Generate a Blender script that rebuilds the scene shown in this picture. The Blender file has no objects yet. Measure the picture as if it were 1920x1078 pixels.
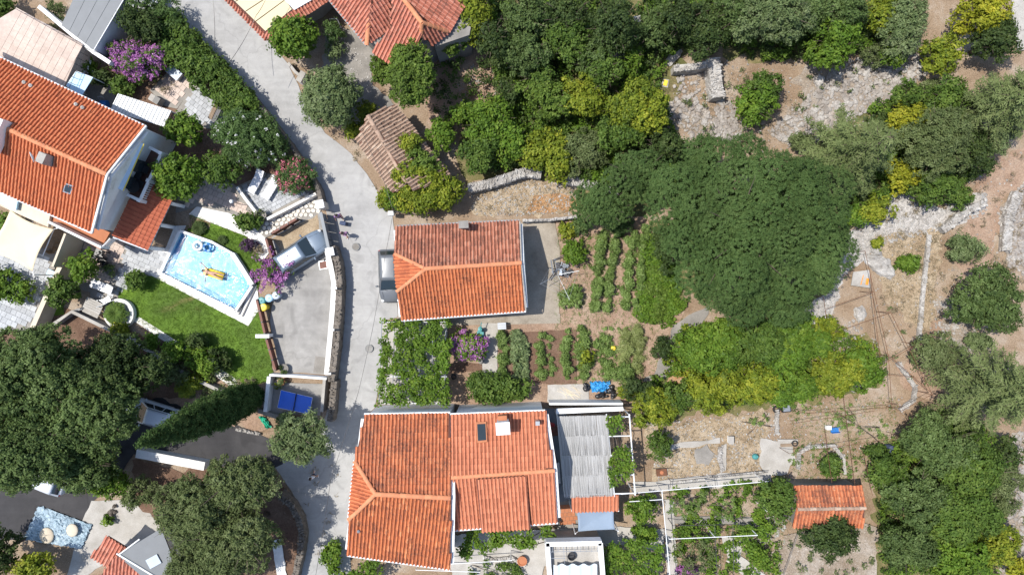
import bpy, math, random
import numpy as np
from mathutils import Vector, Matrix

# ------------------------------------------------------------------ camera, sky, sun, exposure
SC = bpy.context.scene
COL = SC.collection
H = 51.0            # the drone's height above the ground, metres
S = 25.0            # pixels of the 1920 px photograph per metre on the ground
cam_d = bpy.data.cameras.new('camera')
cam_d.sensor_width = 36.0
cam_d.lens = 36.0 * H / (1920 / S)
cam_d.clip_end = 600
cam = bpy.data.objects.new('camera', cam_d)
cam.location = (0, 0, H)
COL.objects.link(cam)
SC.camera = cam

SUN_EL = math.radians(65)
SUN_AZ = math.atan2(0.16, -0.985)          # direction the sun stands in, from +x
sun_vec = Vector((math.cos(SUN_AZ) * math.cos(SUN_EL), math.sin(SUN_AZ) * math.cos(SUN_EL), math.sin(SUN_EL)))
world = bpy.data.worlds.new('World')
SC.world = world
world.use_nodes = True
wn = world.node_tree
sky = wn.nodes.new('ShaderNodeTexSky')
sky.sky_type = 'NISHITA'
sky.sun_disc = False
sky.sun_elevation = SUN_EL
sky.sun_rotation = math.pi / 2 - SUN_AZ
bg = wn.nodes['Background']
bg.inputs['Strength'].default_value = 0.15
wn.links.new(sky.outputs[0], bg.inputs['Color'])
sun_d = bpy.data.lights.new('sun', 'SUN')
sun_d.energy = 4.1
sun_d.angle = math.radians(0.53)
sun_d.color = (1.0, 0.955, 0.88)
sun = bpy.data.objects.new('sun', sun_d)
sun.rotation_euler = sun_vec.to_track_quat('Z', 'Y').to_euler()
sun.location = sun_vec * 80
COL.objects.link(sun)
SC.view_settings.view_transform = 'Standard'
SC.view_settings.look = 'None'
SC.view_settings.gamma = 1
SC.view_settings.use_curve_mapping = False
SC.view_settings.exposure = 0.54
SC.cycles.max_bounces = 6
SC.cycles.diffuse_bounces = 3
SC.cycles.glossy_bounces = 3
SC.cycles.transmission_bounces = 4
SC.cycles.transparent_max_bounces = 8
SC.cycles.sample_clamp_indirect = 6
SC.cycles.use_denoising = True

R = random.Random(11)
NP = np.random.default_rng(5)

# ------------------------------------------------------------------ helpers
def W(px, py, h=0.0):
    """the point at height h that stands at this place of the plan"""
    k = (H - h) / H
    return Vector(((px - 960) / S * k, (539 - py) / S * k, h))

def onplane(px, py, P, n):
    c = Vector((0, 0, H)); d = W(px, py, 0) - c
    return c + d * ((P - c).dot(n) / d.dot(n))

def tag(o, label=None, cat=None, group=None, kind=None):
    if label: o['label'] = label
    if cat: o['category'] = cat
    if group: o['group'] = group
    if kind: o['kind'] = kind
    return o

def empty(name, loc, label=None, cat=None, group=None, rz=0):
    o = bpy.data.objects.new(name, None)
    o.empty_display_size = 0.3
    o.location = loc; o.rotation_euler = (0, 0, rz)
    COL.objects.link(o)
    return tag(o, label, cat, group)

def link(name, me, parent=None, loc=None, rot=None, scale=None, matrix=None, **k):
    o = bpy.data.objects.new(name, me)
    COL.objects.link(o)
    if parent is not None: o.parent = parent
    if matrix is not None: o.matrix_basis = matrix
    if loc is not None: o.location = loc
    if rot is not None: o.rotation_euler = rot
    if scale is not None: o.scale = scale
    return tag(o, **k)

def below(root):
    """offset that lets a part keep world coordinates under its thing"""
    return -root.location

def copy_tree(o, parent=None):
    c = o.copy(); COL.objects.link(c)
    if parent is not None: c.parent = parent
    for ch in list(o.children): copy_tree(ch, c)
    return c

class MB:
    """collects shapes, links them as one mesh"""
    def __init__(s): s.v = []; s.f = []
    def add(s, vs, fs):
        b = len(s.v); s.v += [tuple(x) for x in vs]; s.f += [tuple(b + i for i in f) for f in fs]; return s
    def box(s, c, d, rz=0.0, m=None):
        x, y, z = d[0] / 2, d[1] / 2, d[2] / 2
        vs = [Vector(p) for p in ((-x,-y,-z),(x,-y,-z),(x,y,-z),(-x,y,-z),(-x,-y,z),(x,-y,z),(x,y,z),(-x,y,z))]
        r = m if m else Matrix.Rotation(rz, 3, 'Z')
        return s.add([r @ p + Vector(c) for p in vs], [(3,2,1,0),(4,5,6,7),(0,1,5,4),(1,2,6,5),(2,3,7,6),(3,0,4,7)])
    def tube(s, p, q, r0, r1=None, n=7, cap=True):
        p, q = Vector(p), Vector(q); r1 = r0 if r1 is None else r1
        d = (q - p)
        if d.length < 1e-6: return s
        d.normalize(); a = d.orthogonal().normalized(); b = d.cross(a)
        vs = []
        for c, r in ((p, r0), (q, r1)):
            for i in range(n):
                t = 2 * math.pi * i / n
                vs.append(c + a * (r * math.cos(t)) + b * (r * math.sin(t)))
        fs = [(i, (i + 1) % n, n + (i + 1) % n, n + i) for i in range(n)]
        if cap: fs += [tuple(range(n - 1, -1, -1)), tuple(range(n, 2 * n))]
        return s.add(vs, fs)
    def path(s, pts, r, n=5):
        for a, b in zip(pts[:-1], pts[1:]): s.tube(a, b, r, r, n)
        return s
    def prism(s, poly, z0, z1):
        n = len(poly)
        if sum(poly[i][0] * poly[(i+1) % n][1] - poly[(i+1) % n][0] * poly[i][1] for i in range(n)) < 0: poly = poly[::-1]
        vs = [(p[0], p[1], z0) for p in poly] + [(p[0], p[1], z1) for p in poly]
        fs = [tuple(range(n - 1, -1, -1)), tuple(range(n, 2 * n))] + [(i, (i+1) % n, n + (i+1) % n, n + i) for i in range(n)]
        return s.add(vs, fs)
    def slab(s, pts, n, t):
        """a flat polygon in space, t thick along -n"""
        k = len(pts); n = Vector(n)
        vs = [Vector(p) for p in pts] + [Vector(p) - n * t for p in pts]
        fs = [tuple(range(k)), tuple(range(2*k - 1, k - 1, -1))] + [(i, k + i, k + (i+1) % k, (i+1) % k) for i in range(k)]
        return s.add(vs, fs)
    def lathe(s, c, prof, n=16):
        c = Vector(c); vs = []
        for r, z in prof:
            for i in range(n):
                t = 2 * math.pi * i / n
                vs.append((c.x + r * math.cos(t), c.y + r * math.sin(t), c.z + z))
        fs = []
        for k in range(len(prof) - 1):
            for i in range(n):
                fs.append((k*n + i, k*n + (i+1) % n, (k+1)*n + (i+1) % n, (k+1)*n + i))
        fs.append(tuple((len(prof)-1)*n + i for i in range(n)))
        fs.append(tuple(range(n - 1, -1, -1)))
        return s.add(vs, fs)
    def ball(s, c, r, seg=10, ring=6, sq=(1, 1, 1)):
        prof = [(max(1e-4, math.sin(math.pi * i / ring)), -math.cos(math.pi * i / ring)) for i in range(ring + 1)]
        b = MB().lathe((0, 0, 0), prof, seg)
        return s.add([(c[0] + v[0]*r*sq[0], c[1] + v[1]*r*sq[1], c[2] + v[2]*r*sq[2]) for v in b.v], b.f)
    def mesh(s, name, mat=None, smooth=False, bevel=0):
        me = bpy.data.meshes.new(name); me.from_pydata(s.v, [], s.f); me.update()
        if mat: me.materials.append(mat)
        if smooth: me.polygons.foreach_set('use_smooth', [True] * len(me.polygons))
        return me
    def obj(s, name, mat, parent=None, loc=None, smooth=False, bevel=0, **k):
        if loc is None and parent is not None and parent.get('at_world'): loc = below(parent)
        o = link(name, s.mesh(name, mat, smooth), parent, loc, **k)
        if bevel:
            m = o.modifiers.new('soft_edge', 'BEVEL'); m.width = bevel; m.segments = 2; m.limit_method = 'ANGLE'
        return o

def wroot(name, loc, *a, **k):
    """an Empty at the thing's base whose parts keep world coordinates"""
    o = empty(name, loc, *a, **k); o['at_world'] = 1
    return o

def np_mesh(name, V, nper, tint, mat):
    me = bpy.data.meshes.new(name)
    V = np.ascontiguousarray(V, dtype=np.float32).reshape(-1, 3)
    n = len(V)
    me.vertices.add(n); me.vertices.foreach_set('co', V.ravel())
    me.loops.add(n); me.loops.foreach_set('vertex_index', np.arange(n, dtype=np.int32))
    me.polygons.add(n // nper); me.polygons.foreach_set('loop_start', np.arange(0, n, nper, dtype=np.int32))
    me.update(calc_edges=True)
    if tint is not None:
        a = me.attributes.new('tint', 'FLOAT', 'FACE'); a.data.foreach_set('value', np.asarray(tint, dtype=np.float32))
    me.materials.append(mat)
    return me

def inside(px, py, poly):
    """points (arrays) in a polygon"""
    px = np.asarray(px, float); py = np.asarray(py, float)
    r = np.zeros(px.shape, bool); n = len(poly)
    for i in range(n):
        x1, y1 = poly[i][0], poly[i][1]; x2, y2 = poly[(i+1) % n][0], poly[(i+1) % n][1]
        c = ((y1 > py) != (y2 > py)) & (px < (x2 - x1) * (py - y1) / ((y2 - y1) if y2 != y1 else 1e-9) + x1)
        r ^= c
    return r

def scatter(poly, n, rng=NP):
    xs = [p[0] for p in poly]; ys = [p[1] for p in poly]
    out = np.zeros((0, 2)); guard = 0
    while len(out) < n and guard < 60:
        x = rng.uniform(min(xs), max(xs), n * 2); y = rng.uniform(min(ys), max(ys), n * 2)
        k = inside(x, y, poly); out = np.vstack([out, np.stack([x[k], y[k]], 1)]); guard += 1
    return out[:n]

def wp(pts, h=0.0): return [W(p[0], p[1], h) for p in pts]

def offset_line(pts, d):
    out = []
    for i, p in enumerate(pts):
        a = pts[max(i - 1, 0)]; b = pts[min(i + 1, len(pts) - 1)]
        t = Vector((b[0] - a[0], b[1] - a[1])); t.normalize()
        out.append((p[0] - t.y * d, p[1] + t.x * d))
    return out

def strip_poly(pts, w):
    l = offset_line(pts, w / 2); r = offset_line(pts, -w / 2)
    return l + r[::-1]

# ------------------------------------------------------------------ materials
def new_mat(name):
    m = bpy.data.materials.new(name); m.use_nodes = True
    nt = m.node_tree; return m, nt, nt.nodes['Principled BSDF']

def N(nt, t, **k):
    n = nt.nodes.new(t)
    for a, b in k.items(): setattr(n, a, b)
    return n

def ramp(nt, fac, stops, interp='LINEAR'):
    r = N(nt, 'ShaderNodeValToRGB'); r.color_ramp.interpolation = interp
    e = r.color_ramp.elements
    while len(e) < len(stops): e.new(0.5)
    for i, (p, c) in enumerate(stops):
        e[i].position = p; e[i].color = (*c, 1)
    nt.links.new(fac, r.inputs[0]); return r.outputs[0]

def noise(nt, scale, detail=5, rough=.6, pos=None, dist=0.0):
    n = N(nt, 'ShaderNodeTexNoise'); n.inputs['Scale'].default_value = scale
    n.inputs['Detail'].default_value = detail; n.inputs['Roughness'].default_value = rough
    n.inputs['Distortion'].default_value = dist
    if pos is None: pos = N(nt, 'ShaderNodeNewGeometry').outputs['Position']
    nt.links.new(pos, n.inputs['Vector']); return n.outputs[0]

def mul(nt, col, fac, lo, hi):
    """colour times a grey that runs lo..hi with fac"""
    mr = N(nt, 'ShaderNodeMapRange'); mr.inputs['From Min'].default_value = .3; mr.inputs['From Max'].default_value = .7
    mr.inputs['To Min'].default_value = lo; mr.inputs['To Max'].default_value = hi
    nt.links.new(fac, mr.inputs[0])
    mx = N(nt, 'ShaderNodeMix', data_type='RGBA', blend_type='MULTIPLY'); mx.inputs['Factor'].default_value = 1
    nt.links.new(col, mx.inputs['A']); nt.links.new(mr.outputs[0], mx.inputs['B'])
    return mx.outputs['Result']

def mixc(nt, fac, a, b):
    mx = N(nt, 'ShaderNodeMix', data_type='RGBA')
    if hasattr(fac, 'is_linked'): nt.links.new(fac, mx.inputs['Factor'])
    else: mx.inputs['Factor'].default_value = fac
    for s, v in (('A', a), ('B', b)):
        if isinstance(v, tuple): mx.inputs[s].default_value = (*v, 1)
        else: nt.links.new(v, mx.inputs[s])
    return mx.outputs['Result']

def bump(nt, bs, h, strength, dist=.03):
    b = N(nt, 'ShaderNodeBump'); b.inputs['Strength'].default_value = strength; b.inputs['Distance'].default_value = dist
    nt.links.new(h, b.inputs['Height']); nt.links.new(b.outputs[0], bs.inputs['Normal'])

def mat(name, stops, scale=1.5, grain=12, glo=.82, ghi=1.15, rough=.85, bmp=.4, spec=.3, metal=0.0, tint=0.0):
    """stained, grainy matter: big noise through a ramp, fine grain on top"""
    m, nt, bs = new_mat(name)
    if not isinstance(stops, list): stops = [(.3, tuple(c * .88 for c in stops)), (.7, stops)]
    c = ramp(nt, noise(nt, scale, 6, .62), stops)
    g = noise(nt, grain, 4, .7)
    c = mul(nt, c, g, glo, ghi)
    if tint:
        a = N(nt, 'ShaderNodeObjectInfo')
        mr = N(nt, 'ShaderNodeMapRange'); mr.inputs['To Min'].default_value = .3; mr.inputs['To Max'].default_value = .7
        nt.links.new(a.outputs['Random'], mr.inputs[0])
        c = mul(nt, c, mr.outputs[0], 1 - tint, 1 + tint)
    nt.links.new(c, bs.inputs['Base Color'])
    bs.inputs['Roughness'].default_value = rough; bs.inputs['Metallic'].default_value = metal
    bs.inputs['Specular IOR Level'].default_value = spec
    if bmp: bump(nt, bs, g, bmp, .02)
    return m

def leafmat(name, stops, transl=.35, big=.35, gloss=.35):
    m, nt, bs = new_mat(name)
    at = N(nt, 'ShaderNodeAttribute', attribute_name='tint')
    c = ramp(nt, at.outputs['Fac'], stops)
    c = mul(nt, c, noise(nt, big, 3, .6), .82, 1.18)
    nt.links.new(c, bs.inputs['Base Color'])
    bs.inputs['Roughness'].default_value = .55; bs.inputs['Specular IOR Level'].default_value = gloss
    tr = N(nt, 'ShaderNodeBsdfTranslucent'); nt.links.new(c, tr.inputs[0])
    mx = N(nt, 'ShaderNodeMixShader'); mx.inputs[0].default_value = transl
    nt.links.new(bs.outputs[0], mx.inputs[1]); nt.links.new(tr.outputs[0], mx.inputs[2])
    nt.links.new(mx.outputs[0], nt.nodes['Material Output'].inputs[0])
    return m

def tilemat(name, stops, stain, stain_col, lichen=.0):
    m, nt, bs = new_mat(name)
    at = N(nt, 'ShaderNodeAttribute', attribute_name='tint')
    c = ramp(nt, at.outputs['Fac'], stops)
    n = noise(nt, .9, 6, .7)
    n2 = noise(nt, 7, 5, .75)
    add = N(nt, 'ShaderNodeMath', operation='ADD'); nt.links.new(n, add.inputs[0]); nt.links.new(n2, add.inputs[1])
    mr = N(nt, 'ShaderNodeMapRange'); mr.inputs['From Min'].default_value = 1.18 - stain; mr.inputs['From Max'].default_value = 1.45 - stain
    mr.inputs['To Max'].default_value = .85
    nt.links.new(add.outputs[0], mr.inputs[0])
    c = mixc(nt, mr.outputs[0], c, stain_col)
    if lichen:
        l = noise(nt, 16, 3, .6)
        ml = N(nt, 'ShaderNodeMapRange'); ml.inputs['From Min'].default_value = .68 - lichen; ml.inputs['From Max'].default_value = .74 - lichen
        ml.inputs['To Max'].default_value = .6
        nt.links.new(l, ml.inputs[0]); c = mixc(nt, ml.outputs[0], c, (.42, .38, .30))
    g = noise(nt, 40, 3, .7); c = mul(nt, c, g, .85, 1.12)
    nt.links.new(c, bs.inputs['Base Color']); bs.inputs['Roughness'].default_value = .8
    bs.inputs['Specular IOR Level'].default_value = .25
    return m

M = {}
# ground
def ground_mat(name, base, patch, pale, pebble=0.35, scale=.35):
    m, nt, bs = new_mat(name)
    c = ramp(nt, noise(nt, scale, 8, .68, dist=.4), [(.3, base), (.5, patch), (.68, pale)])
    gr = noise(nt, 5.5, 9, .82, dist=.3)
    mr = N(nt, 'ShaderNodeMapRange'); mr.inputs['From Min'].default_value = .66 - pebble * .22; mr.inputs['From Max'].default_value = .74 - pebble * .2; mr.inputs['To Max'].default_value = .75
    nt.links.new(gr, mr.inputs[0]); c = mixc(nt, mr.outputs[0], c, (.40, .37, .335))
    dk = noise(nt, 2.3, 7, .75, dist=.8)
    md = N(nt, 'ShaderNodeMapRange'); md.inputs['From Min'].default_value = .55; md.inputs['From Max'].default_value = .75; md.inputs['To Max'].default_value = .5
    nt.links.new(dk, md.inputs[0]); c = mixc(nt, md.outputs[0], c, tuple(x * .5 for x in base))
    g = noise(nt, 11, 7, .8); c = mul(nt, c, g, .5, 1.42)
    nt.links.new(c, bs.inputs['Base Color']); bs.inputs['Roughness'].default_value = .95; bs.inputs['Specular IOR Level'].default_value = .1
    bump(nt, bs, g, .8, .06)
    return m
M['dry'] = ground_mat('dry_ground', (.20, .135, .085), (.285, .21, .145), (.37, .31, .25))
M['rub'] = ground_mat('stony_ground', (.21, .16, .115), (.28, .23, .18), (.38, .34, .30), .55, .5)
M['track'] = ground_mat('white_gravel', (.33, .30, .27), (.42, .395, .37), (.50, .48, .455), .5, .7)
M['soil'] = ground_mat('garden_soil', (.24, .155, .105), (.31, .215, .155), (.37, .28, .21), .15, .5)
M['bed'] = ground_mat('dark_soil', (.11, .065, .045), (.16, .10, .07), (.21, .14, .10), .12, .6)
M['straw'] = ground_mat('straw_ground', (.25, .18, .115), (.34, .265, .18), (.42, .35, .26), .2, .6)
M['weed'] = ground_mat('weedy_ground', (.07, .09, .03), (.14, .13, .055), (.26, .20, .11), .2, .8)
M['rust'] = ground_mat('needle_litter', (.25, .15, .08), (.36, .20, .095), (.36, .27, .18), .2, 1.2)

def road_mat(name, lo, hi, crack=.5):
    m, nt, bs = new_mat(name)
    c = ramp(nt, noise(nt, .22, 7, .62, dist=.6), [(.32, lo), (.62, hi)])
    mp = N(nt, 'ShaderNodeMapping'); mp.inputs['Rotation'].default_value = (0, 0, math.radians(-35)); mp.inputs['Scale'].default_value = (.15, 1.6, 1)
    nt.links.new(N(nt, 'ShaderNodeNewGeometry').outputs['Position'], mp.inputs['Vector'])
    c = mul(nt, c, noise(nt, 1.2, 4, .6, pos=mp.outputs[0]), .93, 1.06)
    g = noise(nt, 22, 4, .8); c = mul(nt, c, g, .86, 1.1)
    c = mul(nt, c, noise(nt, 1.1, 5, .7, dist=1.5), .88, 1.06)
    wv = N(nt, 'ShaderNodeVectorMath', operation='MULTIPLY_ADD'); nn = N(nt, 'ShaderNodeTexNoise'); nn.inputs['Scale'].default_value = .9; nn.inputs['Detail'].default_value = 6
    ps = N(nt, 'ShaderNodeNewGeometry').outputs['Position']; nt.links.new(ps, nn.inputs['Vector'])
    nt.links.new(nn.outputs['Color'], wv.inputs[0]); wv.inputs[1].default_value = (1.6, 1.6, 0); nt.links.new(ps, wv.inputs[2])
    vo = N(nt, 'ShaderNodeTexVoronoi', feature='DISTANCE_TO_EDGE'); vo.inputs['Scale'].default_value = .13; nt.links.new(wv.outputs[0], vo.inputs['Vector'])
    lt_ = N(nt, 'ShaderNodeMapRange'); lt_.inputs['From Min'].default_value = .002; lt_.inputs['From Max'].default_value = .009; lt_.inputs['To Min'].default_value = .2; lt_.inputs['To Max'].default_value = 0
    nt.links.new(vo.outputs['Distance'], lt_.inputs[0]); c = mixc(nt, lt_.outputs[0], c, tuple(x * .45 for x in lo))
    sp_ = noise(nt, .55, 3, .5, dist=1); sm = N(nt, 'ShaderNodeMapRange'); sm.inputs['From Min'].default_value = .60; sm.inputs['From Max'].default_value = .70; sm.inputs['To Max'].default_value = .35
    nt.links.new(sp_, sm.inputs[0]); c = mixc(nt, sm.outputs[0], c, tuple(x * .62 for x in lo))
    nt.links.new(c, bs.inputs['Base Color']); bs.inputs['Roughness'].default_value = .9; bs.inputs['Specular IOR Level'].default_value = .2
    bump(nt, bs, g, .3, .02)
    return m
M['road'] = road_mat('worn_pale_asphalt', (.305, .300, .292), (.365, .360, .350))
M['asphalt'] = road_mat('dark_asphalt', (.035, .034, .036), (.06, .058, .06))
M['yard'] = road_mat('stained_concrete', (.20, .193, .182), (.325, .315, .298))
M['concrete'] = mat('pale_concrete', [(.3, (.29, .27, .24)), (.7, (.42, .40, .37))], .8, 16, bmp=.25)
M['yardc'] = mat('brownish_concrete', [(.28, (.17, .14, .105)), (.45, (.255, .22, .175)), (.7, (.33, .29, .235))], .7, 14, .8, 1.18, bmp=.3)
M['concrete_dark'] = mat('old_concrete', [(.3, (.16, .15, .135)), (.7, (.27, .25, .225))], .9, 14, bmp=.3)
M['white'] = mat('white_plaster', [(.28, (.50, .49, .47)), (.42, (.70, .70, .69)), (.7, (.79, .79, .78))], .9, 10, .92, 1.05, bmp=.08)
M['whitestone'] = mat('white_stone_paving', [(.3, (.58, .56, .53)), (.7, (.74, .73, .70))], 1.2, 9, .9, 1.06, bmp=.12)
M['cream'] = mat('cream_plaster', [(.3, (.50, .43, .33)), (.7, (.58, .52, .42))], .7, 10, .92, 1.05, bmp=.1)
M['grey'] = mat('grey_plaster', [(.3, (.20, .20, .20)), (.7, (.31, .31, .31))], .7, 10, bmp=.2)
M['paver'] = mat('grey_paver', [(.3, (.30, .31, .32)), (.7, (.44, .45, .46))], 1.5, 18, bmp=.2, tint=.12)
M['pinktile'] = mat('pinkish_tile', [(.3, (.42, .33, .28)), (.7, (.53, .44, .38))], 1.0, 5, .9, 1.08, bmp=.1, tint=.05)
M['crazy'] = mat('crazy_paving_stone', [(.3, (.50, .45, .38)), (.7, (.66, .63, .57))], 1.5, 14, bmp=.3, tint=.12)
M['joint'] = mat('paving_joint', [(.3, (.20, .185, .165)), (.7, (.29, .27, .24))], 1.5, 18)
M['stone'] = mat('limestone', [(.3, (.22, .20, .18)), (.5, (.36, .34, .315)), (.72, (.50, .485, .46))], 1.6, 9, .7, 1.15, bmp=.6, tint=.15)
M['rubble'] = mat('weathered_rubble', [(.3, (.20, .17, .145)), (.5, (.31, .28, .25)), (.75, (.46, .44, .41))], 1.1, 9, .6, 1.2, bmp=.6)
M['stone_dark'] = mat('dark_field_stone', [(.3, (.10, .085, .07)), (.7, (.20, .175, .15))], 2.0, 12, .7, 1.2, bmp=.6, tint=.2)
M['lawn'] = None
def lawn_mat():
    m, nt, bs = new_mat('lawn_turf')
    c = ramp(nt, noise(nt, .32, 6, .6, dist=.5), [(.26, (.17, .15, .06)), (.36, (.085, .135, .030)), (.52, (.105, .18, .030)), (.66, (.15, .25, .034)), (.78, (.23, .25, .07))])
    g = noise(nt, 26, 5, .8); c = mul(nt, c, g, .6, 1.35)
    nt.links.new(c, bs.inputs['Base Color']); bs.inputs['Roughness'].default_value = .9; bs.inputs['Specular IOR Level'].default_value = .1
    bump(nt, bs, g, .8, .05); return m
M['lawn'] = lawn_mat()
# walls, metal, plastics
def plain(name, c, rough=.5, metal=0.0, spec=.4, var=.12):
    return mat(name, [(.3, tuple(x * (1 - var) for x in c)), (.7, c)], 1.5, 20, .95, 1.05, rough, .05, spec, metal)
M['metal_white'] = plain('white_painted_metal', (.74, .75, .76), .4)
M['white_sheet'] = plain('white_roof_sheet', (.46, .47, .48), .5)
M['metal_dark'] = plain('dark_iron', (.05, .05, .055), .5, .3)
M['rusty'] = plain('rusty_iron', (.17, .075, .04), .8, .1, var=.4)
M['steel'] = plain('grey_steel', (.36, .38, .40), .4, .6)
M['bluegrey'] = plain('blue_grey_sheet', (.165, .185, .205), .5)
M['sheet_grey'] = plain('grey_roof_sheet', (.155, .165, .175), .55)
M['beige_sheet'] = plain('beige_roof_sheet', (.60, .50, .32), .7, var=.06)
M['wood'] = plain('weathered_wood', (.26, .19, .13), .8, var=.3)
M['wood_red'] = plain('red_brown_board', (.16, .055, .035), .6, var=.3)
M['terracotta'] = plain('terracotta', (.42, .16, .075), .8, var=.2)
M['brown_floor'] = plain('brown_floor_tile', (.10, .045, .035), .5, var=.2)
M['black'] = plain('black_plastic', (.02, .02, .022), .4)
M['rubber'] = plain('tyre_rubber', (.025, .025, .026), .8)
M['glass'] = plain('dark_glass', (.02, .03, .035), .06, 0, .8)
M['yellow'] = plain('yellow_plastic', (.72, .55, .05), .4)
M['blue'] = plain('blue_plastic', (.03, .16, .45), .4)
M['teal'] = plain('teal_plastic', (.06, .25, .25), .45)
M['paleblue'] = plain('pale_blue_plastic', (.32, .50, .66), .45)
M['greyblue'] = plain('grey_blue_plastic', (.42, .48, .56), .45)
M['green_pl'] = plain('green_net', (.02, .40, .24), .6)
M['red_pl'] = plain('red_plastic', (.5, .04, .04), .4)
M['sail_cream'] = plain('cream_sail_cloth', (.66, .56, .40), .9, var=.04)
M['sail_blue'] = plain('blue_grey_sail_cloth', (.22, .28, .36), .9, var=.06)
M['cloth_grey'] = plain('grey_cloth', (.30, .31, .33), .9)
M['tt_blue'] = plain('table_top_blue', (.014, .12, .60), .4)
M['bark'] = mat('bark', [(.3, (.075, .055, .042)), (.7, (.16, .125, .10))], 3, 18, .7, 1.2, bmp=.6)
M['silver'] = plain('silver_car_paint', (.17, .215, .27), .28, .2, .6, .03)
M['whitecar'] = plain('white_car_paint', (.60, .63, .68), .2, 0, .6, .02)
M['greycar'] = plain('grey_car_paint', (.13, .14, .155), .34, .1, .5, .03)
M['chrome'] = plain('bright_metal', (.7, .7, .7), .2, 1.0)
M['lamp'] = plain('clear_lamp_glass', (.75, .77, .8), .08, 0, .7)
M['skin'] = plain('skin', (.46, .27, .19), .6)
M['hair'] = plain('dark_hair', (.03, .02, .016), .6)
M['violet_cloth'] = plain('violet_cloth', (.30, .17, .34), .9)
M['pink_cloth'] = plain('pink_cloth', (.46, .24, .30), .9)
M['navy_cloth'] = plain('navy_cloth', (.06, .08, .14), .9)
M['white_cloth'] = plain('white_cloth', (.72, .72, .74), .9)
M['black_cloth'] = plain('black_cloth', (.02, .02, .022), .9)
M['foil'] = None
def foil():
    m, nt, bs = new_mat('crumpled_blue_foil')
    c = ramp(nt, noise(nt, 1.4, 7, .7, dist=1.5), [(.3, (.20, .30, .38)), (.55, (.42, .54, .62)), (.7, (.62, .70, .75))])
    nt.links.new(c, bs.inputs['Base Color']); bs.inputs['Roughness'].default_value = .3
    bump(nt, bs, noise(nt, 5, 8, .75, dist=2), 1.0, .12); return m
M['foil'] = foil()
def reed():
    m, nt, bs = new_mat('bleached_reed')
    at = N(nt, 'ShaderNodeAttribute', attribute_name='tint')
    c = ramp(nt, at.outputs['Fac'], [(0, (.22, .215, .205)), (.6, (.33, .325, .315)), (1, (.43, .425, .415))])
    nt.links.new(c, bs.inputs['Base Color']); bs.inputs['Roughness'].default_value = .85; return m
M['reed'] = reed()
# roof tiles
M['tile_new'] = tilemat('orange_roof_tile', [(0, (0.218, 0.066, 0.037)), (.22, (0.397, 0.112, 0.051)), (.5, (0.512, 0.158, 0.067)), (1, (0.602, 0.238, 0.110))], .10, (.16, .055, .035))
M['tile_mid'] = tilemat('worn_orange_roof_tile', [(0, (0.154, 0.059, 0.037)), (.22, (0.358, 0.106, 0.049)), (.5, (0.512, 0.165, 0.063)), (.85, (0.589, 0.238, 0.110)), (1, (0.512, 0.330, 0.220))], .17, (.10, .045, .032), .03)
M['tile_old'] = tilemat('weathered_roof_tile', [(0, (0.128, 0.059, 0.040)), (.22, (0.269, 0.099, 0.059)), (.5, (0.410, 0.158, 0.098)), (1, (0.512, 0.290, 0.195))], .20, (.13, .065, .05), .04)
M['tile_flat'] = tilemat('salmon_roof_tile', [(0, (0.282, 0.099, 0.055)), (.25, (0.448, 0.158, 0.085)), (.5, (0.512, 0.191, 0.104)), (1, (0.576, 0.244, 0.140))], .0, (.22, .08, .05))
M['tile_red'] = tilemat('faded_red_roof_tile', [(0, (0.192, 0.079, 0.055)), (.22, (0.384, 0.125, 0.079)), (.5, (0.512, 0.185, 0.122)), (1, (0.602, 0.304, 0.220))], .12, (.17, .10, .085), .08)
M['tile_ancient'] = tilemat('bleached_old_roof_tile', [(0, (.10, .065, .05)), (.25, (.22, .145, .105)), (.5, (.35, .235, .17)), (1, (.48, .37, .28))], .12, (.12, .075, .06), .1)
M['tile_veranda'] = tilemat('red_veranda_tile', [(0, (.32, .085, .045)), (.5, (.38, .105, .055)), (1, (.43, .14, .07))], -.05, (.18, .06, .045))
M['tile_worn'] = tilemat('lichened_orange_roof_tile', [(0, (.15, .06, .037)), (.22, (.34, .10, .048)), (.5, (.48, .155, .066)), (.85, (.55, .225, .11)), (1, (.48, .32, .22))], .235, (.12, .055, .04), .05)
M['deck'] = plain('roof_underlay', (.12, .05, .035), .9)
M['ridge'] = tilemat('orange_ridge_tile', [(0, (0.461, 0.172, 0.085)), (1, (0.602, 0.264, 0.134))], .08, (.22, .10, .07), .05)
# foliage
LEAF = {}
def sp(name, stops, L, w, dens, cr, transl=.35, nper=4, up=.35, wild=.75, gloss=.16):
    LEAF[name] = dict(m=leafmat(name + '_leaf', stops, transl, gloss=gloss), L=L, w=w, d=dens, cr=cr, n=nper, up=up, wild=wild)
sp('dark',  [(0, (0.026, 0.047, 0.016)), (.5, (0.052, 0.083, 0.023)), (1, (0.098, 0.137, 0.039))], .21, .12, 150, .26)
sp('oak',   [(0, (0.048, 0.081, 0.024)), (.5, (0.093, 0.141, 0.041)), (1, (0.165, 0.227, 0.078))], .19, .11, 165, .24)
sp('mid',   [(0, (0.046, 0.085, 0.018)), (.5, (0.086, 0.146, 0.026)), (1, (0.150, 0.215, 0.042))], .22, .13, 150, .27)
sp('fresh', [(0, (0.056, 0.106, 0.015)), (.5, (0.106, 0.188, 0.022)), (1, (0.188, 0.269, 0.037))], .23, .14, 150, .28)
sp('lime',  [(0, (0.075, 0.115, 0.014)), (.5, (0.172, 0.218, 0.021)), (1, (0.333, 0.345, 0.040))], .23, .14, 145, .28)
sp('yellow',[(0, (.13, .15, .014)), (.5, (.25, .27, .022)), (1, (.44, .40, .04))], .22, .13, 145, .27)
sp('olive', [(0, (.070, .098, .034)), (.5, (.125, .160, .062)), (1, (.215, .250, .115))], .20, .085, 180, .22, gloss=.04)
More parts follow.
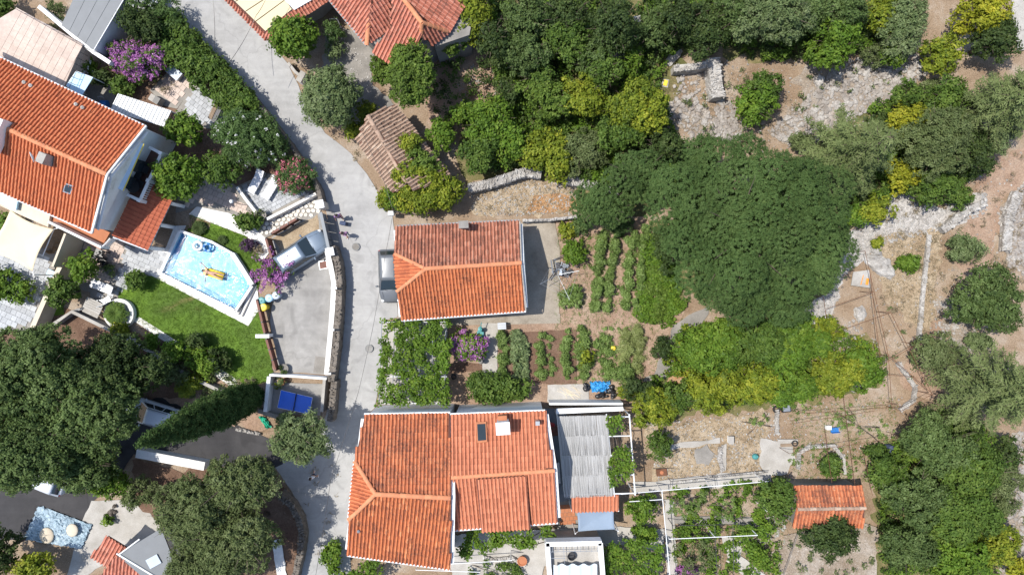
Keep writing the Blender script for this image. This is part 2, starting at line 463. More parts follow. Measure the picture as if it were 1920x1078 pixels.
sp('silver',[(0, (.080, .120, .042)), (.5, (.150, .200, .082)), (1, (.25, .30, .15))], .24, .085, 175, .24, gloss=.04)
sp('pine',  [(0, (0.035, 0.064, 0.020)), (.5, (0.065, 0.109, 0.032)), (1, (0.109, 0.161, 0.053))], .12, .06, 460, .12, .2, 3, .5, .55, .05)
sp('cedar', [(0, (.075, .102, .036)), (.5, (.118, .150, .056)), (1, (.185, .222, .092))], .20, .055, 200, .2, .2, 3, gloss=.03)
sp('cypress',[(0, (.024, .048, .014)), (.5, (.050, .090, .026)), (1, (.11, .155, .05))], .18, .07, 260, .2, .2, 3, gloss=.05)
sp('ivy',   [(0, (0.062, 0.100, 0.018)), (.5, (0.106, 0.169, 0.027)), (1, (0.188, 0.263, 0.050))], .19, .13, 190, .2)
sp('oleander',[(0, (0.039, 0.072, 0.023)), (.5, (0.075, 0.130, 0.036)), (1, (0.130, 0.202, 0.065))], .25, .07, 180, .27)
sp('boug',  [(0, (.20, .085, .22)), (.15, (.09, .13, .04)), (.22, (.32, .115, .32)), (.6, (.48, .19, .46)), (1, (.64, .35, .62))], .13, .11, 190, .17, .4)
sp('pinkfl',[(0, (.50, .10, .16)), (1, (.70, .28, .32))], .12, .1, 60, .15, .4)
sp('whitefl',[(0, (.62, .62, .60)), (1, (.80, .80, .78))], .12, .1, 60, .12, .3)
sp('purple',[(0, (0.039, 0.021, 0.042)), (1, (0.130, 0.072, 0.130))], .14, .08, 200, .16)
sp('dryleaf',[(0, (.17, .135, .08)), (.5, (.27, .22, .14)), (1, (.38, .32, .22))], .18, .05, 90, .2)
sp('crop',  [(0, (.075, .12, .03)), (.5, (.15, .225, .055)), (1, (.26, .34, .12))], .15, .07, 420, .14)
sp('croppale',[(0, (0.088, 0.132, 0.055)), (.5, (0.165, 0.220, 0.094)), (1, (0.286, 0.341, 0.165))], .19, .12, 260, .14)
sp('croptall',[(0, (0.132, 0.165, 0.044)), (.5, (0.220, 0.259, 0.088)), (1, (0.352, 0.374, 0.165))], .42, .045, 170, .2)
# ------------------------------------------------------------------ foliage
def unit(a): return a / np.maximum(np.linalg.norm(a, axis=-1, keepdims=True), 1e-9)

def leaf_faces(P, Nn, L, w, nper, rng, T=None):
    n = len(P)
    Nn = unit(Nn)
    if T is None: T = rng.normal(size=(n, 3))
    T = unit(T - Nn * np.sum(T * Nn, 1, keepdims=True)); B = np.cross(Nn, T)
    l = (L * rng.uniform(.65, 1.25, (n, 1))); ww = (w * rng.uniform(.7, 1.2, (n, 1)))
    if nper == 3:
        V = np.stack([P - T * l * .5 - B * ww * .5, P - T * l * .5 + B * ww * .5, P + T * l * .5], 1)
    else:
        V = np.stack([P - T * l * .5, P + B * ww * .5 + Nn * ww * .12, P + T * l * .5, P - B * ww * .5 + Nn * ww * .12], 1)
    return V

def clump_leaves(C, D, K, cr, s, rng, tint0, flat=1.0):
    m = len(C)
    P = np.repeat(C, K, 0); Dd = np.repeat(D, K, 0)
    off = unit(rng.normal(size=(m * K, 3))) * (rng.uniform(0, 1, (m * K, 1)) ** .45) * cr
    off[:, 2] *= flat
    P = P + off + Dd * (np.abs(np.sum(off * Dd, 1, keepdims=True)) * .3)
    Nn = Dd * .5 + unit(off + 1e-6) * .35 + np.array([0, 0, s['up']]) + rng.normal(size=(m * K, 3)) * s['wild'] * .55
    t = np.repeat(tint0, K) + rng.normal(0, .13, m * K)
    return leaf_faces(P, Nn, s['L'], s['w'], s['n'], rng), np.clip(t, 0, 1)

def lobes_np(lobes, s, rng, dens=1.0, K=22, zmin=-.3, gap=.0):
    Vs, Ts = [], []
    for (x, y, z, rx, ry, rz) in lobes:
        area = 2 * math.pi * 1.25 * ((rx * ry + rx * rz + ry * rz) / 3)
        m = max(2, int(area * s['d'] * dens / K))
        D = unit(rng.normal(size=(m * 3, 3))); D = D[D[:, 2] > zmin][:m]
        m = len(D)
        rad = rng.uniform(.80, 1.07, (m, 1))
        C = np.array([x, y, z]) + D * np.array([rx, ry, rz]) * rad * np.where(rng.uniform(size=(m, 1)) < .08, rng.uniform(1.05, 1.25, (m, 1)), 1)
        if gap: k = rng.uniform(size=m) > gap; C, D, m = C[k], D[k], int(k.sum())
        t0 = .5 + rng.normal(0, .10) + rng.normal(0, .15, m)
        V, T = clump_leaves(C, D, K, s['cr'] * rng.uniform(.8, 1.2), s, rng, t0)
        Vs.append(V); Ts.append(T)
    return np.concatenate(Vs), np.concatenate(Ts)

def auto_lobes(a, b, zc, cz, rng, n=None, lr=None):
    Rm = (a + b) / 2
    if n is None: n = int(min(34, 6 + Rm * Rm * 1.5))
    if lr is None: lr = min(1.15, max(Rm * .36, min(.42, Rm * .55)))
    out = []; g = rng.uniform(0, 6.28)
    for i in range(n):
        q = math.sqrt((i + .5) / n); t = g + i * 2.39996 + rng.normal(0, .25)
        l = lr * rng.uniform(.7, 1.25)
        da, db = max(a - l * .85, .05), max(b - l * .85, .05)
        if n > 9 and q > .5 and rng.uniform() < .10: continue
        q2 = min(1.0, q * rng.uniform(.86, 1.12))
        if q > .7 and rng.uniform() < .22: q2 *= 1.13; l *= .8
        z = zc + cz * (.75 * math.sqrt(max(0, 1 - q2 * q2 * .9)) - .25) + rng.normal(0, .12 * cz)
        out.append((da * q2 * math.cos(t), db * q2 * math.sin(t), z, l, l, l * rng.uniform(.75, 1.0)))
    # body underneath so that no ground shows straight through the middle
    out.append((0, 0, zc - cz * .3, a * .62, b * .62, cz * .5))
    return out

def trunk_mesh(h, a, b, rng, name, r=None):
    mb = MB(); r = r or min(.26, .05 + .03 * h)
    top = Vector((rng.normal(0, .08) * h * .3, rng.normal(0, .08) * h * .3, h * .5))
    mid = Vector((top.x * .3 + rng.normal(0, .04), top.y * .3, h * .25))
    mb.tube((0, 0, -.15), mid, r, r * .8, 8); mb.tube(mid, top, r * .8, r * .6, 8)
    for i in range(5):
        t = i * 1.257 + rng.uniform(0, .7)
        e = Vector((a * .55 * math.cos(t), b * .55 * math.sin(t), h * rng.uniform(.58, .72)))
        k = mid.lerp(top, rng.uniform(.4, 1))
        m2 = k.lerp(e, .5) + Vector((0, 0, -.05 * h))
        mb.tube(k, m2, r * .45, r * .3, 6); mb.tube(m2, e, r * .3, r * .12, 6)
    for i in range(14 if h > 2.6 else 4):
        t = i * 2.4 + rng.uniform(0, .7); q = rng.uniform(.5, 1.02)
        e = Vector((a * q * math.cos(t), b * q * math.sin(t), h * (rng.uniform(.86, 1.04) - .22 * q)))
        k = mid.lerp(top, rng.uniform(.5, 1)); m2 = k.lerp(e, .55) + Vector((rng.normal(0, .1), rng.normal(0, .1), .06 * h))
        mb.tube(k, m2, r * .25, r * .14, 5, False); mb.tube(m2, e, r * .14, .008, 4, False)
    return mb.mesh(name, M['bark'], True)

SEED = [100]
def plantlike(px, py, rx, ry, h, species, label, cat='tree', name='tree', group=None, dens=1.0, gap=0.0, n=None, lr=None,
              flowers=None, nfl=1.0, zc=None, cz=None, lobes=None):
    """a tree or shrub whose crown shows as an ellipse rx, ry round px, py in the plan"""
    SEED[0] += 1; rng = np.random.default_rng(SEED[0]); s = LEAF[species]
    shrub = h < 2.6
    Rm = (rx + ry) / 2 / S
    zc = zc if zc is not None else h * (.58 if not shrub else .5)
    cz = cz if cz is not None else min(h - zc, max(Rm * .85, .25))
    k = (H - zc) / H
    a, b = rx / S * k, ry / S * k
    c = W(px, py, zc)
    root = empty(name, (c.x, c.y, 0), label, cat, group)
    lb = lobes if lobes else auto_lobes(a, b, zc, cz, rng, n, lr)
    V, T = lobes_np(lb, s, rng, dens, gap=gap)
    link('foliage' if shrub else 'crown', np_mesh(species + '_crown', V, s['n'], T, s['m']), root)
    link('stem' if shrub else 'trunk', trunk_mesh(h, a, b, rng, 'trunk', .04 if shrub else None), root)
    if flowers:
        f = LEAF[flowers]
        V, T = lobes_np([(x, y, z, u * 1.04, v * 1.04, w * 1.06) for (x, y, z, u, v, w) in lb[:-1]], f, rng, nfl, K=9, zmin=.05)
        link('blossom', np_mesh(flowers + '_heads', V, f['n'], T, f['m']), root)
    return root

def cover(polys, h, thick, species, dens, rng, holes=.35, sc=.9, ground=None, clump=18):
    """leaves laid over an area (vines on a pergola, ivy on a roof): numpy faces in world space. ground: function x,y -> z"""
    s = LEAF[species]; Vs, Ts = [], []
    for poly in polys:
        pw = [W(p[0], p[1], h if ground is None else 3) for p in poly]
        ar = abs(sum(pw[i].x * pw[(i+1) % len(pw)].y - pw[(i+1) % len(pw)].x * pw[i].y for i in range(len(pw)))) / 2
        m = max(3, int(ar * dens / clump))
        pts = scatter([(p.x, p.y) for p in pw], m, rng); m = len(pts)
        # gaps from a cheap value noise
        f = np.zeros(m)
        for q in range(10):
            t = rng.uniform(0, 6.28); w_ = rng.uniform(1.2, 6.5) * sc
            f += np.sin((pts[:, 0] * math.cos(t) + pts[:, 1] * math.sin(t)) * w_ + rng.uniform(0, 6.28))
        f /= 5
        k = f > (holes * 2 - 1) * .9
        pts = pts[k]; m = len(pts)
        z = np.full(m, h) if ground is None else np.array([ground(x, y) for x, y in pts])
        C = np.column_stack([pts, z + rng.uniform(-.5, .5, m) * thick])
        D = unit(rng.normal(size=(m, 3)) * .45 + np.array([0, 0, 1]))
        V, T = clump_leaves(C, D, clump, s['cr'] * 1.15, s, rng, .5 + rng.normal(0, .17, m), .7)
        Vs.append(V); Ts.append(T)
    return np.concatenate(Vs), np.concatenate(Ts)

def cedar(px, py, r, h, label, name='cedar_tree', tiers=11, species='cedar', seed=1, zlow=.22):
    rng = np.random.default_rng(seed); s = LEAF[species]
    zc = h * .5; k = (H - zc) / H; Rm = r / S * k
    c = W(px, py, zc); root = empty(name, (c.x, c.y, 0), label, 'tree')
    P, T, Nn, tt = [], [], [], []; wood = MB()
    wood.tube((0, 0, -.2), (0, 0, h * .96), .2, .03, 8)
    for i in range(tiers):
        f = i / (tiers - 1); z = h * (zlow + (.97 - zlow) * f); L = Rm * (1.06 - f) ** .75
        nb = int(6 + 5 * (1 - f)); g = rng.uniform(0, 6)
        for j in range(nb):
            t = g + 2 * math.pi * j / nb + rng.normal(0, .16); l = L * rng.uniform(.72, 1.1)
            d = np.array([math.cos(t), math.sin(t), 0]); side = np.array([-d[1], d[0], 0])
            droop = rng.uniform(.02, .26); lift = rng.uniform(.0, .18)
            z0 = z + rng.normal(0, .15); bt = rng.normal(.5, .14)
            wood.tube((0, 0, z0), tuple(d * l * .85 + np.array([0, 0, z0 + lift * l - droop * l])), .035, .008, 4, False)
            steps = max(4, int(l / .13))
            for q in range(steps):
                u = (q + .7) / steps
                p = d * l * u + np.array([0, 0, z0 + lift * l * u - droop * l * u * u * 1.6])
                tw = (.16 + .55 * math.sin(math.pi * min(1, u * .8 + .12))) * min(1.0, .35 + l * .32) * rng.uniform(.5, 1.0)
                for sg in (-1, 1):
                    dd = unit(d * rng.uniform(.55, 1.0) + side * sg * rng.uniform(.7, 1.1) + np.array([0, 0, rng.normal(-.08, .12)]))
                    m = max(2, int(tw / .085))
                    v = (np.arange(m) + .5) / m * tw
                    pp = p + dd * v[:, None] + rng.normal(0, .025, (m, 3))
                    P.append(pp); T.append(dd + rng.normal(0, .5, (m, 3)))
                    Nn.append(np.array([0, 0, 1]) + rng.normal(0, .45, (m, 3)) + d * .2); tt.append(np.full(m, bt) + rng.normal(0, .15, m) + .12 * u)
    P, T, Nn, tt = map(np.concatenate, (P, T, Nn, tt))
    V = leaf_faces(P, Nn, .27, .085, 3, rng, T)
    link('crown', np_mesh('cedar_crown', V, 3, np.clip(tt, 0, 1), s['m']), root)
    link('trunk', wood.mesh('cedar_trunk', M['bark'], True), root)
    return root

def rosette(px, py, r, h, n, label, name, cat, species='mid', seed=3, droop=.5):
    """palm or cycad: arching feather leaves round a short stem, each leaf a part"""
    rng = np.random.default_rng(seed); s = LEAF[species]
    c = W(px, py, h); root = empty(name, (c.x, c.y, 0), label, cat)
    MB().lathe((0, 0, -.1), [(.16, 0), (.19, h * .5), (.15, h)], 10).obj('trunk', M['bark'], root)
    for i in range(n):
        t = i * 2.39996; inner = i / n; L = r / S * rng.uniform(.85, 1.08) * (1 - .45 * inner)
        P, T, Nn = [], [], []
        d = np.array([math.cos(t), math.sin(t), 0]); side = np.array([-d[1], d[0], 0])
        for q in range(16):
            u = (q + 1) / 16; rise = (.25 + .5 * inner) * L
            p = d * L * u + np.array([0, 0, h + rise * math.sin(u * 2.2) - droop * L * u * u * .6])
            wl = .34 * r / S * math.sin(math.pi * (.12 + .82 * u)) + .02
            for sg in (-1, 1):
                P.append(p + (side * sg * .5 + d * .25) * wl); T.append(side * sg + d * .6 + np.array([0, 0, .25])); Nn.append(np.array([0, 0, 1]) + d * .2 + side * sg * -.25)
        V = leaf_faces(np.array(P), np.array(Nn), .36 * r / S, .055 * max(1, r / 20), 4, rng, np.array(T))
        link('frond', np_mesh('frond', V, 4, np.clip(rng.normal(.5, .2, len(P)), 0, 1), s['m']), root)
    return root

# ------------------------------------------------------------------ roofs
TILE = {}
PROF_BARREL = [(-.5, -.01), (-.31, -.012), (-.27, .035), (-.15, .088), (.0, .105), (.15, .088), (.27, .035), (.31, -.012), (.5, -.01)]
PROF_FLAT = [(-.5, .0), (-.40, .035), (-.22, .045), (-.06, .012), (.1, .004), (.38, .004), (.5, .0)]
def tile_meshes(pitch, row, matname, flat):
    key = (round(pitch, 3), round(row, 3), matname, flat)
    if key in TILE: return TILE[key]
    out = []; prof = PROF_FLAT if flat else PROF_BARREL; rr = random.Random(len(TILE) + 3)
    for q in range(12):
        v, f = [], []; n = len(prof); L = row * 1.13
        for (y, lift, sc) in ((0, .035, 1.0), (L, .0, .90)):
            for (x, z) in prof: v.append((x * pitch * sc, y, z * sc + lift))
        for (x, z) in prof: v.append((x * pitch, 0, z + .008))
        for i in range(n - 1):
            f.append((i, i + 1, n + i + 1, n + i)); f.append((2*n + i, 2*n + i + 1, i + 1, i))
        me = bpy.data.meshes.new('roof_tile'); me.from_pydata(v, [], f); me.update()
        a = me.attributes.new('tint', 'FLOAT', 'FACE'); tv = min(1, max(.24, rr.gauss(.52, .11)))
        tl = []
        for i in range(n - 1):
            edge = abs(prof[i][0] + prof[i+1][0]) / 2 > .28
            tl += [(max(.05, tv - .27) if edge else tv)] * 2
        a.data.foreach_set('value', tl); me.materials.append(M[matname]); out.append((me, np.array(v), f, tl))
    TILE[key] = out; return out

class Roof:
    """slopes of tiles under one house: up to 300 tiles are parts of the roof, the rest one joined part"""
    def __init__(s, root, limit=300):
        s.root = root; s.deck = MB(); s.rows = []; s.left = limit; s.caps = []
    def slope(s, A, B, Rp, poly, pitch=.24, row=.40, m='tile_mid', flat=False, jit=.012, thick=.10):
        """A, B: eave points; Rp: a point of the ridge; poly: outline in plan pixels, cut from the plane"""
        u = (B - A).normalized(); n = u.cross(Rp - A).normalized()
        if n.z < 0: n = -n
        v = n.cross(u).normalized()
        if v.z < 0: v = -v; u = -u
        pts = [onplane(x, y, A, n) for x, y in poly]
        s.deck.slab([p - n * .012 for p in pts], n, thick)
        uv = [((p - A).dot(u), (p - A).dot(v)) for p in pts]
        u0, u1 = min(p[0] for p in uv), max(p[0] for p in uv); v0, v1 = min(p[1] for p in uv), max(p[1] for p in uv)
        nc = max(1, round((u1 - u0) / pitch)); pitch = (u1 - u0) / nc
        nr = max(1, round((v1 - v0) / row)); row = (v1 - v0) / nr
        base = Matrix((u, v, n)).transposed().to_4x4()
        for r in range(nr):
            for c in range(nc):
                x = u0 + (c + .5) * pitch; y = v0 + r * row
                if not (inside([x], [y + row * .55], uv)[0]): continue
                k = Matrix.Translation(A + u * (x + R.gauss(0, jit * .5)) + v * (y - .04 + R.gauss(0, jit)) + n * .004) @ base @ Matrix.Rotation(R.gauss(0, .012), 4, 'Z')
                s.rows.append((k, tile_meshes(pitch, row, m, flat)[R.randrange(12)]))
        s.n = n; return n
    def ridge(s, a, b, r=.115, step=.40, m='ridge'):
        a, b = Vector(a), Vector(b); d = b - a; n = max(1, int(d.length / step)); s.caps.append((a, b, r, n, m))
    def build(s, cutoff=None):
        o = s.deck.obj('roof', M['deck'], s.root)
        rest = {}
        for i, (k, t) in enumerate(s.rows):
            if i < s.left: link('roof_tile', t[0], o, matrix=k)
            else: rest.setdefault(t[0].materials[0].name, []).append((k, t))
        if rest:
            V, F, T, mats, mi = [], [], [], [], []; nb = 0
            for mn, lst in rest.items():
                mats.append(mn)
                for k, t in lst:
                    a = np.array(k); V.append(t[1] @ a[:3, :3].T + a[:3, 3])
                    F += [tuple(nb + i for i in f) for f in t[2]]; T += t[3]; mi += [len(mats) - 1] * len(t[2]); nb += len(t[1])
            me = bpy.data.meshes.new('roof_tiles'); me.from_pydata(np.concatenate(V).tolist(), [], F); me.update()
            a = me.attributes.new('tint', 'FLOAT', 'FACE'); a.data.foreach_set('value', T)
            for mn in mats: me.materials.append(bpy.data.materials[mn])
            me.polygons.foreach_set('material_index', mi)
            link('roof_tiles', me, o, kind='stuff')
        for a, b, r, n, m in s.caps:
            d = (b - a).normalized(); side = d.cross(Vector((0, 0, 1))).normalized(); up = side.cross(d); l = (b - a).length / n
            ms = []
            for q in range(4):
                v, f = [], []; L = l * 1.1
                for (y, rr) in ((0, r * 1.12), (L, r * .95)):
                    for i in range(7):
                        t = math.pi * i / 6; v.append((-rr * 1.25 * math.cos(t), y, rr * math.sin(t)))
                f = [(i + 1, i, 7 + i, 8 + i) for i in range(6)] + [(0, 1, 2, 3, 4, 5, 6)]
                me = bpy.data.meshes.new('ridge_tile'); me.from_pydata(v, [], f); me.update()
                at = me.attributes.new('tint', 'FLOAT', 'FACE'); at.data.foreach_set('value', [R.uniform(.2, .8)] * len(f)); me.materials.append(M[m]); ms.append(me)
            base = Matrix((side, d, up)).transposed().to_4x4()
            for i in range(n):
                link('ridge_tile', ms[i % 4], o, matrix=Matrix.Translation(a + d * (l * i) + up * .035) @ base @ Matrix.Rotation(R.gauss(0, .02), 4, 'Z'))
        return o

# ------------------------------------------------------------------ stones, walls, ground sheets
def ico():
    t = (1 + 5 ** .5) / 2
    v = np.array([(-1,t,0),(1,t,0),(-1,-t,0),(1,-t,0),(0,-1,t),(0,1,t),(0,-1,-t),(0,1,-t),(t,0,-1),(t,0,1),(-t,0,-1),(-t,0,1)], float)
    f = [(0,11,5),(0,5,1),(0,1,7),(0,7,10),(0,10,11),(1,5,9),(5,11,4),(11,10,2),(10,7,6),(7,1,8),(3,9,4),(3,4,2),(3,2,6),(3,6,8),(3,8,9),(4,9,5),(2,4,11),(6,2,10),(8,6,7),(9,8,1)]
    return v / np.linalg.norm(v[0]), f
ICO_V, ICO_F = ico()
ROCK = {}
def rock_meshes(m, blocky=False):
    if (m, blocky) in ROCK: return ROCK[(m, blocky)]
    out = []; rg = np.random.default_rng(77)
    for q in range(8):
        v = ICO_V * rg.uniform(.68, 1.22, (12, 1))
        if blocky: v = np.sign(v) * np.abs(v) ** .45 * .8
        me = bpy.data.meshes.new('stone'); me.from_pydata((v * .5).tolist(), [], ICO_F); me.update(); me.materials.append(M[m]); out.append(me)
    ROCK[(m, blocky)] = out; return out

def rocks_stuff(name, poly_list, n, smin, smax, m, label, cat, flat=.6, pw=2.5, z=.02):
    V, F = [], []; nb = 0
    pts = np.concatenate([scatter(p, max(1, int(n * w))) for p, w in poly_list])
    k = len(pts); sz = smin + (smax - smin) * NP.uniform(0, 1, k) ** pw
    ang = NP.uniform(0, 6.28, k)
    fv = np.array(ICO_F, dtype=np.int64)
    jit = NP.uniform(.65, 1.2, (k, 12, 1)); base = ICO_V[None] * jit * .5
    base = base * np.stack([sz * NP.uniform(.8, 1.3, k), sz * NP.uniform(.7, 1.1, k), sz * flat * NP.uniform(.7, 1.2, k)], 1)[:, None, :]
    c, s_ = np.cos(ang)[:, None], np.sin(ang)[:, None]
    x = base[..., 0] * c - base[..., 1] * s_; y = base[..., 0] * s_ + base[..., 1] * c
    P = np.stack([x + ((pts[:, 0] - 960) / S)[:, None], y + ((539 - pts[:, 1]) / S)[:, None], base[..., 2] + z + (sz * .12)[:, None]], -1)
    tri = P[:, fv]                                  # k,20,3,3
    me = np_mesh(name, tri.reshape(-1, 3), 3, None, M[m])
    return link(name, me, label=label, cat=cat, kind='stuff')

def tufts_stuff(name, polys, n, hgt, species, label, cat, z=.03):
    s = LEAF[species]; pts = np.concatenate([scatter(p, max(1, int(n * w))) for p, w in polys])
    k = len(pts); K = 5
    P = np.column_stack([(pts[:, 0] - 960) / S, (539 - pts[:, 1]) / S, np.full(k, z + hgt * .4)])
    P = np.repeat(P, K, 0); P[:, :2] += NP.normal(0, .07, (k * K, 2))
    T = NP.normal(size=(k * K, 3)) * np.array([.8, .8, .2]) + np.array([0, 0, .7])
    V = leaf_faces(P, NP.normal(size=(k * K, 3)) + np.array([0, 0, .6]), hgt, .028, 3, NP, T)
    t = np.clip(np.repeat(NP.normal(.5, .2, k), K) + NP.normal(0, .1, k * K), 0, 1)
    return link(name, np_mesh(name, V, 3, t, s['m']), label=label, cat=cat, kind='stuff')

LEVEL = [0.0]
def zone(name, pts, m, jag=0.0, kind='structure', h=0.0, step=.45, **k):
    LEVEL[0] += .002
    z = h + LEVEL[0]
    P = [Vector((p.x, p.y)) for p in wp(pts, h)]
    if jag:
        out = []
        for i, p in enumerate(P):
            q = P[(i + 1) % len(P)]; nn = max(1, int((q - p).length / step))
            t = (q - p).normalized(); nr = Vector((-t.y, t.x))
            for j in range(nn):
                e = p.lerp(q, j / nn); out.append(e + nr * (R.gauss(0, jag)) + t * R.gauss(0, jag * .4))
        P = out
    me = bpy.data.meshes.new(name)
    vs = [(p.x, p.y, z) for p in P]
    if sum(P[i].x * P[(i+1) % len(P)].y - P[(i+1) % len(P)].x * P[i].y for i in range(len(P))) < 0: vs = vs[::-1]
    me.from_pydata(vs, [], [tuple(range(len(vs)))]); me.update(); me.materials.append(M[m])
    return link(name, me, kind=kind, **k)

def wall(name, pts, h, thick, m, label, cat='wall', z0=-.1, closed=False, top=None, kind=None, group=None):
    """a wall along pixel points of its top"""
    P = [(p.x, p.y) for p in wp(pts, h)]
    root = wroot(name, (P[0][0], P[0][1], 0), label, cat, group)
    MB().prism(strip_poly(P, thick), z0, h).obj('body', M[m], root)
    if top:
        MB().prism(strip_poly(P, thick + .06), h + .002, h + .06).obj('coping', M[top], root)
    return root

def stone_wall(name, pts, h, thick, label, m='stone', n=60, size=.34, cat='stone wall', spread=1.0):
    P = [Vector((p.x, p.y)) for p in wp(pts, h)]
    root = wroot(name, (P[0].x, P[0].y, 0), label, cat)
    MB().prism(strip_poly([tuple(p) for p in P], thick * .86), -.1, h - .06).obj('rubble_core', M[m], root)
    seg = [(P[i], P[i+1]) for i in range(len(P) - 1)]; tot = sum((b - a).length for a, b in seg)
    rows = max(1, round(thick / size)); per = max(1, n // rows); ms = rock_meshes(m, True); off = below(root)
    for r in range(rows):
        for i in range(per):
            d = (i + .5 + R.uniform(-.25, .25)) / per * tot
            for a, b in seg:
                l = (b - a).length
                if d <= l: break
                d -= l
            t = (b - a).normalized(); nr = Vector((-t.y, t.x))
            c = a + t * min(d, l) + nr * ((r + .5) / rows - .5 + R.uniform(-.12, .12)) * thick * spread
            sx = tot / per * R.uniform(.65, 1.5)
            hh = h - .06 + R.uniform(-.10, .07)
            link('stone', ms[R.randrange(8)], root, loc=Vector((c.x, c.y, hh)) + off, rot=(R.uniform(-.15, .15), R.uniform(-.15, .15), math.atan2(t.y, t.x) + R.uniform(-.6, .6)),
                 scale=(sx * 1.15, thick / rows * R.uniform(.9, 1.6), R.uniform(.18, .34)))
    # courses seen on the faces
    for sg in (-1, 1):
        for lev in range(int(h / .3)):
            kk = max(1, int(n * .25 / max(1, h / .3)))
            for i in range(kk):
                d = (i + R.random()) / kk * tot
                for a, b in seg:
                    l = (b - a).length
                    if d <= l: break
                    d -= l
                t = (b - a).normalized(); nr = Vector((-t.y, t.x)); c = a + t * min(d, l) + nr * sg * thick * .42
                link('stone', ms[R.randrange(8)], root, loc=Vector((c.x, c.y, .15 + lev * .3)) + off, rot=(0, 0, math.atan2(t.y, t.x)), scale=(.42, .14, .30))
    return root

def paving(parent, poly, du, dv, ang, m, h=0.0, gap=.02, thick=.035, name='paving_slab', half=True, most=300, zz=.0):
    """slabs laid in a polygon of plan pixels, each an object of its own under the pavement sheet"""
    P = [(p.x, p.y) for p in wp(poly, h)]
    c, s_ = math.cos(ang), math.sin(ang)
    Q = [(x * c + y * s_, -x * s_ + y * c) for x, y in P]
    x0, x1 = min(q[0] for q in Q), max(q[0] for q in Q); y0, y1 = min(q[1] for q in Q), max(q[1] for q in Q)
    mb = MB().box((0, 0, thick / 2), (du - gap, dv - gap, thick)); me = mb.mesh(name, M[m]); n = 0
    z = LEVEL[0] + h + zz
    for j in range(int((y1 - y0) / dv) + 1):
        for i in range(int((x1 - x0) / du) + 2):
            x = x0 + (i + .5 - (.5 if half and j % 2 else 0)) * du; y = y0 + (j + .5) * dv
            if all(inside([x + ox * du * .42], [y + oy * dv * .42], Q)[0] for ox in (-1, 1) for oy in (-1, 1)) and n < most:
                link(name, me, parent, loc=(x * c - y * s_, x * s_ + y * c, z + R.uniform(-.006, .006)), rot=(R.gauss(0, .004), R.gauss(0, .004), ang)); n += 1

def crazy(parent, poly, d, m, name='paving_stone', most=300):
    pw = wp(poly); P = [(p.x, p.y) for p in pw]; ms = []
    for q in range(8):
        k = R.randint(5, 7); rr = [R.uniform(.8, 1.12) for _ in range(k)]
        ms.append(MB().prism([(rr[i] * math.cos(6.283 * i / k) * .5, rr[i] * math.sin(6.283 * i / k) * .5) for i in range(k)], 0, .04).mesh(name, M[m]))
    x0, x1 = min(p[0] for p in P), max(p[0] for p in P); y0, y1 = min(p[1] for p in P), max(p[1] for p in P); n = 0
    for j in range(int((y1 - y0) / (d * .87)) + 1):
        for i in range(int((x1 - x0) / d) + 1):
            x = x0 + (i + (.5 if j % 2 else 0)) * d + R.gauss(0, d * .07); y = y0 + j * d * .87 + R.gauss(0, d * .07)
            if inside([x], [y], P)[0] and n < most:
                link(name, ms[R.randrange(8)], parent, loc=(x, y, LEVEL[0] + R.uniform(0, .008)), rot=(0, 0, R.uniform(0, 6.28)), scale=(d * R.uniform(.88, 1.02), d * R.uniform(.86, 1.0), 1)); n += 1

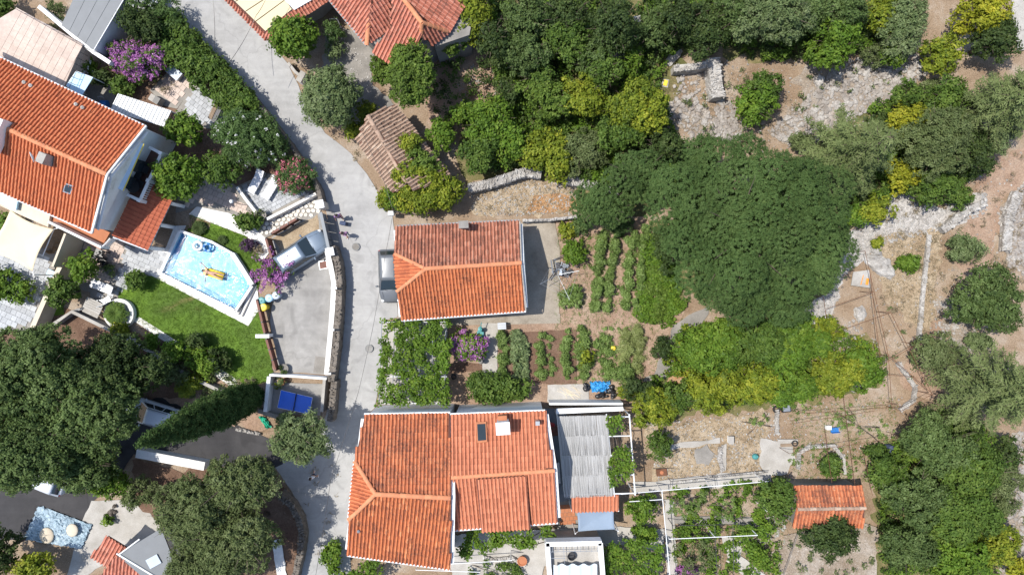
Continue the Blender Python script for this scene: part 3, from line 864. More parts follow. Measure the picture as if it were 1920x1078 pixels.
# ------------------------------------------------------------------ vehicles
def make_car(name, paint, label, L=4.3, wd=1.78, ht=1.5, rails=False, hood=1.05):
    root = empty(name, (0, 0, 0), label, 'car')
    xs = [-L/2, -L/2 + .12, -L/2 + .45, -L/2 + 1.0, -.3, .45, L/2 - hood - .05, L/2 - .62, L/2 - .25, L/2 - .05, L/2]
    hw = [.70, .82, .86, .885, .89, .89, .885, .86, .78, .62, .52]
    tz = [.86, .96, .99, 1.0, 1.0, 1.0, .98, .92, .82, .70, .62]
    v, f = [], []
    for x, w_, t in zip(xs, hw, tz):
        w_ = w_ * wd / 1.78
        ring = [(-w_ * .92, .24), (-w_, .42), (-w_ * 1.0, .66), (-w_ * .955, t - .08), (-w_ * .80, t - .005), (-w_ * .3, t + .03), (w_ * .3, t + .03), (w_ * .80, t - .005), (w_ * .955, t - .08), (w_ * 1.0, .66), (w_, .42), (w_ * .92, .24)]
        v += [(x, y, z) for y, z in ring]
    n = 12
    for i in range(len(xs) - 1):
        for j in range(n): f.append((i*n + j, i*n + (j+1) % n, (i+1)*n + (j+1) % n, (i+1)*n + j))
    f.append(tuple(range(n - 1, -1, -1))); f.append(tuple((len(xs) - 1) * n + j for j in range(n)))
    b = MB().add(v, f).obj('body', M[paint], root, smooth=True)
    hw0 = wd / 2
    bf, br, tf, tr = L/2 - hood - .08, -L/2 + .10, L/2 - hood - .82, -L/2 + .48
    wb, wt, zb, zt = hw0 * .93, hw0 * .72, .97, ht - .045
    B = [Vector((br, -wb, zb)), Vector((bf, -wb * .96, zb)), Vector((bf, wb * .96, zb)), Vector((br, wb, zb))]
    T = [Vector((tr, -wt, zt)), Vector((tf, -wt, zt)), Vector((tf, wt, zt)), Vector((tr, wt, zt))]
    MB().add(B + T, [(0, 1, 5, 4), (1, 2, 6, 5), (2, 3, 7, 6), (3, 0, 4, 7), (4, 5, 6, 7)]).obj('pillars', M[paint], root)
    def pane(nm, a, b_, c, d, mx=.06, my=.05):
        q = lambda s_, t: (a.lerp(b_, s_)).lerp(d.lerp(c, s_), t)
        p = [q(mx, my), q(1 - mx, my), q(1 - mx, 1 - my), q(mx, 1 - my)]
        nn = (p[1] - p[0]).cross(p[3] - p[0]).normalized()
        if nn.z < 0: nn = -nn
        MB().slab([x + nn * .012 for x in p], nn, .01).obj(nm, M['glass'], root)
    pane('windscreen', B[1], B[2], T[2], T[1], .05, .03)
    pane('rear_window', B[3], B[0], T[0], T[3], .09, .1)
    for (s0, s1) in ((.04, .34), (.37, .66), (.69, .96)):
        for (a, b_, c, d) in ((B[0], B[1], T[1], T[0]), (B[2], B[3], T[3], T[2])):
            if a is B[2]: ss = (1 - s1, 1 - s0)
            else: ss = (s0, s1)
            aa, bb, cc, dd = a.lerp(b_, ss[0]), a.lerp(b_, ss[1]), d.lerp(c, ss[1]), d.lerp(c, ss[0]); pane('side_window', aa, bb, cc, dd, .0, .08)
    rp = []
    for i in range(9):
        x = tr + .0 + (tf - tr) * i / 8; cz = .055 * math.sin(math.pi * (i + .8) / 9.6)
        rp.append([(x, y * wt, zt - .005 + cz * (1 - y * y * .85)) for y in (-1, -.6, 0, .6, 1)])
    v = [p for r_ in rp for p in r_]; f = [(i*5 + j, i*5 + j + 1, (i+1)*5 + j + 1, (i+1)*5 + j) for i in range(8) for j in range(4)]
    rf = MB().add(v, f).obj('roof', M[paint], root, smooth=True)
    md = rf.modifiers.new('thick', 'SOLIDIFY'); md.thickness = .03
    if rails:
        for y in (-1, 1): MB().tube((tr + .15, y * wt * .93, ht + .04), (tf - .1, y * wt * .93, ht + .03), .022, n=6).tube((tr + .2, y * wt * .93, ht - .05), (tr + .2, y * wt * .93, ht + .04), .02).tube((tf - .15, y * wt * .93, ht - .05), (tf - .15, y * wt * .93, ht + .03), .02).obj('roof_rail', M['metal_dark'], root)
    for x in (-L/2 + .80, L/2 - .86):
        for y in (-1, 1):
            w_ = empty('wheel', (x, y * (hw0 - .13), .32)); w_.parent = root
            MB().tube((0, -.11, 0), (0, .11, 0), .325, n=18).obj('tyre', M['rubber'], w_)
            MB().tube((0, -.115, 0), (0, .115, 0), .20, n=12).obj('rim', M['chrome'], w_)
    for y in (-1, 1):
        MB().ball((L/2 - .17, y * hw0 * .68, .70), .17, 10, 6, (.9, .8, .45)).obj('headlight', M['lamp'], root, smooth=True)
        MB().ball((-L/2 + .10, y * hw0 * .82, .80), .13, 8, 6, (.5, .7, 1.0)).obj('tail_light', M['red_pl'], root, smooth=True)
        MB().ball((bf - .32, y * (hw0 + .09), 1.02), .11, 8, 6, (.7, 1.1, .7)).tube((bf - .3, y * (hw0 - .06), .98), (bf - .3, y * (hw0 + .06), 1.0), .03).obj('mirror', M[paint], root, smooth=True)
        MB().tube((bf + .03, y * .12, 1.0), (bf - .10, y * .55, 1.06), .014, n=5).obj('wiper', M['black'], root)
    MB().box((L/2 - .02, 0, .40), (.08, wd * .72, .16)).obj('bumper', M['black'], root)
    MB().tube((L/2 - hood * .98, -hw0 * .66, 1.003), (L/2 - .32, -hw0 * .56, .86), .008, n=4).tube((L/2 - hood * .98, hw0 * .66, 1.003), (L/2 - .32, hw0 * .56, .86), .008, n=4).obj('bonnet_seam', M['black'], root)
    return root

# ------------------------------------------------------------------ people
def skin_obj(name, pts, edges, rad, m, parent, sub=1):
    me = bpy.data.meshes.new(name); me.from_pydata(pts, edges, []); me.update(); me.materials.append(m)
    o = link(name, me, parent)
    md = o.modifiers.new('skin', 'SKIN'); md.use_smooth_shade = True
    if not me.skin_vertices: me.skin_vertices.new()
    for i, r in enumerate(rad):
        me.skin_vertices[0].data[i].radius = (r, r) if not isinstance(r, tuple) else r
        me.skin_vertices[0].data[i].use_root = (i == 0)
    s_ = o.modifiers.new('smooth', 'SUBSURF'); s_.levels = sub; s_.render_levels = sub
    return o

def make_person(label, arms, legs, top, bottom, hair_len=.1, long_sleeve=False, bikini=False, name='person'):
    """stands at the origin facing +y; arms: (elbow, hand) for each side, legs: (knee, foot) for each side"""
    root = empty(name, (0, 0, 0), label, 'person')
    P = [(0, 0, .94), (0, .01, 1.14), (0, .015, 1.32), (0, .0, 1.43), (0, .01, 1.50), (0, .03, 1.58), (0, .04, 1.66)]
    Rr = [(.15, .11), (.125, .095), (.15, .105), (.09, .075), (.052, .055), (.078, .09), (.075, .09)]
    E = [(i, i + 1) for i in range(6)]
    for sg, (el, ha) in zip((-1, 1), arms):
        b = len(P); sh = (sg * .18, 0, 1.385)
        P += [sh, el, ha]; Rr += [.052, .04, .028]; E += [(3, b), (b, b + 1), (b + 1, b + 2)]
        d = (Vector(ha) - Vector(el)).normalized(); w_ = b + 2
        pm = Vector(ha) + d * .06; P.append(tuple(pm)); Rr.append((.034, .018)); E.append((w_, b + 3))
        sd = d.orthogonal().normalized(); curl = d.cross(sd)
        for q, fl in enumerate((.060, .072, .076, .068)):
            o_ = (q - 1.5) * .021; k0 = pm + sd * o_ + d * .03; k1 = k0 + d * fl * .6 + curl * .012; k2 = k1 + d * fl * .4 + curl * .028
            i0 = len(P); P += [tuple(k0), tuple(k1), tuple(k2)]; Rr += [.0095, .009, .008]; E += [(b + 3, i0), (i0, i0 + 1), (i0 + 1, i0 + 2)]
        t0 = Vector(ha) + d * .03 - sd * .04; t1 = t0 + d * .04 - sd * .018 + curl * .015; i0 = len(P)
        P += [tuple(t0), tuple(t1)]; Rr += [.011, .009]; E += [(w_, i0), (i0, i0 + 1)]
    for sg, (kn, ft) in zip((-1, 1), legs):
        b = len(P); P += [(sg * .095, 0, .86), kn, ft, (ft[0], ft[1] + .16, ft[2] - .03)]; Rr += [.088, .056, .04, (.042, .028)]
        E += [(0, b), (b, b + 1), (b + 1, b + 2), (b + 2, b + 3)]
    skin_obj('body', P, E, Rr, M['skin'], root)
    MB().ball((-.032, .118, 1.635), .011, 6, 4).ball((.032, .118, 1.635), .011, 6, 4).obj('eyes', M['black'], root)
    MB().ball((0, .132, 1.605), .016, 6, 4, (.8, 1, 1.3)).ball((-.085, .03, 1.61), .022, 6, 4, (.5, .8, 1.3)).ball((.085, .03, 1.61), .022, 6, 4, (.5, .8, 1.3)).obj('nose_and_ears', M['skin'], root, smooth=True)
    MB().ball((0, .115, 1.57), .018, 6, 4, (1.3, .4, .4)).obj('mouth', M['red_pl'], root)
    hb = MB().ball((0, .015, 1.675), .104, 12, 8, (.92, 1.04, .95)).ball((0, -.05, 1.60), .085, 10, 6, (1, .7, 1.1))
    if hair_len > .15: hb.ball((0, -.085, 1.48), .07, 8, 6, (1.0, .55, 2.2))
    hb.obj('hair', M['hair'], root, smooth=True)
    if bikini:
        skin_obj('swim_top', [(-.10, .03, 1.28), (0, .035, 1.27), (.10, .03, 1.28)], [(0, 1), (1, 2)], [(.085, .07), (.08, .085), (.085, .07)], M[top], root)
        skin_obj('swim_bottom', [(0, 0, .96), (0, 0, .88)], [(0, 1)], [(.165, .125), (.11, .12)], M[bottom], root)
    else:
        p = [(0, .01, 1.02), (0, .012, 1.16), (0, .015, 1.32), (0, .0, 1.425)]; r = [(.165, .125), (.145, .115), (.172, .125), (.10, .09)]; e = [(0, 1), (1, 2), (2, 3)]
        for sg, (el, ha) in zip((-1, 1), arms):
            b = len(p); sh = Vector((sg * .18, 0, 1.385)); p += [tuple(sh), tuple(sh.lerp(Vector(el), .75))]; r += [.07, .06]; e += [(3, b), (b, b + 1)]
        skin_obj('shirt', p, e, r, M[top], root)
        p = [(0, 0, .97)]; r = [(.16, .122)]; e = []
        for sg, (kn, ft) in zip((-1, 1), legs):
            b = len(p); hp = Vector((sg * .095, 0, .86)); p += [tuple(hp), tuple(hp.lerp(Vector(kn), .85))]; r += [.105, .078]; e += [(0, b), (b, b + 1)]
        skin_obj('shorts', p, e, r, M[bottom], root)
        for sg, (kn, ft) in zip((-1, 1), legs): MB().ball((ft[0], ft[1] + .08, ft[2] - .03), .06, 8, 6, (.8, 2.1, .75)).obj('shoe', M['white_cloth'], root, smooth=True)
    return root
ARMS_DOWN = [((-.23, -.02, 1.12), (-.24, .06, .88)), ((.23, -.02, 1.12), (.24, .06, .88))]
LEGS_WALK = [((-.10, .12, .50), (-.10, .16, .08)), ((.10, .02, .49), (.10, -.22, .12))]
# ================================================================== GROUND
g = MB().add([(-150, -130, 0), (150, -130, 0), (150, 130, 0), (-150, 130, 0)], [(0, 1, 2, 3)]).obj('ground', M['dry'], kind='structure')
zone('forest_floor', [(830,-40),(1270,-40),(1290,120),(1240,260),(1330,330),(1200,420),(1060,400),(1000,330),(880,345),(850,300),(880,220),(940,180),(930,100)], 'weed', .25)
zone('bare_soil', [(790,110),(940,70),(945,185),(880,225),(800,230)], 'soil', .2)
zone('forest_floor', [(1270,-40),(1720,-40),(1690,60),(1600,100),(1500,110),(1420,120),(1330,80),(1270,100)], 'weed', .3)
zone('forest_floor', [(1480,220),(1700,170),(1800,190),(1830,330),(1760,380),(1700,340),(1640,390),(1560,380)], 'weed', .3)
zone('forest_floor', [(1640,850),(1760,770),(1860,800),(1900,930),(1880,1100),(1640,1100),(1640,930)], 'weed', .3)
zone('forest_floor', [(1200,430),(1500,330),(1600,420),(1560,560),(1500,620),(1300,560)], 'weed', .2)
zone('orchard_floor', [(1270,600),(1520,590),(1640,640),(1660,720),(1500,760),(1300,780),(1190,800),(1200,740),(1250,680)], 'weed', .25)
zone('stony_ground', [(1240,200),(1300,170),(1330,215),(1400,230),(1385,262),(1310,262),(1260,240)], 'rub', .25)
zone('stony_ground', [(1440,250),(1500,190),(1480,140),(1540,130),(1600,120),(1680,60),(1720,70),(1740,140),(1690,180),(1560,240),(1500,290)], 'rub', .3)
zone('stony_track', [(1590,440),(1640,400),(1680,360),(1760,390),(1850,360),(1850,400),(1770,430),(1650,460),(1580,520),(1560,600),(1575,640),(1540,655),(1510,580),(1560,540)], 'track', .15)
zone('stony_ground', [(1870,400),(1930,330),(1960,420),(1940,520),(1890,500)], 'rub', .2)
zone('stony_ground', [(1860,850),(1960,780),(1960,1100),(1870,1100),(1890,960)], 'rub', .25)
zone('stony_ground', [(1740,560),(1790,560),(1830,620),(1820,680),(1790,640)], 'rub', .2)
zone('dry_grass_ground', [(1640,440),(1770,430),(1745,640),(1700,600),(1655,560)], 'straw', .15)
zone('dry_grass_ground', [(1210,800),(1440,770),(1440,880),(1230,900)], 'straw', .15)
zone('dry_grass_ground', [(890,360),(1000,335),(1080,350),(1080,400),(890,405)], 'straw', .15)
zone('needle_litter', [(1000,370),(1075,365),(1085,395),(990,400)], 'rust', .15)
zone('needle_litter', [(1255,690),(1285,640),(1300,660),(1280,730),(1240,745)], 'rust', .12)
zone('terrace_soil', [(1850,300),(1960,260),(1960,340),(1880,380),(1860,480),(1880,520),(1810,540),(1790,470)], 'soil', .2)
zone('terrace_soil', [(1760,600),(1830,700),(1800,760),(1700,740),(1680,690)], 'soil', .2)
# the house plot in the middle
zone('garden_soil', [(840,600),(1000,600),(1040,415),(1215,405),(1290,568),(1205,750),(1180,755),(840,760)], 'soil', .06)
zone('yard_floor', [(620,30),(700,90),(700,160),(760,220),(700,260),(640,200),(600,130)], 'concrete_dark', .12)
# road and driveway
zone('road', [(262,-35),(300,12),(360,73),(413,120),(465,173),(505,220),(545,270),(570,305),(600,353),(612,395),(622,470),(640,525),(642,560),(634,640),(626,712),(622,745),(600,810),(520,828),(500,850),(520,880),(560,940),(575,1000),(560,1110),
              (660,1110),(656,1030),(660,960),(672,860),(690,775),(703,765),(716,690),(726,600),(745,595),(745,540),(742,480),(736,405),(723,395),(713,370),(688,325),(658,288),(610,250),(575,205),(560,160),(540,120),(500,75),(480,55),(423,0),(390,-35)], 'road', .03)
zone('road_patch', [(452,0),(468,0),(475,14),(462,20),(448,12)], 'concrete', .03) if False else None
zone('driveway', [(-60,890),(60,830),(180,750),(290,735),(440,795),(490,815),(520,830),(530,868),(510,880),(385,872),(250,850),(240,870),(175,940),(150,985),(40,1010),(-60,1020)], 'asphalt', .04)
zone('yard', [(172,938),(252,935),(310,989),(240,1030),(190,1060),(120,1100),(150,985)], 'concrete', .05)
zone('verge_soil', [(335,720),(350,690),(420,715),(480,720),(490,745),(440,800),(300,745)], 'soil', .1)
zone('verge_soil', [(440,790),(490,770),(510,800),(485,810)], 'soil', .05)
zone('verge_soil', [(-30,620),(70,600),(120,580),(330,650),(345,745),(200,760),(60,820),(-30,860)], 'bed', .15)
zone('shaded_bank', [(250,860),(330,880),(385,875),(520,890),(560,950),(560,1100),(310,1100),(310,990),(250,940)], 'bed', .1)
# pool garden
zone('garden_bed', [(200,120),(420,120),(560,320),(560,380),(420,400),(300,330),(270,250)], 'bed', .05)
patio = zone('patio', [(140,440),(215,430),(250,470),(212,560),(140,540)], 'joint')
paving(patio, [(150,440),(232,445),(240,470),(205,545),(150,520)], .42, .42, math.radians(-24), 'pinktile')
pth = zone('path', [(236,455),(350,470),(300,515),(262,520),(232,550),(215,565),(170,565),(170,545),(205,545)], 'joint')
paving(pth, [(236,457),(345,470),(300,515),(262,520),(232,550),(215,565),(175,562),(178,548),(208,545)], .48, .34, math.radians(-24), 'paver')
zone('lawn', [(226,535),(250,515),(300,520),(466,611),(483,575),(498,620),(516,712),(470,722),(430,714),(330,645),(260,602),(222,563)], 'lawn', .03)
zone('lawn', [(352,432),(358,402),(463,444),(492,490),(484,545),(468,533),(434,474),(396,450)], 'lawn', .03)
zone('planting_bed', [(357,404),(395,418),(392,432),(352,428)], 'soil', .04)
zone('side_path', [(250,600),(262,594),(440,708),(450,725),(436,726)], 'whitestone')
zone('pool_surround', [(274,511),(313,462),(328,424),(350,423),(346,432),(397,452),(437,475),(474,533),(482,534),(488,578),(466,611)], 'whitestone')
zone('garden_path', [(355,402),(372,385),(430,400),(480,430),(498,446),(508,470),(492,492),(465,444)], 'whitestone')
slab_patio = zone('slab_patio', [(440,352),(498,326),(555,330),(594,365),(500,412),(484,405)], 'joint')
paving(slab_patio, [(444,352),(498,330),(552,335),(588,365),(500,408),(486,402)], .42, .28, math.radians(28), 'paver')
stone_terrace = zone('stone_terrace', [(500,412),(592,366),(606,385),(600,402),(512,440),(498,446),(484,432)], 'joint')
crazy(stone_terrace, [(500,414),(590,368),(604,385),(600,398),(512,438),(498,444),(487,432)], .37, 'crazy')
upper_patio = zone('upper_patio', [(340,320),(372,300),(445,350),(484,405),(470,425),(430,400),(372,388),(330,400)], 'joint')
paving(upper_patio, [(345,325),(372,305),(443,355),(480,405),(468,420),(430,396),(372,384),(340,395)], .40, .40, math.radians(-24), 'pinktile')
# north-west yards
zone('yard', [(110,120),(215,160),(222,215),(160,200),(110,170)], 'concrete_dark')
beige = zone('beige_patio', [(282,170),(332,120),(372,150),(333,205),(310,200)], 'joint')
paving(beige, [(284,170),(332,124),(370,150),(333,203),(312,198)], .40, .40, math.radians(-38), 'pinktile')
slate = zone('slate_patio', [(368,152),(440,200),(420,245),(370,240),(330,212)], 'joint')
paving(slate, [(369,155),(437,202),(420,243),(372,236),(334,211)], .36, .36, math.radians(-38), 'paver')
left_terrace = zone('left_terrace', [(-60,440),(110,470),(104,505),(62,622),(-60,622)], 'joint')
paving(left_terrace, [(-10,450),(105,475),(102,505),(62,615),(-10,620)], .42, .42, math.radians(-24), 'paver')
zone('lawn', [(-40,545),(14,560),(0,605),(-40,610)], 'lawn', .03)
zone('lawn', [(90,570),(120,568),(122,590),(86,592)], 'lawn', .03)
# courtyard by the road
zone('courtyard', [(510,445),(600,400),(618,470),(634,540),(622,702),(526,697),(506,600),(520,520)], 'yard', .02)
zone('bare_earth', [(512,447),(596,402),(606,440),(560,462),(530,490)], 'straw', .06)
zone('concrete_patch', [(592,667),(617,670),(614,700),(588,698)], 'concrete_dark')
zone('entrance_ramp', [(613,396),(626,396),(640,472),(622,474)], 'yard')
# central plot
zone('yard_floor', [(975,418),(1040,416),(1050,470),(1048,590),(985,592)], 'yardc')
zone('path', [(745,592),(985,586),(1050,588),(1050,606),(745,612)], 'yardc')
zone('path', [(903,606),(934,606),(932,706),(904,708)], 'concrete', .02)
zone('bed', [(934,622),(1080,618),(1080,720),(940,716)], 'bed', .05)
zone('bed', [(845,680),(903,680),(905,694),(845,700)], 'bed', .05)
zone('slab', [(1026,721),(1104,719),(1104,752),(1026,753)], 'concrete', .02)
zone('pergola_floor', [(716,606),(840,600),(836,757),(710,758)], 'concrete')
zone('weedy_patch', [(1215,440),(1260,500),(1285,566),(1240,600),(1205,560)], 'weed', .12)
zone('gravel_path', [(1225,700),(1262,610),(1290,590),(1330,575),(1320,600),(1285,630),(1262,700),(1240,715),(1200,712)], 'concrete_dark', .06)
# south garden
zone('terrace_floor', [(1020,765),(1060,765),(1080,930),(1045,945)], 'bluegrey')
tf = zone('tiled_step', [(1045,940),(1085,935),(1083,990),(1045,990)], 'joint')
paving(tf, [(1046,941),(1083,938),(1082,988),(1046,988)], .30, .30, math.radians(4), 'terracotta')
zone('yard_floor', [(845,1000),(1160,985),(1245,990),(1245,1030),(1130,1020),(1020,1060),(1010,1110),(845,1110)], 'concrete', .05)
zone('garden_path', [(1186,902),(1214,902),(1362,886),(1444,882),(1444,900),(1362,912),(1186,922)], 'concrete', .04)
zone('garden_path', [(1250,832),(1350,820),(1350,830),(1250,844)], 'concrete', .05)
zone('garden_path', [(1350,835),(1362,830),(1360,880),(1350,885)], 'concrete', .03)
zone('garden_path', [(1425,820),(1485,830),(1490,860),(1475,888),(1440,890),(1420,870)], 'concrete', .06)
zone('ash_patch', [(1300,840),(1325,832),(1340,850),(1328,870),(1305,868)], 'concrete_dark', .1)
zone('garden_path', [(1255,965),(1430,968),(1430,982),(1255,980)], 'concrete_dark', .05)
zone('garden_path', [(1352,1005),(1392,1005),(1388,1040),(1440,1078),(1400,1085),(1365,1050)], 'concrete', .05)
zone('path', [(1245,935),(1262,935),(1270,1100),(1250,1100)], 'concrete', .04)
zone('stony_ground', [(1470,1000),(1640,985),(1640,1100),(1440,1100)], 'rub', .2)
zone('stony_ground', [(1540,650),(1570,640),(1600,720),(1560,740)], 'rub', .2)

zone('path', [(511,1012),(528,1008),(541,1090),(522,1092)], 'whitestone', .03)
zone('path', [(1890,-25),(1965,-25),(1965,88),(1908,96),(1897,40)], 'concrete', .06)
# ================================================================== HOUSES
def house_walls(root, pts, h, m, inset=.25, name='wall'):
    P = [W(x, y, h) for x, y in pts]; c = sum(P, Vector()) / len(P)
    Q = [(p.x + (c.x - p.x) * inset / (p - c).length, p.y + (c.y - p.y) * inset / (p - c).length) for p in P]
    MB().prism(Q, -.1, h - .12).obj(name, M[m], root); return Q

def gable(root, a, b, r, m, t=.25, inset=.18, name='gable_wall'):
    """triangle of wall under a roof end: a, b eave corners, r the ridge end, set in from the verge"""
    d = (b - a); nrm = Vector((d.y, -d.x, 0)).normalized()
    c = W(960, 539, 0)
    dn = Vector((0, 0, -.13))
    MB().slab([a + dn + (b - a) * .03, b + dn - (b - a) * .03, r + dn * 1.3], nrm, t).obj(name, M[m], root)

def gutter(root, pts, m='metal_white', r=.07, name='gutter'):
    MB().path(pts, r, 6).obj(name, M[m], root)

def box_part(root, name, px, py, h0, h1, sx, sy, m, rz=0.0, bevel=0, parent=None):
    c = W(px, py, h1)
    return MB().box((c.x, c.y, (h0 + h1) / 2), (sx, sy, h1 - h0), rz).obj(name, M[m], parent or root, loc=(below(root) if parent is None else Vector((0, 0, 0))), bevel=bevel)

DL = math.radians(-25)          # the villa stands turned by this
# ---- villa with pool
villa = wroot('house', W(150, 330), 'large villa with long orange tiled roof and white gable facing the pool', 'house')
eh, rh = 5.0, 6.7
rf = Roof(villa)
rf.slope(W(0,358,eh), W(173,434,eh), W(200,327,rh), [(-80,323),(173,434),(200,327),(-80,198)], .25, .42, 'tile_new')
rf.slope(W(0,110,eh), W(272,238,eh), W(200,327,rh), [(-80,72),(272,238),(200,327),(-80,198)], .25, .42, 'tile_new')
rf.ridge(W(-80,199,rh), W(199,327,rh), .12, .42)
vr = rf.build()
house_walls(villa, [(-80,72),(272,238),(173,434),(-80,323)], eh, 'white', .3)
gable(villa, W(272,238,eh), W(173,434,eh), W(200,327,rh), 'white', .3)
gutter(villa, [W(-80,70,eh-.02), W(274,237,eh-.02)]); gutter(villa, [W(-80,325,eh-.02), W(172,437,eh-.02)])
MB().path([W(274,237,eh+.06), W(201,328,rh+.09), W(172,437,eh+.06)], .09, 6).obj('verge_board', M['white'], villa)
ch = box_part(villa, 'chimney', 76, 296, 5.6, 7.3, .52, .68, 'concrete', DL)
ds = W(63, 294, 7.2)
MB().lathe((0, 0, 0), [(.02, 0), (.16, .02), (.30, .07), (.36, .11), (.34, .12), (.02, .03)], 18).obj('satellite_dish', M['metal_white'], villa, loc=ds - villa.location, smooth=True).rotation_euler = (0, -1.1, .4)
MB().path([ds + Vector((.1, 0, -.1)), ds + Vector((.35, 0, -.25))], .03, 6).obj('dish_arm', M['steel'], villa)
for (x, y) in ((54,159),(151,200)):
    c = onplane(x, y, W(0,110,eh), (W(272,238,eh)-W(0,110,eh)).cross(W(200,327,rh)-W(0,110,eh)).normalized())
    for dx in (-.22, .22):
        MB().lathe((c.x + dx, c.y - dx * .5, c.z + .02), [(.09, 0), (.09, .16), (.13, .17), (.02, .25)], 9).obj('roof_vent', M['concrete'], villa)
nl = (W(173,434,eh)-W(0,358,eh)).cross(W(200,327,rh)-W(0,358,eh)).normalized(); nl = nl if nl.z > 0 else -nl
sk = [onplane(x, y, W(0,358,eh), nl) + nl * .12 for x, y in ((125,343),(140,348),(134,364),(120,359))]
sw = MB().slab(sk, nl, .16).obj('skylight', M['steel'], villa)
MB().slab([p.lerp(sum(sk, Vector()) / 4, .22) + nl * .015 for p in sk], nl, .01).obj('pane', M['glass'], sw)
fw = MB().box(W(-2,255,6.9), (.4, 2.2, 1.0), DL).obj('firewall', M['white'], villa)
# vent grid in the gable
gx, gy = W(272,238,eh), W(173,434,eh); gd = (gy - gx).normalized(); gn = Vector((-gd.y, gd.x, 0)); gn = gn if gn.x > 0 else -gn
base = gx.lerp(gy, .40); base.z = 4.6
for i in range(4):
    for j in range(4):
        MB().box(base + gd * (i - 1.5) * .13 + Vector((0, 0, j * .13)) - gn * .12, (.10, .05, .05), math.atan2(gd.y, gd.x)).obj('vent_slot', M['black'], villa)
# balcony over the veranda
zb = 2.65
bp = [W(236,362,zb), W(263,375,zb), W(303,288,zb), W(277,273,zb)]
bal = MB().prism([(p.x, p.y) for p in bp], zb - .18, zb).obj('balcony', M['brown_floor'], villa)
q = [W(240,366,3.5), W(262,376,3.5), W(302,288,3.5), W(281,277,3.5)]
rail = MB()
for a, b in zip(q[:-1], q[1:]):
    rail.add(*[(lambda m_: (m_.v, m_.f))(MB().box((a + b) / 2 - Vector((0, 0, .04)), ((b - a).length + .16, .2, .09), math.atan2((b - a).y, (b - a).x)))][0])
rail.obj('balcony_rail', M['white'], villa)
for i in range(22):
    p = q[1].lerp(q[2], (i + .5) / 22)
    MB().lathe((p.x, p.y, zb), [(.06, 0), (.035, .12), (.065, .32), (.03, .6), (.055, .76)], 8).obj('baluster', M['white'], villa, smooth=True)
for p in (q[1], q[1].lerp(q[2], .42), q[2]): MB().box((p.x, p.y, zb + .5), (.24, .24, 1.0), DL).obj('balcony_pillar', M['white'], villa)
aw = [W(256,264,5.15), W(270,270,5.05), W(231,358,5.05), W(217,352,5.15)]
an = (aw[1]-aw[0]).cross(aw[3]-aw[0]).normalized(); an = an if an.z > 0 else -an
av = MB().slab(aw, an, .12).obj('awning', plain('pale_blue_awning', (.52, .64, .76), .7), villa)
MB().path([aw[1], aw[2]], .035, 6).obj('awning_bar', M['yellow'], av)
for s_ in (.2, .75):
    p = gx.lerp(gy, .28 + s_ * .3); MB().box((p.x - gn.x * .0 + gn.x * .02, p.y + gn.y * .02, zb + 1.0), (.9, .12, 1.9), math.atan2(gd.y, gd.x)).obj('balcony_door', M['glass'], villa)
# long balcony on the garden side
zf = 2.75
fp = [W(88,412,zf), W(104,390,zf), W(206,436,zf), W(188,468,zf)]
MB().prism([(p.x, p.y) for p in fp], zf - .2, zf).obj('balcony', M['terracotta'], villa)
MB().prism(strip_poly([tuple(W(90,416,3.6).xy), tuple(W(189,464,3.6).xy)], .16), zf - .25, 3.6).obj('balcony_wall', M['white'], villa)
for i in range(7):
    p = W(191,462,3.6).lerp(W(206,446,3.6), (i + .3) / 7); MB().lathe((p.x, p.y, zf), [(.05, 0), (.03, .1), (.055, .3), (.03, .6), (.05, .78)], 8).obj('baluster', M['white'], villa, smooth=True)
MB().prism([tuple(W(x, y, 3.3).xy) for x, y in ((-60,320),(36,362),(30,394),(-60,358))], 3.1, 3.3).obj('canopy', M['paleblue'], villa)
MB().prism([tuple(W(x, y, 3.0).xy) for x, y in ((0,346),(96,388),(90,426),(0,386))], 2.7, 3.0).obj('balcony_edge', M['cream'], villa)

ver = wroot('veranda', W(270,410), 'low veranda with flat red tiles beside the white villa gable', 'veranda')
rv = Roof(ver)
rv.slope(W(320,379,2.4), W(277,468,2.4), W(213,443,3.0), [(244,370),(263,379),(290,330),(320,379),(277,468),(213,443)], .31, .30, 'tile_veranda', True, .004)
rv.build()
gutter(ver, [W(321,379,2.38), W(278,470,2.38)], 'bluegrey', .05); gutter(ver, [W(278,470,2.4), W(212,445,3.0)], 'metal_white', .05, 'verge_board')
for x, y in ((316,380),(297,421),(276,464)):
    c = W(x, y, 2.3); MB().box((c.x, c.y, 1.1), (.24, .24, 2.3), DL).obj('pillar', M['white'], ver)
c = W(330, 405, .45)

# ---- central house
mid = wroot('house', W(860,505), 'small house with orange half-hipped roof inside the vegetable plot', 'house')
eh, rh = 3.0, 4.5
rm = Roof(mid)
nu = rm.slope(W(744,426,eh), W(973,415,eh), W(976,493,rh), [(744,426),(973,415),(976,493),(798,504),(739,476)], .24, .40, 'tile_old')
nd = rm.slope(W(754,599,eh), W(984,582,eh), W(976,493,rh), [(754,599),(984,582),(976,493),(798,504),(744,547)], .24, .40, 'tile_mid')
h1 = onplane(739,476, W(744,426,eh), nu); h2 = onplane(744,547, W(754,599,eh), nd); ap = W(798,504,rh)
rm.slope(h1, h2, ap, [(739,476),(798,504),(744,547)], .24, .36, 'tile_new')
rm.ridge(ap, W(977,493,rh), .115); rm.ridge(h1, ap, .10); rm.ridge(h2, ap, .10)
rm.build()
house_walls(mid, [(744,426),(973,415),(984,582),(754,599)], eh, 'white', .35)
gable(mid, W(973,415,eh), W(984,582,eh), W(976,493,rh), 'white'); 
gable(mid, W(754,599,eh) , W(744,426,eh), W(772,506,4.0), 'white')
gutter(mid, [W(753,601,eh-.03), W(986,584,eh-.03)]); gutter(mid, [W(743,424,eh-.03), W(974,413,eh-.03)], 'grey')
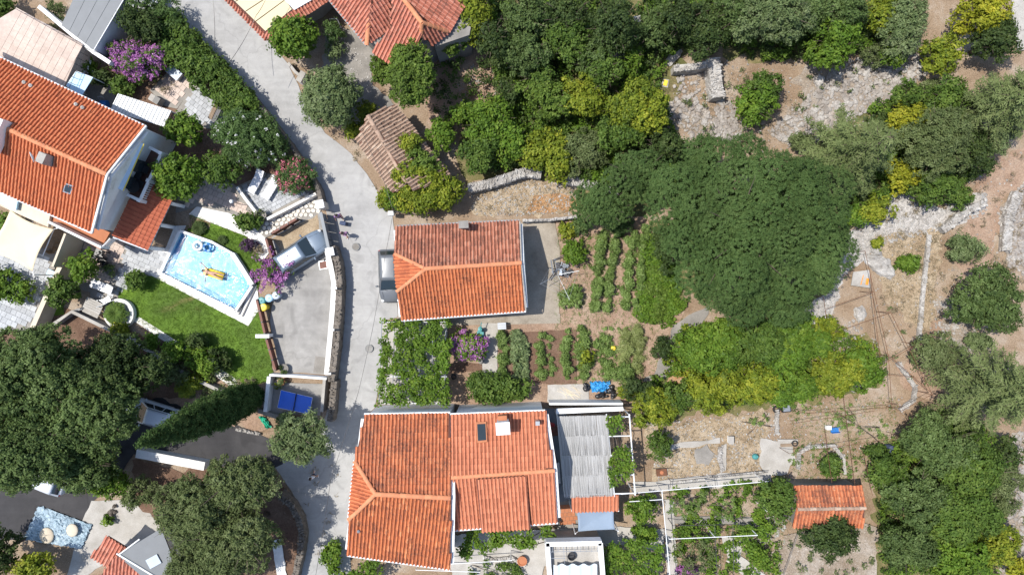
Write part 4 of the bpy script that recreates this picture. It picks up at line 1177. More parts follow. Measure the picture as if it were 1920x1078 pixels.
MB().path([W(975,416,eh+.05), W(978,493,rh+.02), W(986,583,eh+.05)], .05, 5).obj('verge_board', M['concrete'], mid)
cm = box_part(mid, 'chimney', 869, 421, 3.0, 4.4, .55, .42, 'concrete', .05)
c = W(869, 421, 4.5); MB().box((c.x, c.y, 4.46), (.68, .5, .08), .05).obj('chimney_cap', M['concrete_dark'], cm, loc=(0,0,0))
for px in (800, 890, 950):
    c = W(px, 592, 1.6); MB().box((c.x, c.y + .12, 1.5), (.9, .1, 1.0), .06).obj('window', M['glass'], mid)

# ---- south house, older block
so = wroot('house', W(760,920), 'house with long weathered orange roof beside the road at the bottom', 'house')
eh, rh = 4.6, 6.4
rs = Roof(so)
nu = rs.slope(W(684,778,eh), W(843,775,eh), W(846,933,rh), [(684,778),(843,775),(846,933),(704,926),(665,864)], .25, .42, 'tile_worn')
nd = rs.slope(W(652,1039,eh), W(844,1066,eh), W(846,933,rh), [(652,1039),(844,1066),(846,933),(704,926),(654,974)], .25, .42, 'tile_mid')
h1 = onplane(665,864, W(684,778,eh), nu); h2 = onplane(654,974, W(652,1039,eh), nd); ap = W(704,926,rh)
rs.slope(h1, h2, ap, [(665,864),(704,926),(654,974)], .25, .38, 'tile_new')
rs.ridge(ap, W(844,933,rh), .125); rs.ridge(h1, ap, .11); rs.ridge(h2, ap, .11)
rs.build()
house_walls(so, [(684,778),(843,775),(844,1066),(652,1039)], eh, 'white', .12)
gable(so, W(843,775,eh), W(844,1066,eh), W(846,933,rh), 'white')
gable(so, W(652,1039,eh), W(684,778,eh), W(690,926,5.8), 'white')
gutter(so, [W(683,776,eh-.03), W(844,773,eh-.03)]); gutter(so, [W(651,1041,eh-.03), W(844,1068,eh-.03)])
MB().path([W(664,862,eh+.62), W(652,976,eh+.62)], .05, 5).obj('gutter', M['metal_white'], so)
c = W(672, 996, 5.5); MB().lathe((c.x, c.y, 5.1), [(.06, 0), (.06, .4), (.11, .42), (.02, .5)], 9).obj('roof_vent', M['steel'], so)

# ---- south house, newer block
sn = wroot('house', W(945,885), 'newer house block with salmon tiles, skylight and white square chimney', 'house')
eh, rh = 4.65, 5.9
rn = Roof(sn)
nu = rn.slope(W(845,778,eh), W(1021,771,eh), W(1038,882,rh), [(845,778),(1021,771),(1038,882),(846,895)], .26, .38, 'tile_flat', False, .005)
nd = rn.slope(W(850,992,eh), W(1045,978,eh), W(1038,882,rh), [(846,895),(1038,882),(1045,978),(850,992)], .26, .38, 'tile_flat', False, .005)
up = Vector((0, 0, .28))
rn.slope(W(904,996,eh)+up, W(994,990,eh)+up, W(984,892,rh)+up*.4, [(894,898),(984,892),(994,990),(904,996)], .26, .38, 'tile_flat', False, .005, .2)
rn.ridge(W(846,895,rh), W(1039,882,rh), .11)
rn.build()
house_walls(sn, [(850,778),(1021,771),(1045,978),(850,992)], eh, 'white', .12)
gable(sn, W(1021,771,eh), W(1045,978,eh), W(1038,882,rh), 'white')
gutter(sn, [W(844,776,eh-.03), W(1022,769,eh-.03)]); gutter(sn, [W(852,994,eh-.03), W(1046,980,eh-.03)])
MB().path([W(985,893,rh+.12), W(994,990,eh+.30)], .05, 4).obj('flashing', M['wood_red'], sn)
MB().path([W(894,898,rh+.12), W(904,996,eh+.30)], .05, 4).obj('flashing', M['wood_red'], sn)
def roof_box(root, P0, n, px, m1, m2, up_=.24, t=.24):
    n = n if n.z > 0 else -n
    p = [onplane(x, y, P0, n) + n * up_ for x, y in px]
    o = MB().slab(p, n, t).obj('skylight', M[m1], root); c = sum(p, Vector()) / 4
    MB().slab([a.lerp(c, .2) + n * .015 for a in p], n, .01).obj('pane', M[m2], o); return o
roof_box(sn, W(845,778,eh), nu, [(893,792),(912,791),(914,829),(895,831)], 'terracotta', 'glass')
c5 = W(943, 803, 6.5)
cn = MB().box((c5.x, c5.y, 5.8), (.78, .70, 1.4), .06).obj('chimney', M['white'], sn)
MB().box((c5.x, c5.y, 6.53), (.92, .82, .08), .06).obj('chimney_cap', M['white'], cn, loc=(0, 0, 0))
MB().box((c5.x - .05, c5.y + .52, 5.45), (.6, .3, .5), .06).obj('flashing', M['terracotta'], cn, loc=(0, 0, 0))
c = W(1008, 793, 5.5); MB().box((c.x, c.y, 5.2), (.28, .28, .8), 0).obj('roof_vent', M['steel'], sn)
# garden wall that runs along the plot above both blocks
wall('garden_wall', [(1030,757),(1168,757)], 1.6, .16, 'white', 'white wall between the vegetable plot and the reed pergola')

# ---- red roofed house at the top
tr = wroot('house', W(750,40), 'old hipped house with faded red tiles and ivy climbing its corner', 'house')
eh, rh = 4.3, 6.0
rt = Roof(tr)
n1 = rt.slope(W(618,0,eh), W(687,84,eh), W(697,-6,rh-.1), [(560,-72),(618,0),(688,84),(698,-10),(690,-80)], .25, .40, 'tile_red')
rt.slope(W(688,84,eh), W(737,50,eh), W(733,-5,5.4), [(688,84),(737,50),(733,-20),(698,-20)], .25, .40, 'tile_red')
rt.slope(W(697,97,eh-.2), W(733,122,eh-.2), W(756,0,rh), [(697,97),(733,122),(772,100),(790,68),(791,43),(756,-4),(735,-50),(735,48)], .25, .40, 'tile_red')
rt.slope(W(811,84,eh), W(840,62,eh), W(791,43,rh), [(790,68),(811,84),(840,60),(791,43)], .25, .40, 'tile_red')
rt.slope(W(733,122,eh), W(811,84,eh), W(790,60,5.6), [(733,122),(811,84),(790,66)], .25, .40, 'tile_red') if False else None
rt.slope(W(840,62,eh), W(864,20,eh), W(756,0,rh), [(791,43),(840,60),(866,20),(880,-60),(720,-60),(756,-2)], .25, .40, 'tile_red')
rt.ridge(W(698,-40,rh-.1), W(688,84,eh+.1), .12); rt.ridge(W(756,-2,rh), W(791,43,rh), .12); rt.ridge(W(791,43,rh), W(838,60,eh+.1), .11); rt.ridge(W(791,43,rh), W(790,68,eh+.9), .11); rt.ridge(W(720,-60,rh), W(756,-2,rh), .12)
rt.build()
house_walls(tr, [(560,-72),(618,0),(688,84),(733,120),(811,84),(840,62),(880,-60)], eh, 'concrete_dark', .4)
gutter(tr, [W(560,-72,eh-.03), W(617,0,eh-.03), W(687,86,eh-.03)], 'grey', .09)
MB().prism([tuple(W(x, y, 4.0).xy) for x, y in ((815,88),(880,66),(900,-40),(840,-40))], -.1, 4.0).obj('side_wing', M['concrete_dark'], tr)

# ---- beige flat roof by the road
bf = wroot('house', W(500,10), 'flat roofed building with beige roof sheets and a tiled edge by the road', 'house')
hb = 3.0
MB().prism([tuple(W(x, y, hb).xy) for x, y in ((385,-52),(435,-2),(499,60),(548,20),(585,0),(640,-52))], -.1, hb - .15).obj('wall', M['concrete'], bf)
def sheet(root, name, pts, h, m, t=.08): return MB().prism([tuple(W(x, y, h).xy) for x, y in pts], h - t, h).obj(name, M[m], root)
for i in range(6):
    a0, a1 = i / 6, (i + 1) / 6 - .012
    L0, L1, R0, R1 = Vector((385,-52)), Vector((499,60)), Vector((470,-90)), Vector((548,19))
    sheet(bf, 'roof_sheet', [tuple(L0.lerp(L1, a0)), tuple(L0.lerp(L1, a1)), tuple(R0.lerp(R1, a1)), tuple(R0.lerp(R1, a0))], hb + R.uniform(0, .01), 'beige_sheet')
sheet(bf, 'roof_membrane', [(500,-40),(533,0),(552,19),(585,0),(610,-40)], hb + .02, 'white')
rb = Roof(bf)
rb.slope(W(423,0,2.55), W(500,77,2.55), W(499,60,2.95), [(372,-52),(423,0),(500,77),(510,66),(499,60),(435,0),(385,-52)], .25, .42, 'tile_red')
rb.slope(W(500,77,2.55), W(560,38,2.55), W(548,19,2.95), [(500,77),(512,68),(613,2),(640,-20),(625,-30),(600,-8),(549,24),(499,60)], .25, .42, 'tile_red')
rb.build()

# ---- ruined shed with bleached tiles
rs_ = wroot('shed', W(740,280), 'overgrown old shed with bleached brown tiles beside the road', 'shed')
ro = Roof(rs_)
ro.slope(W(668,262,2.3), W(736,362,2.3), W(690,218,3.3), [(668,262),(736,362),(765,342),(690,216)], .26, .40, 'tile_ancient', False, .03)
ro.slope(W(740,196,2.3), W(845,330,2.3), W(690,218,3.3), [(740,196),(845,330),(775,358),(690,217)], .26, .40, 'tile_ancient', False, .03)
ro.ridge(W(690,217,3.3), W(762,342,3.3), .12, .40, 'tile_ancient')
ro.build()
house_walls(rs_, [(668,262),(740,196),(845,330),(736,362)], 2.3, 'stone_dark', .4)

# ---- garden shed at the lower right
gs = wroot('shed', W(1555,950), 'low garden shed with pinkish red tiles in the lower right garden', 'shed')
rg = Roof(gs)
nA = rg.slope(W(1491,911,2.3), W(1617,911,2.3), W(1622,952,2.9), [(1491,911),(1617,911),(1622,952),(1495,954)], .25, .40, 'tile_worn')
rg.slope(W(1486,987,2.3), W(1619,987,2.3), W(1622,952,2.9), [(1495,954),(1622,952),(1619,988),(1486,987)], .25, .40, 'tile_worn')
rg.ridge(W(1495,954,2.9), W(1622,952,2.9), .1, .4, 'tile_ancient')
rg.build(); house_walls(gs, [(1491,911),(1617,911),(1619,987),(1486,987)], 2.3, 'concrete_dark', .2)

# ---- house corner at the lower left
lc = wroot('house', W(270,1050), 'lower left house corner with grey flat roof and white edge over brown tiles', 'house')
sheet(lc, 'flat_roof', [(220,1040),(302,990),(345,1100),(300,1110)], 3.0, 'sheet_grey', .12)
MB().prism([tuple(W(x, y, 2.85).xy) for x, y in ((226,1042),(300,994),(340,1100),(300,1105))], -.1, 2.85).obj('wall', M['white'], lc)
MB().path([W(219,1037,3.05), W(300,1086,3.05)], .08, 5).obj('verge_board', M['white'], lc)
MB().path([W(222,1040,3.05), W(262,1010,3.05)], .06, 5).obj('verge_board', M['white'], lc)
MB().box(W(288,1052,3.08), (.9, .7, .06), .5).obj('roof_hatch', M['greyblue'], lc)
rl = Roof(lc)
rl.slope(W(170,1042,2.4), W(202,1062,2.4), W(202,1005,2.8), [(170,1042),(205,1063),(240,1028),(202,1005)], .26, .34, 'tile_red')
rl.slope(W(172,1062,2.2), W(280,1100,2.2), W(219,1040,3.0), [(205,1058),(172,1100),(310,1110),(296,1086),(219,1040)], .26, .40, 'tile_red')
rl.build()

# ---- small outbuildings of the north-west
nw = wroot('shed', W(175,40), 'outbuilding with plain grey sheet roof beside the tiled terrace', 'shed')
for i in range(4):
    a0, a1 = i / 4, (i + 1) / 4 - .008
    L0, L1, R0, R1 = Vector((115,48)), Vector((175,94)), Vector((180,-90)), Vector((245,-45))
    R0, R1 = Vector((165,-62)), Vector((240,-10)) + Vector((15, -30))
    sheet(nw, 'roof_sheet', [tuple(L0.lerp(L1, a0)), tuple(L0.lerp(L1, a1)), tuple(R0.lerp(R1, a1)), tuple(R0.lerp(R1, a0))], 2.9 + R.uniform(0, .008), 'sheet_grey')
MB().prism([tuple(W(x, y, 2.8).xy) for x, y in ((117,48),(174,92),(250,-40),(170,-60))], -.1, 2.8).obj('wall', M['white'], nw)
MB().path([W(113,50,2.95), W(175,96,2.95), W(254,-38,2.95)], .04, 5).obj('gutter', M['metal_white'], nw)
wall('garden_wall', [(72,12),(112,46),(145,74),(175,98),(206,118)], 2.3, .28, 'white', 'white wall below the grey sheet roof and the purple bougainvillea')
nt = wroot('roof_terrace', W(85,90), 'raised terrace of pale pinkish tiles beyond the villa roof', 'terrace')
tz = 2.4
MB().prism([tuple(W(x, y, tz).xy) for x, y in ((28,18),(153,86),(120,163),(-60,78),(-60,70))], -.1, tz).obj('base', M['pinktile'], nt)
n_t = 0
tmesh = MB().box((0, 0, .01), (.48, .48, .02)).mesh('floor_tile', M['pinktile'])
tp = [(p.x, p.y) for p in wp([(28,18),(153,86),(120,163),(-10,90)], tz)]
for i in range(26):
    for j in range(22):
        x, y = i * .5, -j * .5; c_, s_ = math.cos(-.5), math.sin(-.5)
        X, Y = tp[0][0] - 2 + x * c_ - y * s_, tp[0][1] + 1 + x * s_ + y * c_
        if inside([X], [Y], tp)[0] and n_t < 300:
            link('floor_tile', tmesh, nt, loc=Vector((X, Y, tz + R.uniform(.0, .006))) + below(nt), rot=(0, 0, -.5)); n_t += 1
for a, b in (((28,16),(155,87)), ((155,87),(122,164))):
    A_, B_ = W(*a, tz + .9), W(*b, tz + .9); nn = 7
    MB().path([A_, B_], .02, 5).path([A_ - Vector((0, 0, .4)), B_ - Vector((0, 0, .4))], .015, 5).obj('railing', M['metal_dark'], nt)
    for i in range(nn + 1):
        p = A_.lerp(B_, i / nn); MB().tube((p.x, p.y, tz), p, .02, n=5).obj('railing_post', M['metal_dark'], nt)
gp = wroot('glass_canopy', W(148,155), 'pale turquoise glass canopy between the villa roof and white flowers', 'canopy')
sheet(gp, 'pane', [(143,134),(174,146),(153,180),(124,161)], 2.5, 'paleblue', .03)
MB().path([W(143,134,2.47), W(174,146,2.47), W(153,180,2.47), W(124,161,2.47), W(143,134,2.47)], .03, 5).obj('frame', M['metal_white'], gp)
for x, y in ((143,134),(174,146),(153,180),(124,161)): MB().tube(W(x, y, 2.45), (W(x, y, 2.45).x, W(x, y, 2.45).y, 0), .035, n=6).obj('post', M['metal_white'], gp)
cp = wroot('carport', W(265,205), 'carport with ribbed white roof sheets behind the villa', 'carport')
A0, A1, B0, B1 = Vector((222,176)), Vector((322,208)), Vector((206,208)), Vector((308,238))
for i in range(15):
    a, b = i / 15, (i + 1) / 15 - .008
    sheet(cp, 'roof_sheet', [tuple(A0.lerp(A1, a)), tuple(A0.lerp(A1, b)), tuple(B0.lerp(B1, b)), tuple(B0.lerp(B1, a))], 2.5 + R.uniform(0, .012), 'white_sheet', .04)
    p, q_ = W(*A0.lerp(A1, a), 2.55), W(*B0.lerp(B1, a), 2.55); MB().tube(p, q_, .016, n=4).obj('rib', M['steel'], cp)
for x, y in ((224,178),(320,209),(308,236),(208,206)): MB().tube(W(x, y, 2.45), (W(x, y, 2.45).x, W(x, y, 2.45).y, 0), .05, n=6).obj('post', M['metal_white'], cp)

# ================================================================== WALLS
stone_wall('road_wall', [(262,-28),(300,8),(358,68),(410,114),(462,168),(500,216),(540,268),(566,305),(596,355),(602,382)], 1.25, .34, 'long field stone wall carrying the hedge along the road', 'stone_dark', 150, .34)
stone_wall('retaining_wall', [(622,462),(632,490),(636,530),(634,580),(629,650),(620,716)], 1.3, .50, 'dark stone retaining wall between courtyard and road', 'stone_dark', 130, .27)
wall('courtyard_wall', [(613,470),(620,500),(626,530),(624,570),(619,630),(612,702)], 1.05, .36, 'whitestone', 'white plastered wall top along the road side of the courtyard')
for i, (px, py, lb) in enumerate(((624,540,'grey lamp post on the courtyard wall, nearest the car'), (619,618,'grey lamp post on the courtyard wall, middle of three'), (613,700,'grey lamp post on the courtyard wall, nearest the table tennis patio'))):
    c = W(px, py, 1.9); r_ = wroot('lamp_post', (c.x, c.y, 1.0), lb, 'lamp', 'lamp posts on the courtyard wall')
    MB().tube((c.x, c.y, 1.0), (c.x, c.y, 2.0), .05, n=7).obj('post', M['metal_dark'], r_); MB().box((c.x + .12, c.y, 2.02), (.42, .16, .1)).obj('lamp_head', M['white'], r_)
gate = wroot('gate', W(606,430), 'sliding blue grey metal gate between two white pillars', 'gate')
ga, gb = W(601,398,1.5), W(616,466,1.5); gdv = (gb - ga); L_ = gdv.length; ang = math.atan2(gdv.y, gdv.x)
for i in range(4):
    p = ga.lerp(gb, (i + .5) / 4); MB().box((p.x, p.y, .78), (L_ / 4 - .06, .07, 1.3), ang).obj('panel', M['bluegrey'], gate)
MB().box(((ga + gb) / 2).to_tuple()[:2] + (1.48,), (L_, .22, .07), ang).obj('top_rail', M['bluegrey'], gate)
for nm, x, y, lb in (('a', 599, 383, 'white stone gate pillar at the upper end of the sliding gate'), ('b', 618, 472, 'white stone gate pillar at the lower end of the sliding gate')):
    c = W(x, y, 1.7); r_ = wroot('gate_pillar', (c.x, c.y, 0), lb, 'gate pillar')
    MB().box((c.x, c.y, .8), (.48, .48, 1.6), .2).obj('shaft', M['crazy'], r_); MB().box((c.x, c.y, 1.64), (.6, .6, .09), .2).obj('cap', M['white'], r_)
wall('low_wall', [(444,351),(462,376),(484,404)], .6, .22, 'whitestone', 'low white wall between tiled patio and grey slab patio', 'low wall')
wall('low_wall', [(500,411),(545,388),(592,363)], .7, .20, 'whitestone', 'low white wall above the crazy stone terrace', 'low wall')
# brown fences of the courtyard
def board_fence(pts, h, label, m='wood_red', nb=3, bays=4):
    A_, B_ = W(*pts[0], h), W(*pts[1], h); d = B_ - A_; a = math.atan2(d.y, d.x)
    r_ = wroot('fence', (A_.x, A_.y, 0), label, 'fence')
    for k in range(bays):
        for j in range(nb):
            c = A_.lerp(B_, (k + .5) / bays); MB().box((c.x, c.y, .22 + (h - .2) * (j + .5) / nb), (d.length / bays - .05, .05 if j < nb - 1 else .16, (h - .2) / nb - .04), a).obj('board', M[m], r_)
    for k in range(bays + 1):
        c = A_.lerp(B_, k / bays); MB().box((c.x, c.y, h / 2 + .02), (.09, .10, h + .05), a).obj('post', M['metal_dark'], r_)
board_fence([(508,438),(556,410)], 1.2, 'red brown board fence at the upper edge of the courtyard', nb=4, bays=3)
board_fence([(498,447),(509,484)], 1.5, 'short red brown fence between white path and silver car', nb=4, bays=2)
board_fence([(481,562),(496,625)], 1.1, 'red brown fence between lawn and courtyard, upper bay', nb=3, bays=3)
board_fence([(499,636),(516,694)], 1.1, 'red brown fence between lawn and courtyard, lower bay', nb=3, bays=3)
c = W(497, 630, 1.3); r_ = wroot('fence_pillar', (c.x, c.y, 0), 'white concrete pillar standing between the two lawn fence bays', 'pillar')
MB().box((c.x, c.y, .65), (.36, .22, 1.3)).obj('shaft', M['white'], r_); MB().box((c.x - .18, c.y, 1.33), (1.0, .26, .08)).obj('beam', M['white'], r_)
# terrace walls along the pool garden
wall('boundary_wall', [(112,500),(95,535),(60,615)], 1.6, .34, 'cream', 'thick beige wall beside the paved terrace left of the citrus trees')
wall('partition_wall', [(122,438),(98,500)], 2.4, .16, 'cream', 'upright beige partition between sail shade and pink patio')
wall('boundary_wall', [(100,608),(135,584),(250,640),(360,708),(440,745)], .8, .18, 'grey', 'dark grey garden wall below the palm ring and lawn', top='concrete')
wall('garden_wall', [(135,584),(155,578)], .5, .18, 'grey', 'short grey wall stub by the garden table', 'low wall')
ring = wroot('planter_ring', W(222,588), 'round white stone planter ring around the cycad', 'planter')
c = W(222, 588, .5); MB().lathe((c.x, c.y, 0), [(1.12, 0), (1.12, .5), (.86, .52), (.84, .2), (.1, .2)], 30).obj('ring', M['whitestone'], ring)
# table tennis patio
tt = zone('patio', [(500,716),(606,719),(602,778),(492,773)], 'yard')
wall('patio_wall', [(504,706),(497,772)], 1.0, .26, 'white', 'white wall on the left of the table tennis patio')
wall('patio_wall', [(505,703),(560,706),(612,710)], 1.0, .16, 'white', 'white wall with pots above the table tennis patio')
wall('patio_wall', [(608,712),(603,772)], .9, .22, 'concrete', 'grey concrete wall on the right of the table tennis patio')
wall('patio_wall', [(484,770),(520,782)], .7, .3, 'concrete_dark', 'dark low wall below the table tennis patio')
stone_wall('ramp_wall', [(626,715),(621,770),(618,790)], 1.2, .5, 'dark stone wall end beside the table tennis patio', 'stone_dark', 40, .27)
stone_wall('low_wall', [(441,805),(486,814)], .35, .22, 'low pale stone border beside the dark driveway', 'stone', 14, .25, 'low wall')
wall('driveway_wall', [(255,850),(320,862),(383,874)], .9, .62, 'whitestone', 'broad white concrete wall top beside the dark driveway')
stone_wall('curved_wall', [(522,928),(545,948),(560,975),(566,1005),(562,1040),(550,1090)], 1.1, .5, 'curved dark stone wall around the pine roots by the lower road', 'stone_dark', 90, .3)
# ruins and dry stone walls
stone_wall('ruin_wall', [(1264,128),(1300,125),(1335,119)], 1.1, .55, 'ruined pale stone wall, short arm reaching left', 'stone', 42, .3)
stone_wall('ruin_wall', [(1338,108),(1342,140),(1348,182)], 1.3, 1.0, 'thick ruined pale stone wall standing in the clearing', 'stone', 66, .36)
stone_wall('ruin_wall', [(1194,30),(1197,60),(1200,95)], 1.2, .55, 'narrow ruined stone wall between forest and clearing', 'stone', 40, .3)
stone_wall('ruin_wall', [(1150,104),(1200,110)], 1.0, .45, 'bit of stone wall half hidden in the forest', 'stone', 26, .3)
stone_wall('dry_stone_wall', [(878,352),(915,345),(955,332),(985,322),(1015,326)], 1.0, .75, 'curved pale dry stone wall above the small house', 'stone', 90, .36)
stone_wall('dry_stone_wall', [(1055,336),(1090,342),(1125,352),(1160,356)], .7, .7, 'crumbling stone wall running under the big pine', 'stone', 60, .34)
stone_wall('dry_stone_wall', [(1725,640),(1732,560),(1738,500),(1745,440)], .35, .3, 'low row of stones along the dry grass terrace', 'stone', 46, .3)
stone_wall('dry_stone_wall', [(1890,470),(1893,410),(1912,360)], .6, .7, 'broad pale stone wall on the far right terrace', 'stone', 70, .34)
stone_wall('dry_stone_wall', [(1685,680),(1718,725),(1716,750),(1690,770)], .35, .32, 'curved stone edging near the round olive', 'stone', 34, .32)
stone_wall('dry_stone_wall', [(1770,432),(1815,395),(1850,380)], .7, .6, 'pale stone wall beside the stony track', 'stone', 44, .36)
stone_wall('garden_edging', [(1352,838),(1350,860),(1356,884)], .3, .3, 'curved stone edging of the grass ring bed', 'stone', 16, .3, 'edging')
stone_wall('garden_edging', [(1498,880),(1500,850),(1520,838),(1565,836),(1582,860)], .35, .28, 'horseshoe stone edging above the garden shed', 'stone', 40, .28, 'edging')
stone_wall('garden_edging', [(1458,768),(1458,815)], .3, .28, 'straight stone edging beside the two tyres', 'stone', 16, .28, 'edging')
stone_wall('garden_edging', [(1270,905),(1340,895),(1440,884)], .25, .2, 'stone edging along the garden path', 'stone', 40, .26, 'edging')
stone_wall('garden_edging', [(905,1045),(925,1050),(960,1046),(985,1062)], .4, .26, 'curved stone edging of the small bed by the terracotta pot', 'stone', 26, .26, 'edging')
stone_wall('plot_wall', [(980,414),(1030,412),(1082,406)], .9, .22, 'thin pale wall along the upper edge of the vegetable plot', 'stone', 34, .28)
# ================================================================== POOL
def pool_mats():
    m, nt, bs = new_mat('pool_mosaic')
    v = N(nt, 'ShaderNodeTexVoronoi'); v.inputs['Scale'].default_value = 9; v.distance = 'CHEBYCHEV'; v.inputs['Randomness'].default_value = 0
    nt.links.new(N(nt, 'ShaderNodeNewGeometry').outputs['Position'], v.inputs['Vector'])
    sep = N(nt, 'ShaderNodeSeparateColor'); nt.links.new(v.outputs['Color'], sep.inputs[0])
    c = ramp(nt, sep.outputs[0], [(0, (.012, .20, .37)), (.5, (.03, .29, .48)), (1, (.07, .39, .56))])
    nt.links.new(c, bs.inputs['Base Color']); bs.inputs['Roughness'].default_value = .4; M['mosaic'] = m
    m, nt, bs = new_mat('pool_water')
    nt.nodes.remove(bs)
    out = nt.nodes['Material Output']
    n1 = noise(nt, 1.0, 2, .5, dist=.8); n2 = noise(nt, 4.5, 3, .6, dist=.6)
    ad = N(nt, 'ShaderNodeMath', operation='MULTIPLY_ADD'); nt.links.new(n2, ad.inputs[0]); ad.inputs[1].default_value = .45; nt.links.new(n1, ad.inputs[2])
    b = N(nt, 'ShaderNodeBump'); b.inputs['Strength'].default_value = 1.0; b.inputs['Distance'].default_value = .12; nt.links.new(ad.outputs[0], b.inputs['Height'])
    gl = N(nt, 'ShaderNodeBsdfGlossy'); gl.inputs['Roughness'].default_value = .085; nt.links.new(b.outputs[0], gl.inputs['Normal'])
    rf_ = N(nt, 'ShaderNodeBsdfRefraction'); rf_.inputs['IOR'].default_value = 1.12; rf_.inputs['Roughness'].default_value = 0; rf_.inputs['Color'].default_value = (.78, .95, 1, 1); nt.links.new(b.outputs[0], rf_.inputs['Normal'])
    tr = N(nt, 'ShaderNodeBsdfTransparent'); tr.inputs[0].default_value = (.80, .95, 1, 1)
    m1 = N(nt, 'ShaderNodeMixShader'); m1.inputs[0].default_value = .6; nt.links.new(rf_.outputs[0], m1.inputs[1]); nt.links.new(tr.outputs[0], m1.inputs[2])
    fr = N(nt, 'ShaderNodeFresnel'); fr.inputs['IOR'].default_value = 1.33; nt.links.new(b.outputs[0], fr.inputs['Normal'])
    mx = N(nt, 'ShaderNodeMixShader'); nt.links.new(fr.outputs[0], mx.inputs[0]); nt.links.new(m1.outputs[0], mx.inputs[1]); nt.links.new(gl.outputs[0], mx.inputs[2])
    nt.links.new(mx.outputs[0], out.inputs[0]); M['water'] = m
pool_mats()
PP = [(339,435),(396,455),(435,478),(470,533),(441,580),(303,511)]
pl = [tuple(p.xy) for p in wp(PP, .1)]
pool = wroot('swimming_pool', W(390,510), 'turquoise swimming pool with glittering water and white surround', 'pool')
zt = LEVEL[0] + .02
MB().add([(x, y, zt) for x, y in pl], [tuple(range(len(pl)))]).obj('basin', M['mosaic'], pool)
st = [tuple(p.xy) for p in wp([(339,435),(352,440),(318,517),(303,511)], .1)]
MB().prism(st, zt, zt + .03).obj('deep_step', plain('deep_blue_mosaic', (.015, .16, .33), .4), pool)
st = [tuple(p.xy) for p in wp([(303,511),(309,501),(440,567),(441,580)], .1)]
MB().prism(st, zt, zt + .026).obj('pool_side', plain('side_blue_mosaic', (.02, .20, .40), .4), pool)
wm = MB().add([(x, y, .42) for x, y in pl], [tuple(range(len(pl)))]).obj('water', M['water'], pool)
cl = pl + [pl[0]]
def rim(pts, w, h, m='white', nm='coping'):
    P = [tuple(p.xy) for p in wp(pts, h)]; MB().prism(strip_poly(P, w), 0, h).obj(nm, M[m], pool)
rim([(337,433),(396,453.5),(436,476)], .18, .55); rim([(435,476),(452,502),(472,534)], .34, .60); rim([(302,513),(441,583)], .20, .45); rim([(300,512),(337,433)], .22, .45); rim([(441,583),(472,536)], .2, .45)
# glide of lighter sheets: the white deck lies level with the water
for a, b in (((449,590),(475,534)), ((456,593),(482,537))):
    A_, B_ = W(*a, .0), W(*b, .0); MB().box(((A_ + B_) / 2).to_tuple()[:2] + (LEVEL[0] + .03,), ((B_ - A_).length, .07, .03), math.atan2((B_ - A_).y, (B_ - A_).x)).obj('drain_slot', M['metal_dark'], pool)
# things in the pool
def ring_float(px, py, r, t, m, label, m2=None):
    c = W(px, py, .5); o = wroot('swim_ring', (c.x, c.y, .45), label, 'swim ring')
    for s_ in range(8):
        mb = MB(); 
        for k in range(4):
            a0, a1 = (s_ * 4 + k) * math.pi / 16, (s_ * 4 + k + 1) * math.pi / 16
            mb.tube((c.x + r * math.cos(a0), c.y + r * math.sin(a0), .5), (c.x + r * math.cos(a1), c.y + r * math.sin(a1), .5), t, n=8)
        mb.obj('ring_segment', M[m if s_ % 2 or not m2 else m2], o, smooth=True)
ring_float(371,461, .30, .11, 'white', 'white swim ring floating at the upper edge of the pool')
ring_float(389,464, .26, .09, 'blue', 'blue swim ring floating beside the white swim ring', 'paleblue')
mt = wroot('air_mattress', (*W(403,515,.5).xy, .44), 'yellow air mattress with a swimmer lying on it', 'air mattress')
A_, B_ = W(384,508,.5), W(419,519,.5); dm = (B_ - A_).normalized(); am = math.atan2(dm.y, dm.x); sd = Vector((-dm.y, dm.x, 0))
for k in range(5):
    o_ = sd * ((k - 2) * .115)
    MB().tube(A_ + dm * .3 + o_, B_ + o_, .07, n=8).obj('air_tube', M['yellow'], mt, smooth=True)
MB().box(A_ + dm * .12 + Vector((0, 0, .05)), (.32, .58, .14), am).obj('pillow', M['yellow'], mt, bevel=.05)
pz = make_person('person in dark swimwear lying on the yellow air mattress with arms stretched out', [((-.34, .02, 1.62), (-.46, .04, 1.86)), ((.40, .02, 1.36), (.62, .03, 1.30))],
                 [((-.12, .03, .50), (-.13, .0, .08)), ((.12, .07, .50), (.16, .0, .08))], 'black_cloth', 'black_cloth', .3, bikini=True)
M_ = Matrix((-sd, Vector((0, 0, 1)), -dm)).transposed().to_4x4()
if M_.determinant() < 0: M_ = Matrix((sd, Vector((0, 0, 1)), -dm)).transposed().to_4x4()
pz.matrix_world = Matrix.Translation(A_ + dm * 1.62 + Vector((0, 0, .20))) @ M_

def crumple(root, name, px, hgt, amp, m, n_=20):
    cn = [W(x, y, .2) for x, y in px]; v, f = [], []
    for j in range(n_ + 1):
        for i in range(n_ + 1):
            s_, t = i / n_, j / n_; p = cn[0].lerp(cn[1], s_).lerp(cn[3].lerp(cn[2], s_), t)
            e = min(s_, t, 1 - s_, 1 - t)
            v.append((p.x + R.gauss(0, amp * .7), p.y + R.gauss(0, amp * .7), .14 + hgt * min(1, e * 5) * (.6 + .3 * math.sin(s_ * 9) * math.cos(t * 7)) + R.gauss(0, amp)))
    for j in range(n_):
        for i in range(n_): f.append((j*(n_+1)+i, j*(n_+1)+i+1, (j+1)*(n_+1)+i+1, (j+1)*(n_+1)+i))
    return MB().add(v, f).obj(name, m, root)
